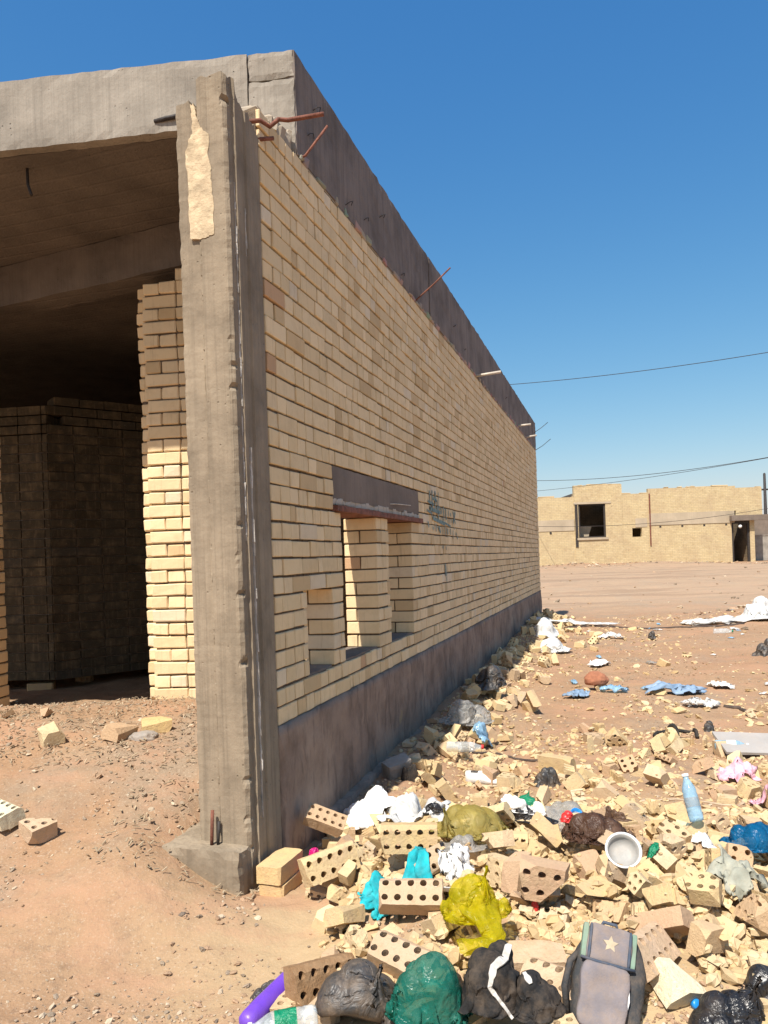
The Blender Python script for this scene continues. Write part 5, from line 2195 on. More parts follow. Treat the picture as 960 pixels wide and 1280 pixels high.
# everything smaller or farther in one heap, with crumbs
V, F, Cc = [], [], []
for b in rest:
    if b.show < 0 and b.p.y < 2.3: continue
    me = VM[b.v]; o = len(V); m = Matrix.Translation(b.p) @ b.q.to_matrix().to_4x4() @ Matrix.Scale(b.s, 4)
    a = rnd.random(); c = (.58 + .09 * a, .42 + .11 * a, .22 + .09 * a, 1)
    V += [m @ v.co for v in me.vertices]; F += [[o + i for i in p.vertices] for p in me.polygons]; Cc += [c] * len(me.vertices)
def crumb(x, y, s, c, rg, flat=.7, z=None):
    o = len(V); z = (top_z(x, y) if z is None else z)
    n = rg.choice((5, 6, 7)); rz = rg.uniform(0, 6.28); el = rg.uniform(.5, 1)
    tilt = Euler((rg.uniform(-.6, .6), rg.uniform(-.6, .6), rz)).to_matrix()
    pts = []
    for lv, rr, zz in ((0, .75, -.5), (1, 1.0, rg.uniform(-.1, .3)), (2, rg.uniform(.3, .7), .55)):
        for k in range(n):
            a = 2 * math.pi * k / n + lv * .2
            rad = rr * rg.uniform(.7, 1.15)
            pts.append(tilt @ Vector((math.cos(a) * rad * s, math.sin(a) * rad * s * el, zz * s * flat)))
    lift = s * flat * .28
    for p in pts: V.append(Vector((x + p.x, y + p.y, z + p.z + lift))); Cc.append(c)
    for lv in (0, 1):
        for k in range(n):
            k2 = (k + 1) % n
            F.append([o + lv * n + k, o + lv * n + k2, o + (lv + 1) * n + k2, o + (lv + 1) * n + k])
    F.append([o + 2 * n + k for k in range(n)])
def stuffmesh(name, mat, label, cat):
    global V, F, Cc
    me = bpy.data.meshes.new(name); me.from_pydata([tuple(v) for v in V], [], F)
    a = me.color_attributes.new('col', 'FLOAT_COLOR', 'POINT'); a.data.foreach_set('color', [x for c in Cc for x in c])
    o = mobj(name, me, mat); tag(o, label, cat, kind='stuff'); V, F, Cc = [], [], []
    return o
rg = random.Random(99)
def dens(x, y): return noise.noise(Vector((x * 1.1, y * 1.1, 21))) + .6 * noise.noise(Vector((x * 3.3, y * 3.3, 4)))
def bcol(rg):
    a, k = rg.random(), rg.uniform(.8, 1.1)
    return ((.49 + .11 * a) * k, (.335 + .13 * a) * k, (.165 + .12 * a) * k, 1)
n = 0
while n < 9500:                               # brick crumbs in and round the heap
    u = rg.random()
    if u < .62:
        x, y = rg.gauss(.7, .75), rg.uniform(2.3, 4.3)
        if x < -.35 + .12 * (y - 2.3): continue
    elif u < .80: x, y = rg.uniform(.4, 2.8), rg.uniform(3.8, 6.2)
    else:
        p = to_world(.08 + abs(rg.gauss(.2, .3)), rg.uniform(.6, 12.8)); x, y = p.x, p.y
    if to_local(x, y)[0] < .04 and to_local(x, y)[1] > -.5: continue
    if any((x - q[0]) ** 2 + (y - q[1]) ** 2 < (q[2] * .75) ** 2 for q in cl): continue
    if x < -.32 - .0 * y and y < 3.3: continue
    s_ = rg.choice((.006, .009, .012, .016, .022, .03)) * rg.uniform(.7, 1.2); tz_ = top_z(x, y)
    if tz_ - ground_z(x, y) > .05 and (s_ > .011 or rg.random() < .6): tz_ = ground_z(x, y) + rg.random() ** 2 * min(.12, tz_ - ground_z(x, y))
    crumb(x, y, s_, bcol(rg), rg, .7, tz_); n += 1
n = 0
while n < 1500:                               # fist-sized pieces between the bricks
    x, y = rg.gauss(.8, .7), rg.uniform(2.35, 4.25)
    if x < -.3 + .12 * (y - 2.3) or to_local(x, y)[0] < .06: continue
    if any((x - q[0]) ** 2 + (y - q[1]) ** 2 < (q[2] * .8) ** 2 for q in cl): continue
    g_ = ground_z(x, y); crumb(x, y, rg.uniform(.02, .045), bcol(rg), rg, .75, g_ + rg.random() ** 2 * max(0, min(.07, top_z(x, y) - g_))); n += 1
n = 0
while n < 1500:
    y = rg.uniform(4.5, 16); x = rg.uniform(.04, .62) * y
    if to_local(x, y)[0] < .1 or dens(x * .6, y * .6) < rg.uniform(-.2, .9): continue
    crumb(x, y, rg.choice((.008, .012, .018, .028, .04)) * rg.uniform(.7, 1.2), bcol(rg), rg, .6, ground_z(x, y)); n += 1
n = 0
while n < 160:
    x, y = rg.uniform(6.5, 19), 41.9 - abs(rg.gauss(0, .7))
    crumb(x, y, rg.choice((.04, .07, .10, .14)) * rg.uniform(.6, 1.2), bcol(rg), rg, .6, ground_z(x, y)); n += 1
stuffmesh('rubble', M['brick'], 'buff brick crumbs and smaller fragments filling the rubble heap', 'rubble')
# grit and clods on the dirt
def gcol(rg):
    u = rg.random(); k = rg.uniform(.75, 1.15)
    c = (.37, .24, .15) if u < .5 else (.30, .23, .165) if u < .75 else (.48, .38, .27) if u < .975 else (.17, .13, .10)
    return (c[0] * k, c[1] * k, c[2] * k, 1)
n = 0
while n < 17000:
    y = 2.2 + 11.5 * rg.random() ** 2.1; x = rg.uniform(-.60, .62) * y
    lx, ly = to_local(x, y)
    if -.3 < lx < .02 and ly > -.5: continue
    if lx < 0 and y > 6.6: continue
    d = dens(x, y)
    if lx < 0 and y > 4.2: d += .5
    if -.9 < x < -.55 and 3.0 < y < 3.7: d += .7
    if d < rg.uniform(-.25, .75): continue
    s = rg.choice((.003, .0035, .005, .005, .005, .007, .007, .010, .014)) * rg.uniform(.7, 1.25) * (1 + .05 * y)
    crumb(x, y, s, gcol(rg), rg, .6, ground_z(x, y)); n += 1
stuffmesh('gravel', M['brick'], 'loose grit, clods and stones scattered over the dirt', 'gravel')
# straw and chips in front of the doorway, few on the lane
n = 0
while n < 1500:
    if rg.random() < .8:
        x, y = rg.uniform(-2.6, -.95), rg.uniform(4.0, 5.3)
    else: x, y = rg.uniform(-1.3, -.6), rg.uniform(3.2, 3.9)
    o = len(V); a = rg.uniform(0, 6.28); L = rg.uniform(.004, .017); w = rg.uniform(.0012, .004); z = ground_z(x, y) + .004
    dx, dy = math.cos(a) * L, math.sin(a) * L; t1, t2 = rg.uniform(0, .022), rg.uniform(0, .022)
    k = rg.uniform(.7, 1.1); c = (.40 * k, .31 * k, .205 * k, 1)
    for s1, zz in ((-1, t1), (1, t2)):
        for s2, s3 in ((-1, 0), (1, 0), (1, 1), (-1, 1)):
            V.append(Vector((x + dx * s1 - dy / L * w * s2, y + dy * s1 + dx / L * w * s2, z + zz + s3 * .003))); Cc.append(c)
    for q in ((0, 1, 5, 4), (3, 7, 6, 2), (0, 4, 7, 3), (1, 2, 6, 5), (0, 3, 2, 1), (4, 5, 6, 7)): F.append([o + i for i in q])
    n += 1
stuffmesh('straw_litter', M['brick'], 'dry straw bits and chips strewn before the dark doorway', 'litter')
# spoil banks by the lane and at the foot of the far house
n = 0
while n < 900:
    if rg.random() < .45: x, y = rg.gauss(8.4, 1.5), rg.gauss(14.4, 1.2)
    else: x, y = rg.uniform(4.5, 19), rg.gauss(20, 7) if rg.random() < .5 else rg.uniform(36.5, 41)
    if y < 12: continue
    crumb(x, y, rg.choice((.02, .03, .05, .07)) * rg.uniform(.7, 1.3) * (1.3 if y > 30 else 1), gcol(rg), rg, .6, ground_z(x, y)); n += 1
stuffmesh('spoil_stones', M['brick'], 'stones and clods on the spoil banks along the far lane', 'stones')

# ---------------------------------------------------------------- rubbish
def frame_at(px, py): return hit(px, py)
def ridge(p, s, k=0): return 1 - abs(noise.noise(p * s + Vector((k, k * 2, k * 3))))
# thin film: a small cloth solver drapes it over lumps of rubbish
import numpy as np
def crumple(bm, seed, g=.16, its=60, kb=.1, kf=.05, floor=None):
    """buckle a film: every edge wants to be a little longer than its shape allows"""
    bm.verts.index_update(); rs = np.random.RandomState(seed)
    X0 = np.array([v.co[:] for v in bm.verts]); E = np.array([[e.verts[0].index, e.verts[1].index] for e in bm.edges])
    n = len(X0); I, J = E[:, 0], E[:, 1]; deg = np.bincount(np.concatenate([I, J]), minlength=n)[:, None].astype(float)
    D0 = X0[I] - X0[J]; L0 = np.linalg.norm(D0, axis=1) + 1e-9; mid = (X0[I] + X0[J]) / 2
    ph = rs.uniform(0, 6.28, 6); k = rs.normal(0, 1, (6, 3)); sc_ = np.abs(X0).max()
    fld = sum(np.sin((mid / sc_) @ k[i] * 2.2 + ph[i]) for i in range(6)) / 3.0
    L = L0 * (1 + g * np.clip(1 + .7 * fld, .15, 2.2)); X = X0 + rs.normal(0, L0.mean() * .2, X0.shape); vel = np.zeros_like(X)
    for it in range(its):
        d = X[I] - X[J]; l = np.linalg.norm(d, axis=1) + 1e-9; V = -(.5 * (l - L) / l)[:, None] * d; U = np.empty((n, 3)); B = np.empty((n, 3))
        for c in range(3): U[:, c] = np.bincount(I, V[:, c], n) - np.bincount(J, V[:, c], n)
        U = X + U / deg * 1.6 - X0
        for c in range(3): B[:, c] = np.bincount(I, U[J, c], n) + np.bincount(J, U[I, c], n)
        U = (U + kb * (B / deg - U)) * (1 - kf)
        vel = .6 * vel + .4 * (X0 + U - X); X = X + vel
        if floor is not None: X[:, 2] = np.maximum(X[:, 2], floor)
    for v, p in zip(bm.verts, X): v.co = p
def film_sim(bm, seed, lumps, floor=0.0, steps=70, iters=10, grow=1.12, pin=None, grav=.9, bend=.04, fric=.6, pressure=0.0):
    """drop a slack closed film over the lumps of rubbish inside it: edges keep their length, the floor and the lumps hold it up"""
    bm.verts.index_update(); bm.faces.index_update(); rs = np.random.RandomState(seed)
    X = np.array([v.co[:] for v in bm.verts]); n = len(X)
    E = np.array([[e.verts[0].index, e.verts[1].index] for e in bm.edges]); I, J = E[:, 0], E[:, 1]
    T = np.array([[v.index for v in f.verts][:3] for f in bm.faces])
    deg = np.bincount(np.concatenate([I, J]), minlength=n)[:, None].astype(float)
    zm = (X[I, 2] + X[J, 2]) / 2; zt = X[:, 2].max()
    L = np.linalg.norm(X[I] - X[J], axis=1) * np.where(zm < zt * .3, 1.0, grow); h = L.mean()
    X = X + rs.normal(0, h * .12, X.shape); P = X.copy()
    upm = X[:, 2] > X[:, 2].max() * .45
    C = np.array([l[:3] for l in lumps]); Rr = np.array([l[3] for l in lumps])
    def scat(V, sgn):
        out = np.empty((n, 3))
        for c in range(3): out[:, c] = np.bincount(I, V[:, c], n) + sgn * np.bincount(J, V[:, c], n)
        return out
    def nb(U):
        out = np.empty((n, 3))
        for c in range(3): out[:, c] = np.bincount(I, U[J, c], n) + np.bincount(J, U[I, c], n)
        return out / deg
    dt = .016
    for s in range(steps):
        V = (X - P) * .94; P = X.copy(); X = X + V
        X[:, 2] -= grav * 9.8 * dt * dt
        if pressure:
            a, b, c = X[T[:, 0]], X[T[:, 1]], X[T[:, 2]]; N = np.cross(b - a, c - a); F = np.zeros((n, 3))
            for k in range(3):
                for q in range(3): F[:, q] += np.bincount(T[:, k], N[:, q], n)
            F /= (np.linalg.norm(F, axis=1)[:, None] + 1e-9); X += F * pressure * dt * dt
        for it in range(iters):
            d = X[I] - X[J]; l = np.linalg.norm(d, axis=1) + 1e-9
            st = np.where(l > L, 1.0, .55)
            X = X + scat(-(.5 * st * (l - L) / l)[:, None] * d, -1) / deg * 1.7
            if bend: X = X + bend * (nb(X) - X)
            for k in range(len(Rr)):
                w = X - C[k]; r = np.linalg.norm(w, axis=1) + 1e-9; m = (r < Rr[k]) & ~upm
                hh = Rr[k] ** 2 - w[:, 0] ** 2 - w[:, 1] ** 2; t_ = upm & (hh > 0); t_[t_] &= X[t_, 2] < C[k, 2] + np.sqrt(hh[t_])
                X[t_, 2] = C[k, 2] + np.sqrt(hh[t_])
                X[m] = C[k] + w[m] * (Rr[k] / r[m])[:, None]
            low = X[:, 2] < floor; X[low, 2] = floor; 
            if pin is not None: X[pin[0]] = X[pin[0]] * .5 + pin[1] * .5
        P[low, :2] += (X[low, :2] - P[low, :2]) * fric
    for v, p in zip(bm.verts, X): v.co = p

def film_bag(w, d, h, seed, sub=4, knot=None, grow=1.2, nl=9, steps=55, spread=.62, fine=.10):
    spread *= 1.05; h *= .76
    """w, d, h in metres; knot: unit direction the neck is gathered toward"""
    rg = random.Random(seed)
    lum = []
    m = min(w, d, h * 1.4)
    for k in range(nl):
        rr = min(w, d) * rg.uniform(.20, .36); a = 2 * math.pi * (k + rg.uniform(-.3, .3)) / nl * 2.4; q = spread * math.sqrt(rg.random())
        lum.append((math.cos(a) * q * (w / 2 - rr * .7), math.sin(a) * q * (d / 2 - rr * .7), h * rg.uniform(.55, 1.0) * (1 - .35 * q) - rr, rr))
    for k in range(7):
        a = 2 * math.pi * (k + rg.uniform(-.3, .3)) / 7; rr = m * rg.uniform(.05, .08)
        lum.append((math.cos(a) * (w / 2 - rr * .9), math.sin(a) * (d / 2 - rr * .9), rr * .9, rr))
    bm = bmesh.new(); bmesh.ops.create_icosphere(bm, subdivisions=sub, radius=1); kd = Vector(knot).normalized() if knot else None; top = []
    c0 = Vector((0, 0, h * .42)); LC = [(Vector(q[:3]), q[3]) for q in lum]
    for i, v in enumerate(bm.verts):
        u = v.co.normalized(); s_ = max((q - c0).dot(u) + r_ for q, r_ in LC)
        if kd is not None and u.dot(kd) > .955: top.append(i)
        p = c0 + u * s_ * 1.02; v.co = (p.x, p.y, max(p.z, .002))
    pin = None
    if top: pin = (np.array(top), np.array([kd.x * w * .5, kd.y * d * .5, h * .5 + kd.z * h * .62]))
    film_sim(bm, seed, lum, 0.0, steps, 9, grow, pin, .9, .03, .6)
    if top:
        e = h * .10                                   # the tuft above the knot
        tv = [bm.verts[i] for i in top] if bm.verts.ensure_lookup_table() is None else []
        c = sum((v.co for v in tv), Vector()) / len(tv)
        for v in tv:
            w_ = v.co - c; v.co = c + w_ * 2.2 + Vector((kd.x, kd.y, max(.2, kd.z))) * e * (1.0 if w_.length < .004 else .4) + Vector((rg.uniform(-1, 1), rg.uniform(-1, 1), rg.uniform(-1, 1))) * e * .25
    lo_ = [min(v.co[k] for v in bm.verts) for k in range(3)]; hi_ = [max(v.co[k] for v in bm.verts) for k in range(3)]
    for v in bm.verts: v.co = Vector(((v.co.x - (lo_[0] + hi_[0]) / 2) * w / (hi_[0] - lo_[0]), (v.co.y - (lo_[1] + hi_[1]) / 2) * d / (hi_[1] - lo_[1]), v.co.z * h * (1.15 if top else 1) / max(hi_[2], .02)))
    if fine: crumple(bm, seed, fine, 80, .06, .045, .0)
    return bm

def bag(name, label, cat, px, py, w, d, h, mat, seed, sub=5, knot=None, yaw=0, fold=.10, sink=.02, group=None, lumps=.22, stretch=0, at=None, nl=None):
    """crumpled plastic sack: lumps, folds running to the knot"""
    p0 = at or frame_at(px, py)
    if sub <= 3 or name in ('rock', 'bush'):
        bm = bmesh.new(); bmesh.ops.create_icosphere(bm, subdivisions=4, radius=1)
        for v in bm.verts:
            u = v.co.normalized(); so = Vector((seed * 3.1, seed * 1.7, seed * .9)); r = 1 + lumps * noise.noise(u * 1.2 + so) + fold * noise.noise(u * 4 + so)
            v.co = Vector((u.x * r * w / 2, u.y * r * d / 2, max(0, u.z * r * .6 + .35) * h))
        zmin = 0
    else:
        bm = film_bag(w, d, h, seed, 4 if sub < 6 else 5, knot, 1.25, nl or (9 if sub < 6 else 11), 50, .62, fold * 1.2); zmin = 0
    o = bmobj(name, bm, mat, None, None, None, True)
    if sub < 6 and name not in ('rock', 'bush'):
        md = o.modifiers.new('smooth', 'SUBSURF'); md.levels = md.render_levels = 1
    o.location = (p0.x, p0.y, p0.z - zmin - sink); o.rotation_euler = (0, 0, R(yaw))
    return tag(o, label, cat, group)
def sheet(name, label, cat, px, py, w, d, mat, seed, yaw=0, n=34, amp=.03, off=.008, rag=.12, thick=.002, group=None, drape=True, hump=0.0, tilt=0, at=None):
    """cloth or film draped over whatever lies below it"""
    p0 = at or frame_at(px, py); rg = random.Random(seed); ca, sa = math.cos(R(yaw)), math.sin(R(yaw))
    bm = bmesh.new(); g = []; H = []
    for i in range(n + 1):
        row = []; hr = []
        for j in range(n + 1):
            u, v = i / n * 2 - 1, j / n * 2 - 1
            k = 1 + rag * noise.noise(Vector((u * 1.5 + seed, v * 1.5, seed * 2.0))) + rag * .5 * noise.noise(Vector((u * 5, v * 5 + seed, 1)))
            x, y = u * w / 2 * k, v * d / 2 * k
            X, Y = p0.x + x * ca - y * sa, p0.y + x * sa + y * ca
            row.append((X, Y)); hr.append(top_z(X, Y) if drape else ground_z(X, Y))
        g.append(row); H.append(hr)
    for it in range(14):                        # cloth bridges the gaps
        H2 = [r[:] for r in H]
        for i in range(n + 1):
            for j in range(n + 1):
                s = c = 0
                for a, b in ((-1, 0), (1, 0), (0, -1), (0, 1)):
                    if 0 <= i + a <= n and 0 <= j + b <= n: s += H[i + a][j + b]; c += 1
                H2[i][j] = max(H[i][j] * .995, .3 * H[i][j] + .7 * s / c)
        H = H2
    vs = []
    for i in range(n + 1):
        r = []
        for j in range(n + 1):
            u, v = i / n * 2 - 1, j / n * 2 - 1; q = Vector((u * 1.6 + seed, v * 1.6, seed))
            q = q + Vector((noise.noise(q), noise.noise(q + Vector((9, 0, 0))), 0)) * .7
            f = ridge(q, 1.0) ** 2 + .4 * ridge(q, 2.2, 3) ** 3 + .12 * ridge(q, 5.0, 4) ** 3 - .5
            z = H[i][j] + off + amp * f + hump * max(0, 1 - u * u) * max(0, 1 - v * v) + tilt * v
            sh = amp * .6
            r.append(bm.verts.new((g[i][j][0] - p0.x + sh * noise.noise(q * 2), g[i][j][1] - p0.y + sh * noise.noise(q * 2 + Vector((5, 5, 5))), z - p0.z)))
        vs.append(r)
    for i in range(n):
        for j in range(n):
            if ((i in (0, n - 1)) and (j in (0, n - 1))): continue
            bm.faces.new((vs[i][j], vs[i + 1][j], vs[i + 1][j + 1], vs[i][j + 1]))
    bmesh.ops.delete(bm, geom=[v for v in bm.verts if not v.link_faces], context='VERTS')
    crumple(bm, seed, .02 + amp * 3.0, 60, .10, .04, None)
    o = bmobj(name, bm, mat, None, p0, None, True)
    md = o.modifiers.new('thickness', 'SOLIDIFY'); md.thickness = thick; md.offset = 1
    return tag(o, label, cat, group)
M['clear'] = None
def m_clear(name, c=(.85, .9, .92, 1), alpha=.22):
    t = NT(name); v = t.coord('Object'); n = t.noise(v, 14, 4, .6)
    t.b.inputs['Specular IOR Level'].default_value = .8
    nor = t.bump(n, .35, .02); m = t.done(c, .12, nor)
    tp = t.new('ShaderNodeBsdfTransparent'); tp.inputs['Color'].default_value = tuple(.3 + .7 * x for x in c[:3]) + (1,)
    mx = t.new('ShaderNodeMixShader'); d = t.noise(v, 20, 5, .7)
    t.l(t.math('ADD', t.math('MULTIPLY', t.ramp(d, [(.45, g3(0)), (.75, g3(1))]), .35), alpha), mx.inputs[0])
    t.l(tp.outputs[0], mx.inputs[1]); t.l(t.b.outputs[0], mx.inputs[2]); t.l(mx.outputs[0], t.n['Material Output'].inputs['Surface'])
    return m
M['clear'] = m_clear('clear_plastic')
M['bluish'] = m_clear('bluish_plastic', (.45, .68, .85, 1), .38)
M['black'] = m_film('black_film', (.014, .014, .016, 1), 1, .32, 0, .9, 10, .12)
M['greybag'] = m_film('grey_dusty_film', (.045, .043, .042, 1), 1, .42, 0, .8, 9, .45)
M['greenbag'] = m_film('green_film', (.02, .27, .20, 1), .42, .22, .3, .8, 8, .25)
M['green'] = m_film('bright_green_film', (.005, .26, .125, 1), 1, .4, .2, .8, 16, .05)
M['yellow'] = m_film('yellow_film', (.84, .76, .02, 1), .38, .28, .55, .8, 8, .08)
M['yellowdust'] = m_film('dusty_yellow_film', (.62, .52, .16, 1), .34, .4, .35, .7, 8, .35)
M['bluebag'] = m_film('blue_film', (.012, .24, .50, 1), .42, .22, .35, .9, 7, .1)
M['whitefilm'] = m_film('white_film', (.80, .79, .76, 1), 1, .45, .3, .6, 9, .14)
M['whitecloth'] = m_plain('white_cloth', (.78, .76, .73, 1), .85, .08, 7, .4, 30, .12)
M['clearfilm'] = m_film('clear_film', (.66, .64, .60, 1), .28, .25, .2, 1.0, 10, .3)
M['brownfilm'] = m_film('brown_film', (.17, .09, .06, 1), .42, .35, .25, .9, 10, .35)
M['turquoise'] = m_plain('turquoise_cloth', (.012, .40, .45, 1), .8, .25, 14, .7, 30, .12)
M['magenta'] = m_film('magenta_film', (.75, .02, .22, 1), 1, .3, .2, .6, 14, .05)
M['purple'] = m_plain('purple_plastic', (.15, .055, .50, 1), .38, .12, 5, .25, 18, .14, .5)
M['white'] = m_plain('white_plastic', (.80, .79, .77, 1), .4, .05, 6, 0, 30, .10, .5)
M['greyplastic'] = m_plain('grey_plastic', (.33, .32, .30, 1), .5, .12, 9, .2, 30, .2)
M['bluegrey'] = m_plain('bluegrey_plastic', (.22, .32, .45, 1), .45, .12, 9, .1, 30, .15)
M['blue'] = m_plain('blue_plastic', (.01, .24, .66, 1), .35, .08, 9, 0, 30, .08, .5)
M['red'] = m_plain('red_plastic', (.62, .03, .03, 1), .4, .1, 9, 0, 30, .1, .5)
M['orange'] = m_film('orange_wrap', (.80, .20, .03, 1), 1, .35, 0, .6, 18, .1)
M['garment'] = m_plain('black_cloth', (.022, .021, .021, 1), .85, .25, 9, .6, 50, .22)
M['packgrey'] = m_plain('mauve_grey_canvas', (.205, .18, .185, 1), .85, .14, 9, .35, 70, .4)
M['packdark'] = m_plain('dark_canvas', (.05, .052, .055, 1), .8, .2, 9, .45, 60, .25)
M['packblue'] = m_plain('slate_piping', (.06, .08, .115, 1), .75, .15, 9, .2, 60, .2)
M['packgreen'] = m_plain('sage_trim', (.20, .29, .22, 1), .8, .12, 9, .2, 60, .25)
M['star'] = m_plain('beige_star', (.44, .36, .25, 1), .85, .15, 20, .2, 60, .1)
M['tile'] = m_plain('grey_board', (.38, .355, .33, 1), .7, .08, 5, .2, 30, .2)
M['darkwood'] = m_plain('dark_edge', (.06, .045, .04, 1), .8, .2, 9, .2, 30, .2)
M['cardboard'] = m_plain('weathered_card', (.46, .36, .25, 1), .9, .15, 6, .3, 30, .3)
M['rag'] = m_plain('grey_green_rag', (.36, .36, .29, 1), .9, .2, 12, .4, 40, .2)
M['trim'] = m_plain('grubby_white_trim', (.55, .53, .49, 1), .8, .2, 25, .3, 60, .3)
M['stone'] = m_plain('grey_stone', (.34, .30, .26, 1), .95, .2, 8, .6, 30, .4)
M['skinpink'] = m_plain('pink_wrapper', (.78, .42, .50, 1), .5, .3, 14, .2, 30, .1)

# foreground row, left to right
bag('rubbish_bag', 'dusty dark grey plastic bag bulging in the foreground, right of the purple tube', 'bag', 452, 1274, .29, .25, .23, M['greybag'], 3, 6, (.45, -.5, .72), 0, .13, -.02)
bag('rubbish_bag', 'translucent green plastic bag in the foreground between grey and black rubbish', 'bag', 537, 1284, .25, .22, .23, M['greenbag'], 8, 6, None, 10, .16, -.04)
bag('rubbish_bag', 'glossy black rubbish bag at the lower right edge beside a blue cap', 'bag', 914, 1288, .26, .22, .21, M['black'], 14, 6, (.5, -.2, .8), 0, .15)
bag('rubbish_bag', 'small black crumpled plastic lump behind the purple tube', 'bag', 333, 1246, .14, .11, .085, M['greybag'], 21, 5, None, 0, .2, .01)
bag('rubbish_bag', 'small black plastic scrap at the right edge above the glossy black bag', 'bag', 950, 1238, .12, .10, .10, M['black'], 23, 5, None, 0, .2, .01)
bag('rubbish_bag', 'black plastic tuft peeping out behind the green bag', 'bag', 565, 1235, .10, .09, .07, M['black'], 25, 4, None, 0, .25, .01)
# purple tube: closed rounded plastic with a seam
e = .155
t0, t1 = gnd(306, 1292), gnd(366, 1240)
tub = empty('plastic_tube', (t0.x, t0.y, t0.z), 0, 'purple plastic tube bottle lying in the foreground left of the grey bag', 'bottle')
ax = (Vector((t1.x, t1.y, t1.z + .02)) - Vector((t0.x - .01, t0.y - .03, t0.z))); L = max(.27, ax.length * 1.05); ax.normalize()
rotq = Vector((0, 0, 1)).rotation_difference(ax)
bm = lathe([(.004, 0), (.020, .002), (.030, .012), (.033, .03), (.034, .1), (.034, L - .05), (.033, L - .02), (.029, L - .008), (.018, L - .001), (.004, L)], 28, lambda p: Vector((p.x * (1 + .04 * noise.noise(p * 14)), p.y * (1 + .05 * noise.noise(p * 11)), p.z)))
o = bmobj('body', bm, M['purple'], tub, (0, -.01, .032), rotq.to_euler(), True)
bm = rough_box(-.004, .004, .0325, .0352, .03, L - .04, .05, .001, 2, .001); bmobj('pale_seam', bm, M['bluegrey'], tub, (0, -.01, .032), rotq.to_euler())
bm = lathe([(.020, L), (.022, L + .002), (.022, L + .014), (.015, L + .016)], 20); bmobj('cap', bm, M['purple'], tub, (0, -.01, .030), rotq.to_euler(), True)
def bottle(label, px, py, L, r, yaw, mats, pitch=90, crush=.25, label_band=None, cap=True, lift=0, seed=1, group=None, cat='bottle', roll=0):
    """drink bottle lying down: body with shoulder, neck, cap and label sleeve"""
    p0 = hit(px, py); t = empty('plastic_bottle', (p0.x, p0.y, p0.z + r * .75 + lift), 0, label, cat, group)
    ro = Euler((R(pitch), 0, R(yaw)))
    def sq(p):
        return Vector((p.x * (1 - crush * .5 * (1 + noise.noise(Vector((p.z * 12, seed, 1))))), p.y * (1 + crush * .25 * noise.noise(Vector((p.z * 9, seed, 5)))), p.z))
    bo = bmobj('body', lathe([(r * .5, 0), (r * .92, .004), (r, .015), (r, L * .18), (r * .95, L * .22), (r, L * .26), (r, L * .55), (r * .95, L * .6), (r, L * .64), (r * .9, L * .72), (r * .55, L * .84), (r * .38, L * .9), (r * .38, L * .95)], 24, sq), mats[0], t, (0, 0, 0), ro, True)
    if cap: bmobj('cap', lathe([(r * .44, L * .94), (r * .46, L * .95), (r * .46, L), (r * .4, L * 1.005)], 18), mats[1], t, (0, 0, 0), ro, True)
    if label_band: bmobj('label_sleeve', lathe([(r * 1.02, L * label_band[0]), (r * 1.025, L * label_band[0] + .001), (r * 1.025, L * label_band[1] - .001), (r * 1.02, L * label_band[1])], 24, sq, cap=False), mats[2], t, (0, 0, 0), ro, True)
    return t
bottle('clear plastic bottle with bright green sleeve at the bottom edge below the purple tube', 398, 1296, .20, .036, -80, (M['clear'], M['white'], M['green']), 92, .2, (.30, .62), seed=3, lift=.03)
bottle('clear plastic bottle with red cap lying in the wall shade', 558, 938, .26, .036, 88, (M['clear'], M['red'], M['clearfilm']), 92, .3, (.4, .6), seed=5)
bottle('clear plastic bottle with pale teal label on the dirt right of the heap', 893, 936, .22, .035, 78, (M['bluish'], M['white'], M['whitecloth']), 90, .2, (.35, .62), seed=7)
bottle('bluish clear plastic bottle standing askew among bricks left of the blue bag', 872, 1040, .21, .034, 10, (M['bluish'], M['white'], M['clearfilm']), -25, .2, (.3, .5), seed=8, lift=.02)
bottle('crumpled clear bottle with green tint beside the far spoil bank', 892, 792, .30, .045, 85, (M['clear'], M['green'], M['greyplastic']), 90, .3, None, seed=9)
# black garment with white trim
gp = gnd(636, 1290) + Vector((0, 0, .06))
gar = empty('crumpled_garment', (gp.x, gp.y, gp.z), 0, 'crumpled black garment with white trim beside the grey backpack', 'clothing')
def lump(name, par, w, d, h, loc, seed, mat, yaw=0, fold=.13, sub=5, lumps=.25):
    o = bag(name, None, None, 0, 0, w, d, h, mat, seed, sub, None, yaw, fold, 0, lumps=lumps, at=Vector((0, 0, 0)))
    o.parent = par; o.location = loc; return o
lump('sleeve', gar, .22, .19, .19, (-.055, .0, .035), 31, M['garment'], 15, .14, 5)
lump('hood', gar, .17, .15, .13, (.075, -.045, .03), 33, M['garment'], -10, .16, 5)
lump('collar', gar, .10, .09, .16, (-.01, .075, .045), 35, M['garment'], 0, .1, 4)
def strip(name, par, pts, w, th, mat, nrm=Vector((0, -.6, .8))):
    bm = bmesh.new(); pts = [Vector(p) for p in pts]; prev = None
    for i, p in enumerate(pts):
        t = (pts[min(i + 1, len(pts) - 1)] - pts[max(0, i - 1)]).normalized(); s = t.cross(nrm).normalized() * w[i] / 2; u = nrm.normalized() * th
        ring = [bm.verts.new(q) for q in (p - s, p + s, p + s * .92 + u, p - s * .92 + u)]
        if prev:
            for k in range(4): bm.faces.new((prev[k], prev[(k + 1) % 4], ring[(k + 1) % 4], ring[k]))
        else: bm.faces.new(ring[::-1])
        prev = ring
    bm.faces.new(prev); bmesh.ops.recalc_face_normals(bm, faces=bm.faces)
    return bmobj(name, bm, mat, par)
bpy.context.view_layer.update()
GV_, GF_ = [], []
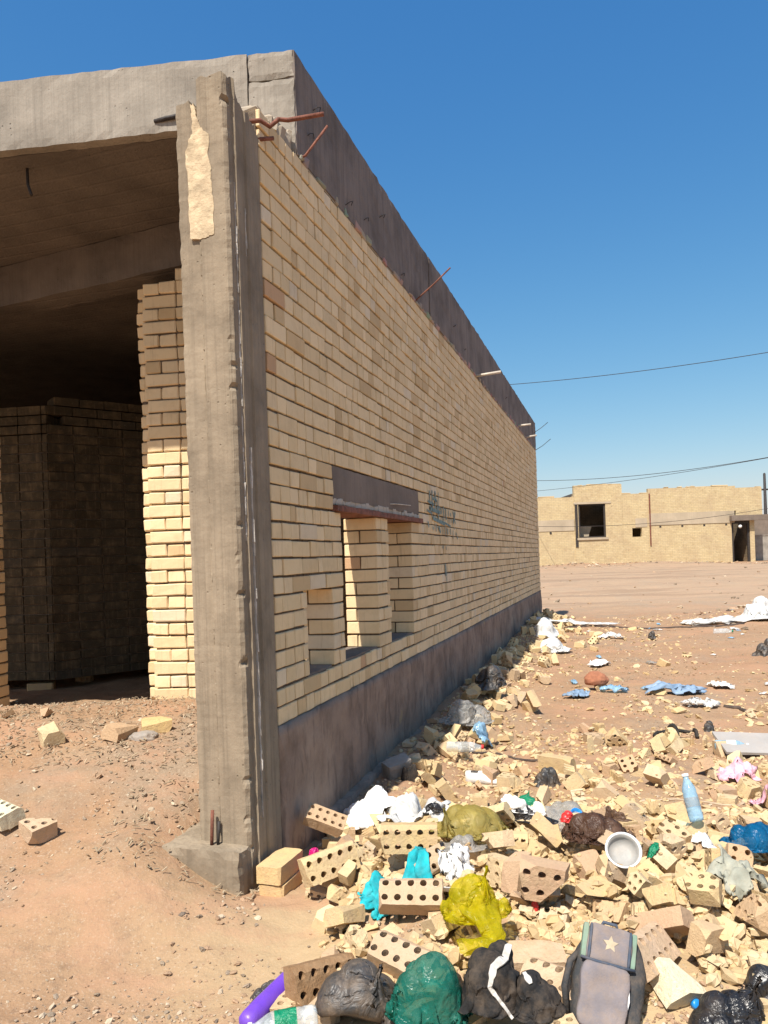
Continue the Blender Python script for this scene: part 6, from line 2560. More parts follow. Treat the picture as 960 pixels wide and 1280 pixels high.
for ch in [o for o in COL.objects if o.parent == gar]:
    m_ = gar.matrix_world.inverted() @ ch.matrix_world; o_ = len(GV_)
    GV_ += [m_ @ v.co for v in ch.data.vertices]; GF_ += [[o_ + i for i in p.vertices] for p in ch.data.polygons]
gt = BVHTree.FromPolygons(GV_, GF_)
def onto(pts):
    out = []; d = Vector((0, .8, -.6)).normalized()
    for i in range(len(pts) - 1):
        for k in range(5):
            p = Vector(pts[i]).lerp(Vector(pts[i + 1]), k / 5); h = gt.ray_cast(p - d * .6, d)[0]
            if h is not None: out.append(h - d * .003)
    return out
def wid(pts, ws): return [ws[min(len(ws) - 1, int(i / len(pts) * len(ws)))] for i in range(len(pts))]
tp1 = onto([(.02, .05, .18), (.0, .0, .16), (-.045, -.04, .15), (-.06, -.08, .12), (-.03, -.09, .08), (.0, -.1, .04), (.03, -.11, .0)])
tp2 = onto([(.035, .04, .215), (.05, .0, .17), (.045, -.03, .13), (.06, -.06, .10)])
strip('white_trim', gar, tp1, wid(tp1, [.022, .026, .022, .014, .010, .009]), .003, M['trim'])
strip('white_trim', gar, tp2, wid(tp2, [.012, .02, .018, .010]), .003, M['trim'])
if 0: strip('white_trim', gar, [(.025, .045, .215), (.0, -.005, .19), (-.03, -.05, .155), (-.048, -.085, .125), (-.03, -.105, .09), (-.002, -.125, .05), (.02, -.14, .01)], [.03, .035, .03, .018, .014, .012, .012], .004, M['whitecloth'])
if 0: strip('white_trim', gar, [(.035, .04, .21), (.038, -.01, .175), (.034, -.05, .14), (.05, -.085, .11)], [.012, .024, .028, .010], .004, M['whitecloth'])

# backpack, lying back on the bricks
bp = gnd(750, 1284)
pk = empty('backpack', (bp.x, bp.y, bp.z + .005), 0, 'small dark grey backpack with mauve pocket and beige star on its flap', 'backpack')
pk.scale = (.78, .78, .78); pk.location.z += .012; pk.rotation_euler = (R(-6), R(7), R(-9))
TI = Matrix.Rotation(R(-30), 4, 'X') @ Matrix.Rotation(R(6), 4, 'Y')
def rbox(sx, sy, sz, c, ex=.28, sub=5, nzamp=.0, seed=0, fn=None):
    """rounded pillow block"""
    bm = bmesh.new(); bmesh.ops.create_cube(bm, size=2)
    bmesh.ops.subdivide_edges(bm, edges=bm.edges, cuts=14, use_grid_fill=True)
    for v in bm.verts:
        p = v.co; u = p.normalized()
        def f(a): return math.copysign(abs(a) ** ex, a)
        m = max(abs(u.x), abs(u.y), abs(u.z)); q = u / m
        k = 1 / (abs(q.x) ** (2 / ex) + abs(q.y) ** (2 / ex) + abs(q.z) ** (2 / ex)) ** (ex / 2)
        v.co = Vector((q.x * k * sx / 2, q.y * k * sy / 2, q.z * k * sz / 2)) + Vector(c)
        if nzamp:
            w = v.co * 16 + Vector((seed, seed, seed)); v.co += Vector((noise.noise(w), noise.noise(w + Vector((9, 0, 0))), noise.noise(w + Vector((0, 9, 0))))) * nzamp
        if fn: v.co = fn(v.co)
        v.co = TI @ v.co
    return bm
def taper(p): return Vector((p.x * (1 - .25 * sm(.16, .36, p.z)), p.y, p.z))
bmobj('body', rbox(.265, .15, .37, (.015, .03, .14),   .36, nzamp=.013, seed=2, fn=taper), M['packdark'], pk, smooth=True)
bmobj('front_pocket', rbox(.175, .07, .225, (-.005, -.050, .075), .26, nzamp=.009, seed=3), M['packgrey'], pk, smooth=True)
fl = bmobj('flap', rbox(.165, .055, .135, (.0, -.045, .255), .24, nzamp=.006, seed=4), M['packgrey'], pk, smooth=True)
bm = bmesh.new(); star = []
for k in range(10):
    a = math.pi / 2 + k * math.pi / 5; r_ = .030 if k % 2 == 0 else .0145
    star.append(bm.verts.new(TI @ Vector((.002 + r_ * math.cos(a), -.0752, .258 + r_ * math.sin(a)))))
f = bm.faces.new(star); r = bmesh.ops.extrude_face_region(bm, geom=[f], use_keep_orig=True)
bmesh.ops.translate(bm, verts=[v for v in r['geom'] if isinstance(v, bmesh.types.BMVert)], vec=TI.to_3x3() @ Vector((0, .006, 0)))
bmesh.ops.recalc_face_normals(bm, faces=bm.faces); bmobj('star_emblem', bm, M['star'], fl)
for sx_, mt, nm in ((-1, 'packgreen', 'side_trim'), (1, 'packgreen', 'side_trim')):
    bmobj(nm, rbox(.022, .05, .13, (sx_ * .091, -.035, .255), .3), M[mt], pk, smooth=True)
    bmobj('piping', rbox(.011, .04, .13, (sx_ * .074, -.058, .255), .4), M['packblue'], pk, smooth=True)
def tb(pts, r): 
    return tube([TI @ Vector(p) for p in pts], r, 7)
bmobj('flap_seam', tb([(-.10, -.06, .192), (-.05, -.078, .186), (.05, -.078, .186), (.10, -.06, .190)], .006), M['packblue'], pk, smooth=True)
bmobj('pocket_piping', tb([(.075, -.075, .17), (.086, -.07, .08), (.07, -.075, .0), (.02, -.082, -.03), (-.05, -.082, -.035)], .0045), M['whitecloth'], pk, smooth=True)
bmobj('strap', strip('x', None, [TI @ Vector(p) for p in ((-.10, .0, .22), (-.135, -.03, .17), (-.145, -.03, .08), (-.12, .0, .0))], [.032] * 4, .006, M['packdark']).data and tb([(-.10, .0, .22), (-.135, -.03, .17), (-.145, -.03, .08), (-.12, .0, .0)], .013), M['packdark'], pk, smooth=True)
for o in [o for o in COL.objects if o.name.startswith('x')]: bpy.data.objects.remove(o)
bmobj('handle', tb([(-.03, .03, .325), (-.02, .02, .35), (.03, .02, .35), (.04, .03, .325)], .007), M['packblue'], pk, smooth=True)

# blue cap by the black bag
cp = hit(868, 1258)
o = bmobj('bottle_cap', lathe([(.013, 0), (.0145, .001), (.0148, .014), (.013, .017), (.004, .018)], 20), M['blue'], None, (cp.x, cp.y, cp.z + .006), (R(60), 0, R(20)), True)
tag(o, 'bright blue bottle cap against the glossy black bag', 'cap')
# turquoise cloth
sheet('cloth', 'turquoise cloth pinned under a dusty pink brick', 'cloth', 497, 1126, .29, .19, M['turquoise'], 5, 22, 34, .03, .006, .25, .003)
# yellow bag: full body above, twisted tail below
yp = hit(600, 1160)
yb = empty('plastic_bag', (yp.x, yp.y, yp.z), 0, 'bright yellow translucent plastic bag with a twisted tail on the bricks', 'bag')
ybo = bmobj('body', film_bag(.25, .20, .20, 43, 5, (.1, -.5, .6), 1.28, 7, 55, .5, .12), M['yellow'], yb, (-.005, .06, .03), (0, 0, R(20)), True)
def tail(): 
    bm = bmesh.new(); pts = [(.0, .03, .06), (.02, -.03, .04), (.035, -.085, .02), (.02, -.12, .012), (-.03, -.135, .012), (-.075, -.15, .015)]; rr = [.065, .045, .035, .030, .026, .036]
    pts = [(x, y, max(z, top_z(yp.x + x, yp.y + y) - yp.z + .028) if i else z) for i, (x, y, z) in enumerate(pts)]
    P_ = []; n = 26
    for i in range(n):
        t = i / (n - 1) * (len(pts) - 1); k = min(int(t), len(pts) - 2); f = t - k
        P_.append((Vector(pts[k]).lerp(Vector(pts[k + 1]), f), rr[k] + (rr[k + 1] - rr[k]) * f))
    rings = []
    for i, (p, r_) in enumerate(P_):
        ring = []
        for k in range(26):
            a = 2 * math.pi * k / 26; w = 1 + .3 * math.sin(a * 5 + i * .3) * .5 + .3 * noise.noise(Vector((math.cos(a) * 2, math.sin(a) * 2, i * .25)))
            tdir = (Vector(P_[min(i + 1, n - 1)][0]) - Vector(P_[max(i - 1, 0)][0])).normalized(); s1 = tdir.cross(Vector((0, 0, 1))).normalized(); s2 = s1.cross(tdir)
            ring.append(bm.verts.new(p + (s1 * math.cos(a) + s2 * math.sin(a) * .6) * r_ * w))
        rings.append(ring)
    for i in range(n - 1):
        for k in range(26): bm.faces.new((rings[i][k], rings[i][(k + 1) % 26], rings[i + 1][(k + 1) % 26], rings[i + 1][k]))
    bmesh.ops.recalc_face_normals(bm, faces=bm.faces); return bm
bmobj('tail', tail(), M['yellow'], yb, smooth=True)
# white things
sheet('sheet', 'white plastic sheet lying half in the wall shade', 'sheet', 466, 1012, .30, .30, M['whitecloth'], 7, 10, 34, .035, .02, .18, .003, hump=.06)
sheet('sheet', 'crinkled white plastic sheet right of the one in the wall shade', 'sheet', 518, 1014, .30, .26, M['whitefilm'], 9, -12, 34, .035, .015, .3, .002, hump=.03)
bag('rubbish_bag', 'small black crumpled ball on the right-hand white sheet', 'bag', 541, 1014, .105, .08, .06, M['black'], 27, 4, None, 0, .25, .0)
sheet('wrapper', 'bright blue scrap of plastic below the shaded white sheet', 'wrapper', 448, 1030, .10, .06, M['blue'], 11, -30, 16, .02, .01, .4)
sheet('wrapper', 'magenta wrapper against the plinth beside the bricks', 'wrapper', 395, 1092, .05, .09, M['magenta'], 13, 30, 18, .02, .035, .3, hump=.02)
plate = bmobj('plate', lathe([(.0, .004), (.05, .003), (.062, .006), (.085, .016), (.087, .019), (.083, .019), (.060, .010), (.05, .008), (.0, .009)], 30, cap=False), M['white'], None, hit(552, 1118) + Vector((0, 0, .008)), (R(-24), R(6), 0), True)
tag(plate, 'white plate half buried left of the yellow bag', 'plate')
sheet('wrapper', 'crumpled white paper lump above the yellow bag', 'wrapper', 571, 1092, .11, .09, M['whitecloth'], 15, 20, 18, .05, .01, .35, hump=.03)
bag('plastic_bag', 'dusty pale yellow plastic bag spread behind the heap', 'bag', 585, 1030, .36, .30, .14, M['yellowdust'], 43, 6, (-.5, -.4, .5), 0, .17, .02, lumps=.3)
bag('plastic_bag', 'clear crumpled film below the dusty yellow bag', 'bag', 578, 1052, .24, .14, .06, M['clearfilm'], 45, 5, None, 0, .22)
bag('plastic_bag', 'small bright green knotted plastic bag on the dirt', 'bag', 654, 1008, .125, .11, .105, M['green'], 47, 5, (.1, 0, 1), 0, .2, .0, lumps=.3)
# black bag slit open with white tissue in it
kb = hit(645, 1036) + Vector((0, 0, .045))
op = empty('torn_bag', (kb.x, kb.y, kb.z), 0, 'torn black bag spilling white tissue left of the clear bag', 'bag')
lump('film', op, .40, .13, .09, (0, 0, .01), 51, M['black'], -28, .2, 6, .3)
lump('tissue', op, .17, .08, .09, (-.02, .0, .045), 52, M['whitecloth'], -24, .35, 5, .3)
lump('tissue', op, .12, .08, .07, (.09, -.03, .04), 53, M['whitecloth'], -24, .35, 5, .3)
cb_ = hit(703, 1042)
cbg = empty('plastic_bag', (cb_.x, cb_.y, cb_.z), 0, 'clear plastic bag holding blue and orange packaging', 'bag')
lump('film', cbg, .34, .22, .15, (0, .02, .03), 55, M['clearfilm'], -10, .22, 6, .3)
lump('orange_packet', cbg, .12, .08, .08, (.03, -.115, .03), 56, M['orange'], -30, .2, 5)
lump('orange_scrap', cbg, .10, .04, .04, (-.10, .06, .07), 57, M['orange'], 10, .2, 4)
bmobj('blue_cup', lathe([(.022, 0), (.026, .0), (.030, .06), (.027, .06), (.024, .004)], 20), M['blue'], cbg, (.05, -.03, .075), (R(40), R(10), 0), True)
brn = hit(750, 1062) + Vector((0, 0, .02))
bg2 = empty('plastic_bag', (brn.x, brn.y, brn.z), 0, 'brown see-through plastic bag between clear bag and white bowl', 'bag')
lump('film', bg2, .30, .22, .13, (0, .02, .03), 59, M['brownfilm'], -15, .28, 6, .3)
lump('red_packet', bg2, .07, .06, .06, (-.10, .13, .06), 60, M['red'], 0, .2, 4)
lump('maroon_packet', bg2, .15, .05, .07, (.10, .13, .06), 61, M['brownfilm'], -25, .2, 4)
# bowl lying on its side toward the camera
bw = hit(780, 1082)
bowl = empty('bowl', (bw.x, bw.y, bw.z + .005), 0, 'white plastic bowl lying tilted on the bricks', 'bowl')
bowl.scale = (.72, .72, .72)
ro = Euler((R(52), 0, R(-8)))
bmobj('shell', lathe([(.001, -.075), (.045, -.074), (.06, -.068), (.082, -.03), (.088, .0), (.094, .001), (.095, .004), (.088, .006), (.084, .003), (.078, -.03), (.056, -.060), (.04, -.062), (.001, -.064)], 40, cap=False), M['white'], bowl, (0, .0, .075), ro, True)
bmobj('grey_liner', lathe([(.001, -.060), (.038, -.058), (.055, -.055), (.0755, -.030), (.081, -.004), (.0825, -.004), (.0772, -.030), (.0565, -.057), (.04, -.060), (.001, -.0615)], 40, cap=False), M['greyplastic'], bowl, (0, .0, .075), ro, True)
bag('plastic_bag', 'translucent blue plastic bag at the right edge on the dirt', 'bag', 946, 1052, .30, .20, .10, M['bluebag'], 63, 6, (.9, .1, .25), 0, .17, .01, lumps=.25)
sheet('wrapper', 'pink and black wrapper at the right edge behind the blue bag', 'wrapper', 956, 1008, .14, .10, M['skinpink'], 17, 0, 16, .03, .01, .3)
bag('rubbish_bag', 'dark grey crumpled bag behind the torn black bag beside pale bricks', 'bag', 686, 982, .19, .12, .15, M['greybag'], 65, 5, None, 0, .13, .0)
# tattered shoe
sh = hit(608, 982)
shoe = empty('shoe', (sh.x, sh.y, sh.z), R(-14), 'tattered off-white shoe on the dirt behind the dusty yellow bag', 'shoe')
def shoe_bm(sole):
    bm = bmesh.new(); rings = []
    for i in range(17):
        t = i / 16; x = -.13 + .26 * t
        wd = .036 + .012 * math.sin(t * 3.3 + .3) - (.022 * max(0, t - .85) / .15) - (.012 * max(0, .12 - t) / .12)
        hh = .018 if sole else (.075 - .045 * sm(.35, .75, t) - .012 * max(0, t - .9) / .1)
        ring = []
        for k in range(12):
            a = 2 * math.pi * k / 12; c, s = math.cos(a), math.sin(a)
            y = math.copysign(abs(c) ** .6, c) * wd * (1.06 if sole else .95); z = (math.copysign(abs(s) ** .6, s) * .5 + .5) * hh
            ring.append(bm.verts.new((x, y + .003 * noise.noise(Vector((x * 30, a, 1))), z + (.0 if sole else .015) + .003 * noise.noise(Vector((x * 30, a, 4))))))
        rings.append(ring)
    for i in range(16):
        for k in range(12):
            if not sole and i in (2, 3, 4) and k in (2, 3): continue
            bm.faces.new((rings[i][k], rings[i][(k + 1) % 12], rings[i + 1][(k + 1) % 12], rings[i + 1][k]))
    bm.faces.new(rings[0][::-1]); bm.faces.new(rings[-1]); bmesh.ops.recalc_face_normals(bm, faces=bm.faces); return bm
bmobj('upper', shoe_bm(False), M['whitecloth'], shoe, smooth=True); bmobj('sole', shoe_bm(True), M['cardboard'], shoe, smooth=True)
# red scrap in the heap
o = bag('wrapper', 'small red plastic scrap wedged in the heap left of the backpack', 'wrapper', 669, 1140, .03, .03, .06, M['red'], 67, 4, None, 0, .2, .0)
# grey board at the right edge
bd = hit(938, 940)
brd = empty('board', (bd.x, bd.y, bd.z), R(-4), 'flat grey board with dark edge at the right edge on the dirt', 'board')
bmobj('panel', rough_box(-.22, .22, -.15, .15, .055, .075, .05, .002, 91, .004), M['tile'], brd, rot=(R(14), R(3), 0))
bmobj('frame', rough_box(-.20, .20, -.13, .13, .0, .054, .05, .002, 92, .004), M['darkwood'], brd, rot=(R(14), R(3), 0))
sheet('wrapper', 'pink and white food wrapper in front of the grey board', 'wrapper', 922, 958, .22, .14, M['skinpink'], 19, -8, 20, .04, .008, .3)
# wire loops, cable on the ground
def onground(pts, r, name, label, cat, mat, seg=6, wav=.004, lift=.004):
    P_ = []
    for i in range(len(pts) - 1):
        a, b = gnd(*pts[i]), gnd(*pts[i + 1])
        for k in range(8):
            q = a.lerp(b, k / 8); P_.append(Vector((q.x, q.y, top_z(q.x, q.y) + lift + wav * noise.noise(q * 9))))
    q = gnd(*pts[-1]); P_.append(Vector((q.x, q.y, top_z(q.x, q.y) + lift)))
    o = bmobj(name, tube(P_, r, seg), M[mat], None, smooth=True); return tag(o, label, cat)
onground([(872, 924), (866, 917), (845, 915), (822, 918), (818, 922), (830, 924), (846, 926), (862, 926), (850, 928), (836, 926)], .014, 'hose', 'black hose lying in flat loops on the dirt', 'hose', 'garment', 8, .01, .014)
onground([(585, 940), (618, 942), (632, 946), (650, 950), (690, 952)], .011, 'cable', 'brown cable lying across the dirt beside the wall', 'cable', 'darkwood')
onground([(690, 783), (740, 783), (800, 786), (870, 784), (930, 780)], .02, 'cable', 'dark cable lying across the lane beyond the rubble', 'cable', 'darkwood')
onground([(800, 1002), (845, 1000), (880, 1003), (925, 1008)], .006, 'stick', 'thin dry stick on the dirt left of the blue bag', 'stick', 'cardboard')
onground([(905, 884), (925, 886), (936, 892)], .02, 'stick', 'short dark twisted stick near the right edge', 'stick', 'darkwood')
# small litter farther out
for lab, px, py, w, d, mat, seed in (
        ('pale blue plastic strip twisted on the dirt', 846, 868, .55, .16, 'bluegrey', 101), ('blue crushed packet left of the pale bottle on the lane', 722, 872, .26, .14, 'bluegrey', 102),
        ('pale blue scrap in the middle of the lane', 766, 866, .24, .12, 'bluish', 103), ('white paper scrap on the reddish dirt', 748, 833, .26, .14, 'whitecloth', 104),
        ('white plastic scrap lying on the lane near the far wall corner', 764, 798, .36, .16, 'whitefilm', 105), ('small white crumpled paper on the right of the lane', 901, 860, .22, .16, 'whitecloth', 106),
        ('blue scrap near the wall shade', 602, 913, .12, .12, 'bluish', 107), ('white wrapper near the blue strip', 876, 884, .28, .10, 'whitefilm', 108),
        ('grey green crumpled rag among bricks at the right edge', 922, 1108, .20, .13, 'rag', 109), ('white scrap left of the blue bag', 884, 1056, .10, .09, 'whitecloth', 110),
        ('small green leaf-like scrap beside the white bowl', 816, 1066, .05, .03, 'green', 111)):
    sheet('wrapper', lab, 'wrapper', px, py, w, d, M[mat], seed, seed * 37 % 90 - 45, 16, min(.05, w * .18), .01, .35, hump=min(.05, w * .15))
for lab, px, py, w, h, mat, seed in (
        ('white crumpled plastic bag by the plinth near the far corner', 681, 793, .62, .34, 'whitefilm', 121), ('white plastic bag second from the far corner by the rubble strip', 692, 813, .55, .26, 'whitefilm', 122),
        ('clear plastic bag in the wall shade, left of a pair', 572, 900, .30, .22, 'clearfilm', 123), ('clear plastic bag in the wall shade, right of a pair', 594, 902, .30, .18, 'clearfilm', 124),
        ('dark bag lump against the plinth midway along', 607, 858, .4, .26, 'greybag', 125), ('black and white wrapper ball on the dirt right of the hose', 887, 914, .15, .12, 'greybag', 126),
        ('small dark ball of litter on the lane', 815, 797, .17, .15, 'greybag', 127), ('dark litter clump at the right edge', 957, 818, .4, .28, 'greybag', 128),
        ('white plastic sheeting heaped on the far spoil bank', 952, 772, .8, .5, 'whitefilm', 129)):
    bag('plastic_bag', lab, 'bag', px, py, w, w * .7, h, M[mat], seed, 5, None, seed * 17 % 90, .2, .01, lumps=.3)
sheet('sheet', 'long white plastic strip with a pink end near the far wall corner', 'sheet', 712, 783, 1.5, .30, M['whitefilm'], 131, 4, 20, .05, .01, .3)
sheet('sheet', 'long pale sheet spread below the far spoil bank', 'sheet', 915, 778, 1.6, .5, M['whitefilm'], 132, 6, 20, .08, .01, .3)
lr = random.Random(77); kinds = (('whitefilm', 'small white plastic scrap'), ('bluish', 'small bluish plastic scrap'), ('clearfilm', 'small grey film scrap'), ('black', 'small black plastic scrap'))
k = 0
while k < 26:
    y = lr.uniform(5.6, 15); x = lr.uniform(.12, .56) * y
    if to_local(x, y)[0] < .5: continue
    mt, wd = kinds[lr.choice((0, 0, 0, 1, 2, 3))]; s_ = lr.uniform(.05, .13) * (1 + y * .03)
    sheet('litter_scrap', wd + ' among the chips on the open lane', 'litter', 0, 0, s_, s_ * lr.uniform(.4, .8), M[mt], 200 + k, lr.uniform(0, 180), 8, s_ * .15, .006, .4, group=wd + 's on the lane', hump=s_ * .12, at=Vector((x, y, ground_z(x, y)))); k += 1
bag('rock', 'small reddish lump of clay on the lane', 'rock', 745, 853, .26, .18, .14, m_plain('red_clay', (.36, .15, .085, 1), .95, .2, 9, .6, 30), 135, 4, None, 0, .1)
bag('rock', 'grey flat stone lying before the doorway', 'rock', 180, 922, .16, .12, .06, M['stone'], 137, 4, None, 20, .1)
bl = hit(497, 970)
o = bmobj('concrete_block', rough_box(-.09, .09, -.05, .05, 0, .12, .03, .006, 139, .01), M['stone'], None, bl, (R(14), R(-10), R(30))); tag(o, 'grey concrete lump in the wall shade above the white sheets', 'block')
bag('rubbish_bag', 'dark torn film beside the concrete lump in the wall shade', 'bag', 512, 976, .22, .07, .16, M['garment'], 141, 5, None, 0, .2)

# ---------------------------------------------------------------- house across the lane
FY = 42.0
def fx(px, py=650): return ray(px, py).x * FY
def fz(px, py): return EYE + ray(px, py).z * FY
far = empty('far_brick_house', (0, FY, 0), 0, 'unfinished single-storey pale brick house across the lane with a stepped parapet', 'building')
def fwall(name, x0, x1, z0, z1, y0=0.0, th=.24, m='farbrick', holes=()):
    """wall as boxes round its openings"""
    P = Pile(); xs = sorted(set([x0, x1] + [h[0] for h in holes] + [h[1] for h in holes])); zs = sorted(set([z0, z1] + [h[2] for h in holes] + [h[3] for h in holes]))
    bm = bmesh.new(); 
    for i in range(len(xs) - 1):
        runs = []; 
        for k in range(len(zs) - 1):
            cx, cz = (xs[i] + xs[i + 1]) / 2, (zs[k] + zs[k + 1]) / 2
            if any(h[0] < cx < h[1] and h[2] < cz < h[3] for h in holes): continue
            if runs and abs(runs[-1][1] - zs[k]) < 1e-6: runs[-1][1] = zs[k + 1]
            else: runs.append([zs[k], zs[k + 1]])
        for a, b in runs: P.box(xs[i], xs[i + 1], y0, y0 + th, a, b)
    return P.build(name, [M[m]], far)
xa, xb, xc, xd, xe, xf = 5.2, fx(718), fx(778), fx(811), fx(920), fx(953)
win = (fx(723), fx(757), fz(740, 672), fz(740, 630)); sw = (fx(790), fx(802), fz(796, 671), fz(796, 660)); door = (fx(914), fx(937), .3, fz(925, 651))
bz0, bz1 = fz(700, 664), fz(700, 650); bz2, bz3 = fz(866, 655), fz(866, 640)
fwall('wall', xa, xb, .2, bz0); fwall('wall', xa, xb, bz1, fz(700, 622))
fwall('concrete_band', xa, xb - .02, bz0 + .003, bz1 - .003, -.025, .26, 'farband')
fwall('wall', xb, xc, .2, fz(750, 606), -.03, .28, holes=[win])
fwall('wall', xc, xd, .2, fz(795, 617), holes=[sw, ])
fwall('concrete_band', xc + .7, xd - .1, fz(795, 659), fz(795, 648), -.02, .018, 'farband')
fwall('wall', xd, xe, .2, bz2, -.02, .25, holes=[door]); fwall('wall', xd, xe, bz3, fz(866, 609), -.02, .25)
fwall('concrete_band', xd, xe - .1, bz2 + .003, bz3 - .003, -.05, .26, 'farband')
fwall('wall', xe, xf - .45, .2, fz(940, 650), 0, .24, holes=[door]); fwall('wall', xe, xf, fz(940, 647) + .1, fz(940, 609), -.01, .25)
# worn coping: loose top course, uneven
for a, b, zt in ((xa, xb, fz(700, 622)), (xb, xc, fz(750, 606)), (xc, xd, fz(795, 617)), (xd, xe, fz(866, 609)), (xe, xf, fz(940, 609))):
    P = Pile(); rg = random.Random(int(a * 10)); x = a
    while x < b - .1:
        w = rg.choice((.24, .24, .5, .9)); w = min(w, b - x)
        if rg.random() < .62: P.cbox(x + .01, x + w - .01, .0, .21, zt + .003, zt + rg.uniform(.03, .09), (.50, .37, .21, 1), c=.012, jit=.012, rg=rg)
        x += w
    P.build('coping', [M['brick']], far)
fwall('canopy', door[0] - .12, fx(958), door[3] + .005, door[3] + .30, -.35, .34, 'lintel')
fwall('drain_pipe', fx(811.5), fx(813), fz(812, 682), fz(812, 617), -.07, .045, 'rust')
wf = fwall('window_frame', win[0] + .003, win[1] - .003, win[2] + .003, win[3] - .003, .02, .08, 'darksteel', holes=[(win[0] + .09, win[1] - .09, win[2] + .07, win[3] - .07)])
fwall('window_lintel', win[0] - .25, win[1] + .3, win[3] + .004, win[3] + .11, -.06, .08, 'farband')
fwall('window_post', win[0] - .19, win[0] - .05, win[2] - .5, win[3] - .0, -.07, .037, 'darksteel')
fwall('window_sill', win[0] - .1, win[1] + .1, win[2] - .12, win[2] - .004, -.09, .055, 'farband')
fwall('door_frame', door[0] + .004, door[1] - .004, door[2], door[3] - .004, .04, .1, 'darksteel', holes=[(door[0] + .12, door[1] - .12, door[2] - .1, door[3] - .15)])
lamp = bmobj('door_lamp', lathe([(.02, 0), (.08, .01), (.10, .06), (.07, .13), (.02, .15)], 16), M['white'], far, (fx(923), -.12, fz(923, 657) - .05), (R(90), 0, 0), True)
P = Pile()
for i in range(12):
    x = xa + 1.2 * i + .3
    if x > xf - 1 or (xb - .2 < x < xc + .4) : continue
    z = (bz0 if x < xb else bz2 if x > xd else 0) - .14
    if z > 1: P.box(x, x + .11, -.0275, -.003 if x > xd else -.002, z, z + .10)
P.build('putlog_hole', [M['darksteel']], far)
# rooms behind the openings
zr = 3.45
lb = lambda n, x0, x1, y0, y1, z0, z1, m: (lambda P: (P.box(x0, x1, y0, y1, z0, z1), P.build(n, [M[m]], far)))(Pile())
lb('roof_slab', xa, xb - .1, .25, 7.9, bz1 - .3, bz1, 'soffit'); lb('roof_slab', xc + .1, xe, .25, 7.9, bz3 - .3, bz3 - .02, 'soffit')
lb('stair_roof', xb - .05, xc + .05, .26, 3.8, 4.5, 4.7, 'soffit')
fwall('room_wall', xb - .05, xc + .05, .2, 4.49, 3.5, .24, 'darkbrick', holes=[(win[0] + .25, win[1] - .55, win[3] - .62, win[3] - .12)])
lb('rear_wall', xa, xf, 7.95, 8.2, .2, 4.6, 'farbrick'); lb('end_wall', xa - .25, xa - .003, .0, 8.2, .2, 4.3, 'farbrick'); lb('end_wall', xf - .69, xf - .46, .26, 7.9, .2, 3.2, 'darkbrick')
lb('room_wall', xb - .3, xb - .06, .26, 7.9, .2, 4.4, 'darkbrick'); lb('room_wall', xc + .06, xc + .3, .26, 7.9, .2, 4.2, 'darkbrick')
bm = bmesh.new(); q = [(win[0] + .1, .9, win[2] - .6), (win[0] + .1, .9, win[2] + .62), (win[0] + .95, .9, win[2] + .66), (win[0] + .55, .9, win[2] - .6)]
vs_ = [bm.verts.new(p) for p in q]; f = bm.faces.new(vs_); r = bmesh.ops.extrude_face_region(bm, geom=[f], use_keep_orig=True)
bmesh.ops.translate(bm, verts=[v for v in r['geom'] if isinstance(v, bmesh.types.BMVert)], vec=(0, .25, 0)); bmesh.ops.recalc_face_normals(bm, faces=bm.faces)
bmobj('stair_flight', bm, M['farband'], far)
# grey garden wall right of the house, pole
gw = empty('block_wall', (fx(946), FY + 1.5, 0), 0, 'grey concrete block wall right of the far house', 'wall')
def gpart(n, x0, x1, y0, y1, z0, z1, m, par): 
    bm = rough_box(x0, x1, y0, y1, z0, z1, .4, .01, 5, .02); bmobj(n, bm, M[m], par)
gpart('blocks', 0, 9, 0, .2, .2, 2.05, 'block', gw); gpart('dark_hoarding', 0, 8, .3, .5, .2, 3.1, 'lintel', gw); gpart('coping', -.03, 9, -.03, .23, 2.055, 2.12, 'stone', gw)
po = ray(957, 640); px_ = po.x * 46; 
pole = empty('utility_pole', (px_, 46, .6), 0, 'dark slender utility pole behind the far house at the right edge', 'pole')
bmobj('shaft', lathe([(.13, -.4), (.12, 0), (.07, 5.2), (.02, 5.25)], 12), M['darksteel'], pole, smooth=True)
bmobj('crossarm', rough_box(-.5, .5, -.05, .05, 4.2, 4.3, .2, .003, 6, .005), M['darksteel'], pole)
for sx_ in (-.4, .4): bmobj('insulator', lathe([(.03, 4.3), (.05, 4.33), (.03, 4.37), (.05, 4.40), (.02, 4.46)], 10), M['darksteel'], pole, (sx_, 0, 0), smooth=True)
tm = bag('bush', 'dark scrub clump at the foot of the utility pole', 'bush', 0, 0, .9, .8, 2.6, m_plain('scrub', (.04, .045, .03, 1), .9, .4, 12, .8, 30), 147, 5, None, 0, .3, .0, at=Vector((px_ + .2, 45.3, .5)))

# ---------------------------------------------------------------- overhead cables
def cable(p1, d1, p2, d2, sag, label, r=.012):
    a = CAM + ray(*p1) * d1; b = CAM + ray(*p2) * d2
    a = a + (a - b) * .25; b = b + (b - a) * .35
    pts = [a.lerp(b, i / 40) - Vector((0, 0, sag * 4 * (i / 40) * (1 - i / 40))) for i in range(41)]
    o = bmobj('overhead_cable', tube(pts, r, 6), M['darksteel'], smooth=True); return tag(o, label, 'cable')
cable((640, 476), 27, (960, 432), 22, .25, 'topmost overhead cable leaving the roof beam toward the upper right', .010)
cable((672, 593), 34, (960, 556), 26, .55, 'overhead cable above the far house, upper of the pair', .010)
cable((672, 610), 40, (960, 564), 27, .30, 'overhead cable above the far house, lower of the pair', .009)
cable((672, 648), 36, (960, 620), 36, .75, 'thin cable sagging across the front of the far house', .010)

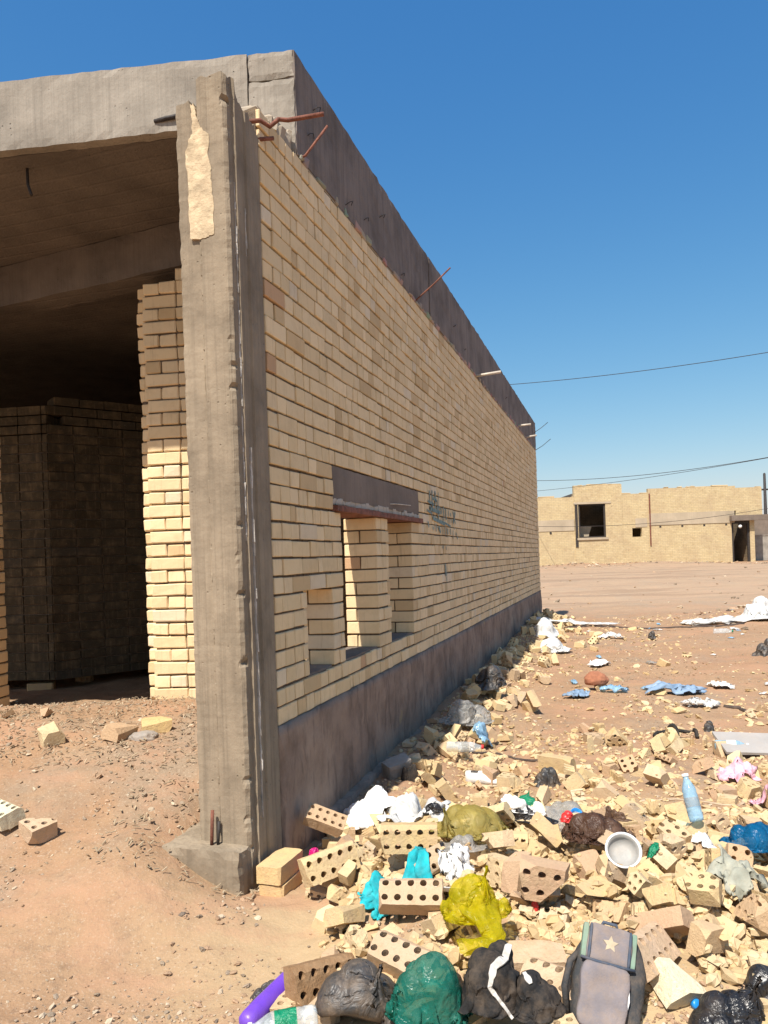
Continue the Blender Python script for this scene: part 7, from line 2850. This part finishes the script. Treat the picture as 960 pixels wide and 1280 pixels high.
# ---------------------------------------------------------------- sky, sun, camera
EL, AZ = 57.0, 25.5
w = bpy.data.worlds.new('World'); sc.world = w; w.use_nodes = True
nt = w.node_tree; bgn = nt.nodes['Background']
sky = nt.nodes.new('ShaderNodeTexSky'); sky.sky_type = 'NISHITA'; sky.sun_disc = False
sky.sun_elevation = R(EL); sky.sun_rotation = math.atan2(-math.sin(R(AZ)), -math.cos(R(AZ)))
sky.altitude = 0; sky.air_density = 1.1; sky.dust_density = .9; sky.ozone_density = 2.2
# the phone's rendering of the sky: deeper blue overhead, greyer haze at the horizon
sp_ = nt.nodes.new('ShaderNodeSeparateColor'); cm_ = nt.nodes.new('ShaderNodeCombineColor'); nt.links.new(sky.outputs[0], sp_.inputs[0])
BG = .10
for ch_, (pw, gn) in enumerate(((1.5, 1.42), (.95, 1.06), (.56, 1.0))):
    m1 = nt.nodes.new('ShaderNodeMath'); m1.operation = 'MULTIPLY'; m1.inputs[1].default_value = .12
    m2 = nt.nodes.new('ShaderNodeMath'); m2.operation = 'POWER'; m2.inputs[1].default_value = pw
    m3 = nt.nodes.new('ShaderNodeMath'); m3.operation = 'MULTIPLY'; m3.inputs[1].default_value = gn / BG / 1.5
    nt.links.new(sp_.outputs[ch_], m1.inputs[0]); nt.links.new(m1.outputs[0], m2.inputs[0]); nt.links.new(m2.outputs[0], m3.inputs[0]); nt.links.new(m3.outputs[0], cm_.inputs[ch_])
nt.links.new(cm_.outputs[0], bgn.inputs['Color']); bgn.inputs['Strength'].default_value = BG
sd = bpy.data.lights.new('sun', 'SUN'); sd.energy = 5.0; sd.angle = R(.5); sd.color = (1.0, .95, .86)
so = bpy.data.objects.new('sun', sd); link(so)
tv = Vector((math.sin(R(AZ)) * math.cos(R(EL)), math.cos(R(AZ)) * math.cos(R(EL)), -math.sin(R(EL))))
so.rotation_euler = tv.to_track_quat('-Z', 'Y').to_euler(); so.location = (-4, -8, 14)
cd = bpy.data.cameras.new('camera'); co = bpy.data.objects.new('camera', cd); link(co)
cd.sensor_width = 36; cd.sensor_fit = 'AUTO'; cd.lens = 27.0; cd.shift_y = 58 / 1280; cd.clip_start = .05; cd.clip_end = 6000
co.matrix_world = Matrix.Translation(CAM) @ Matrix.Rotation(R(90), 4, 'X') @ Matrix.Rotation(-.034, 4, 'Z')
sc.camera = co
sc.view_settings.view_transform = 'Standard'; sc.view_settings.look = 'None'; sc.view_settings.gamma = 1.0
sc.view_settings.exposure = .52; sc.view_settings.use_curve_mapping = False
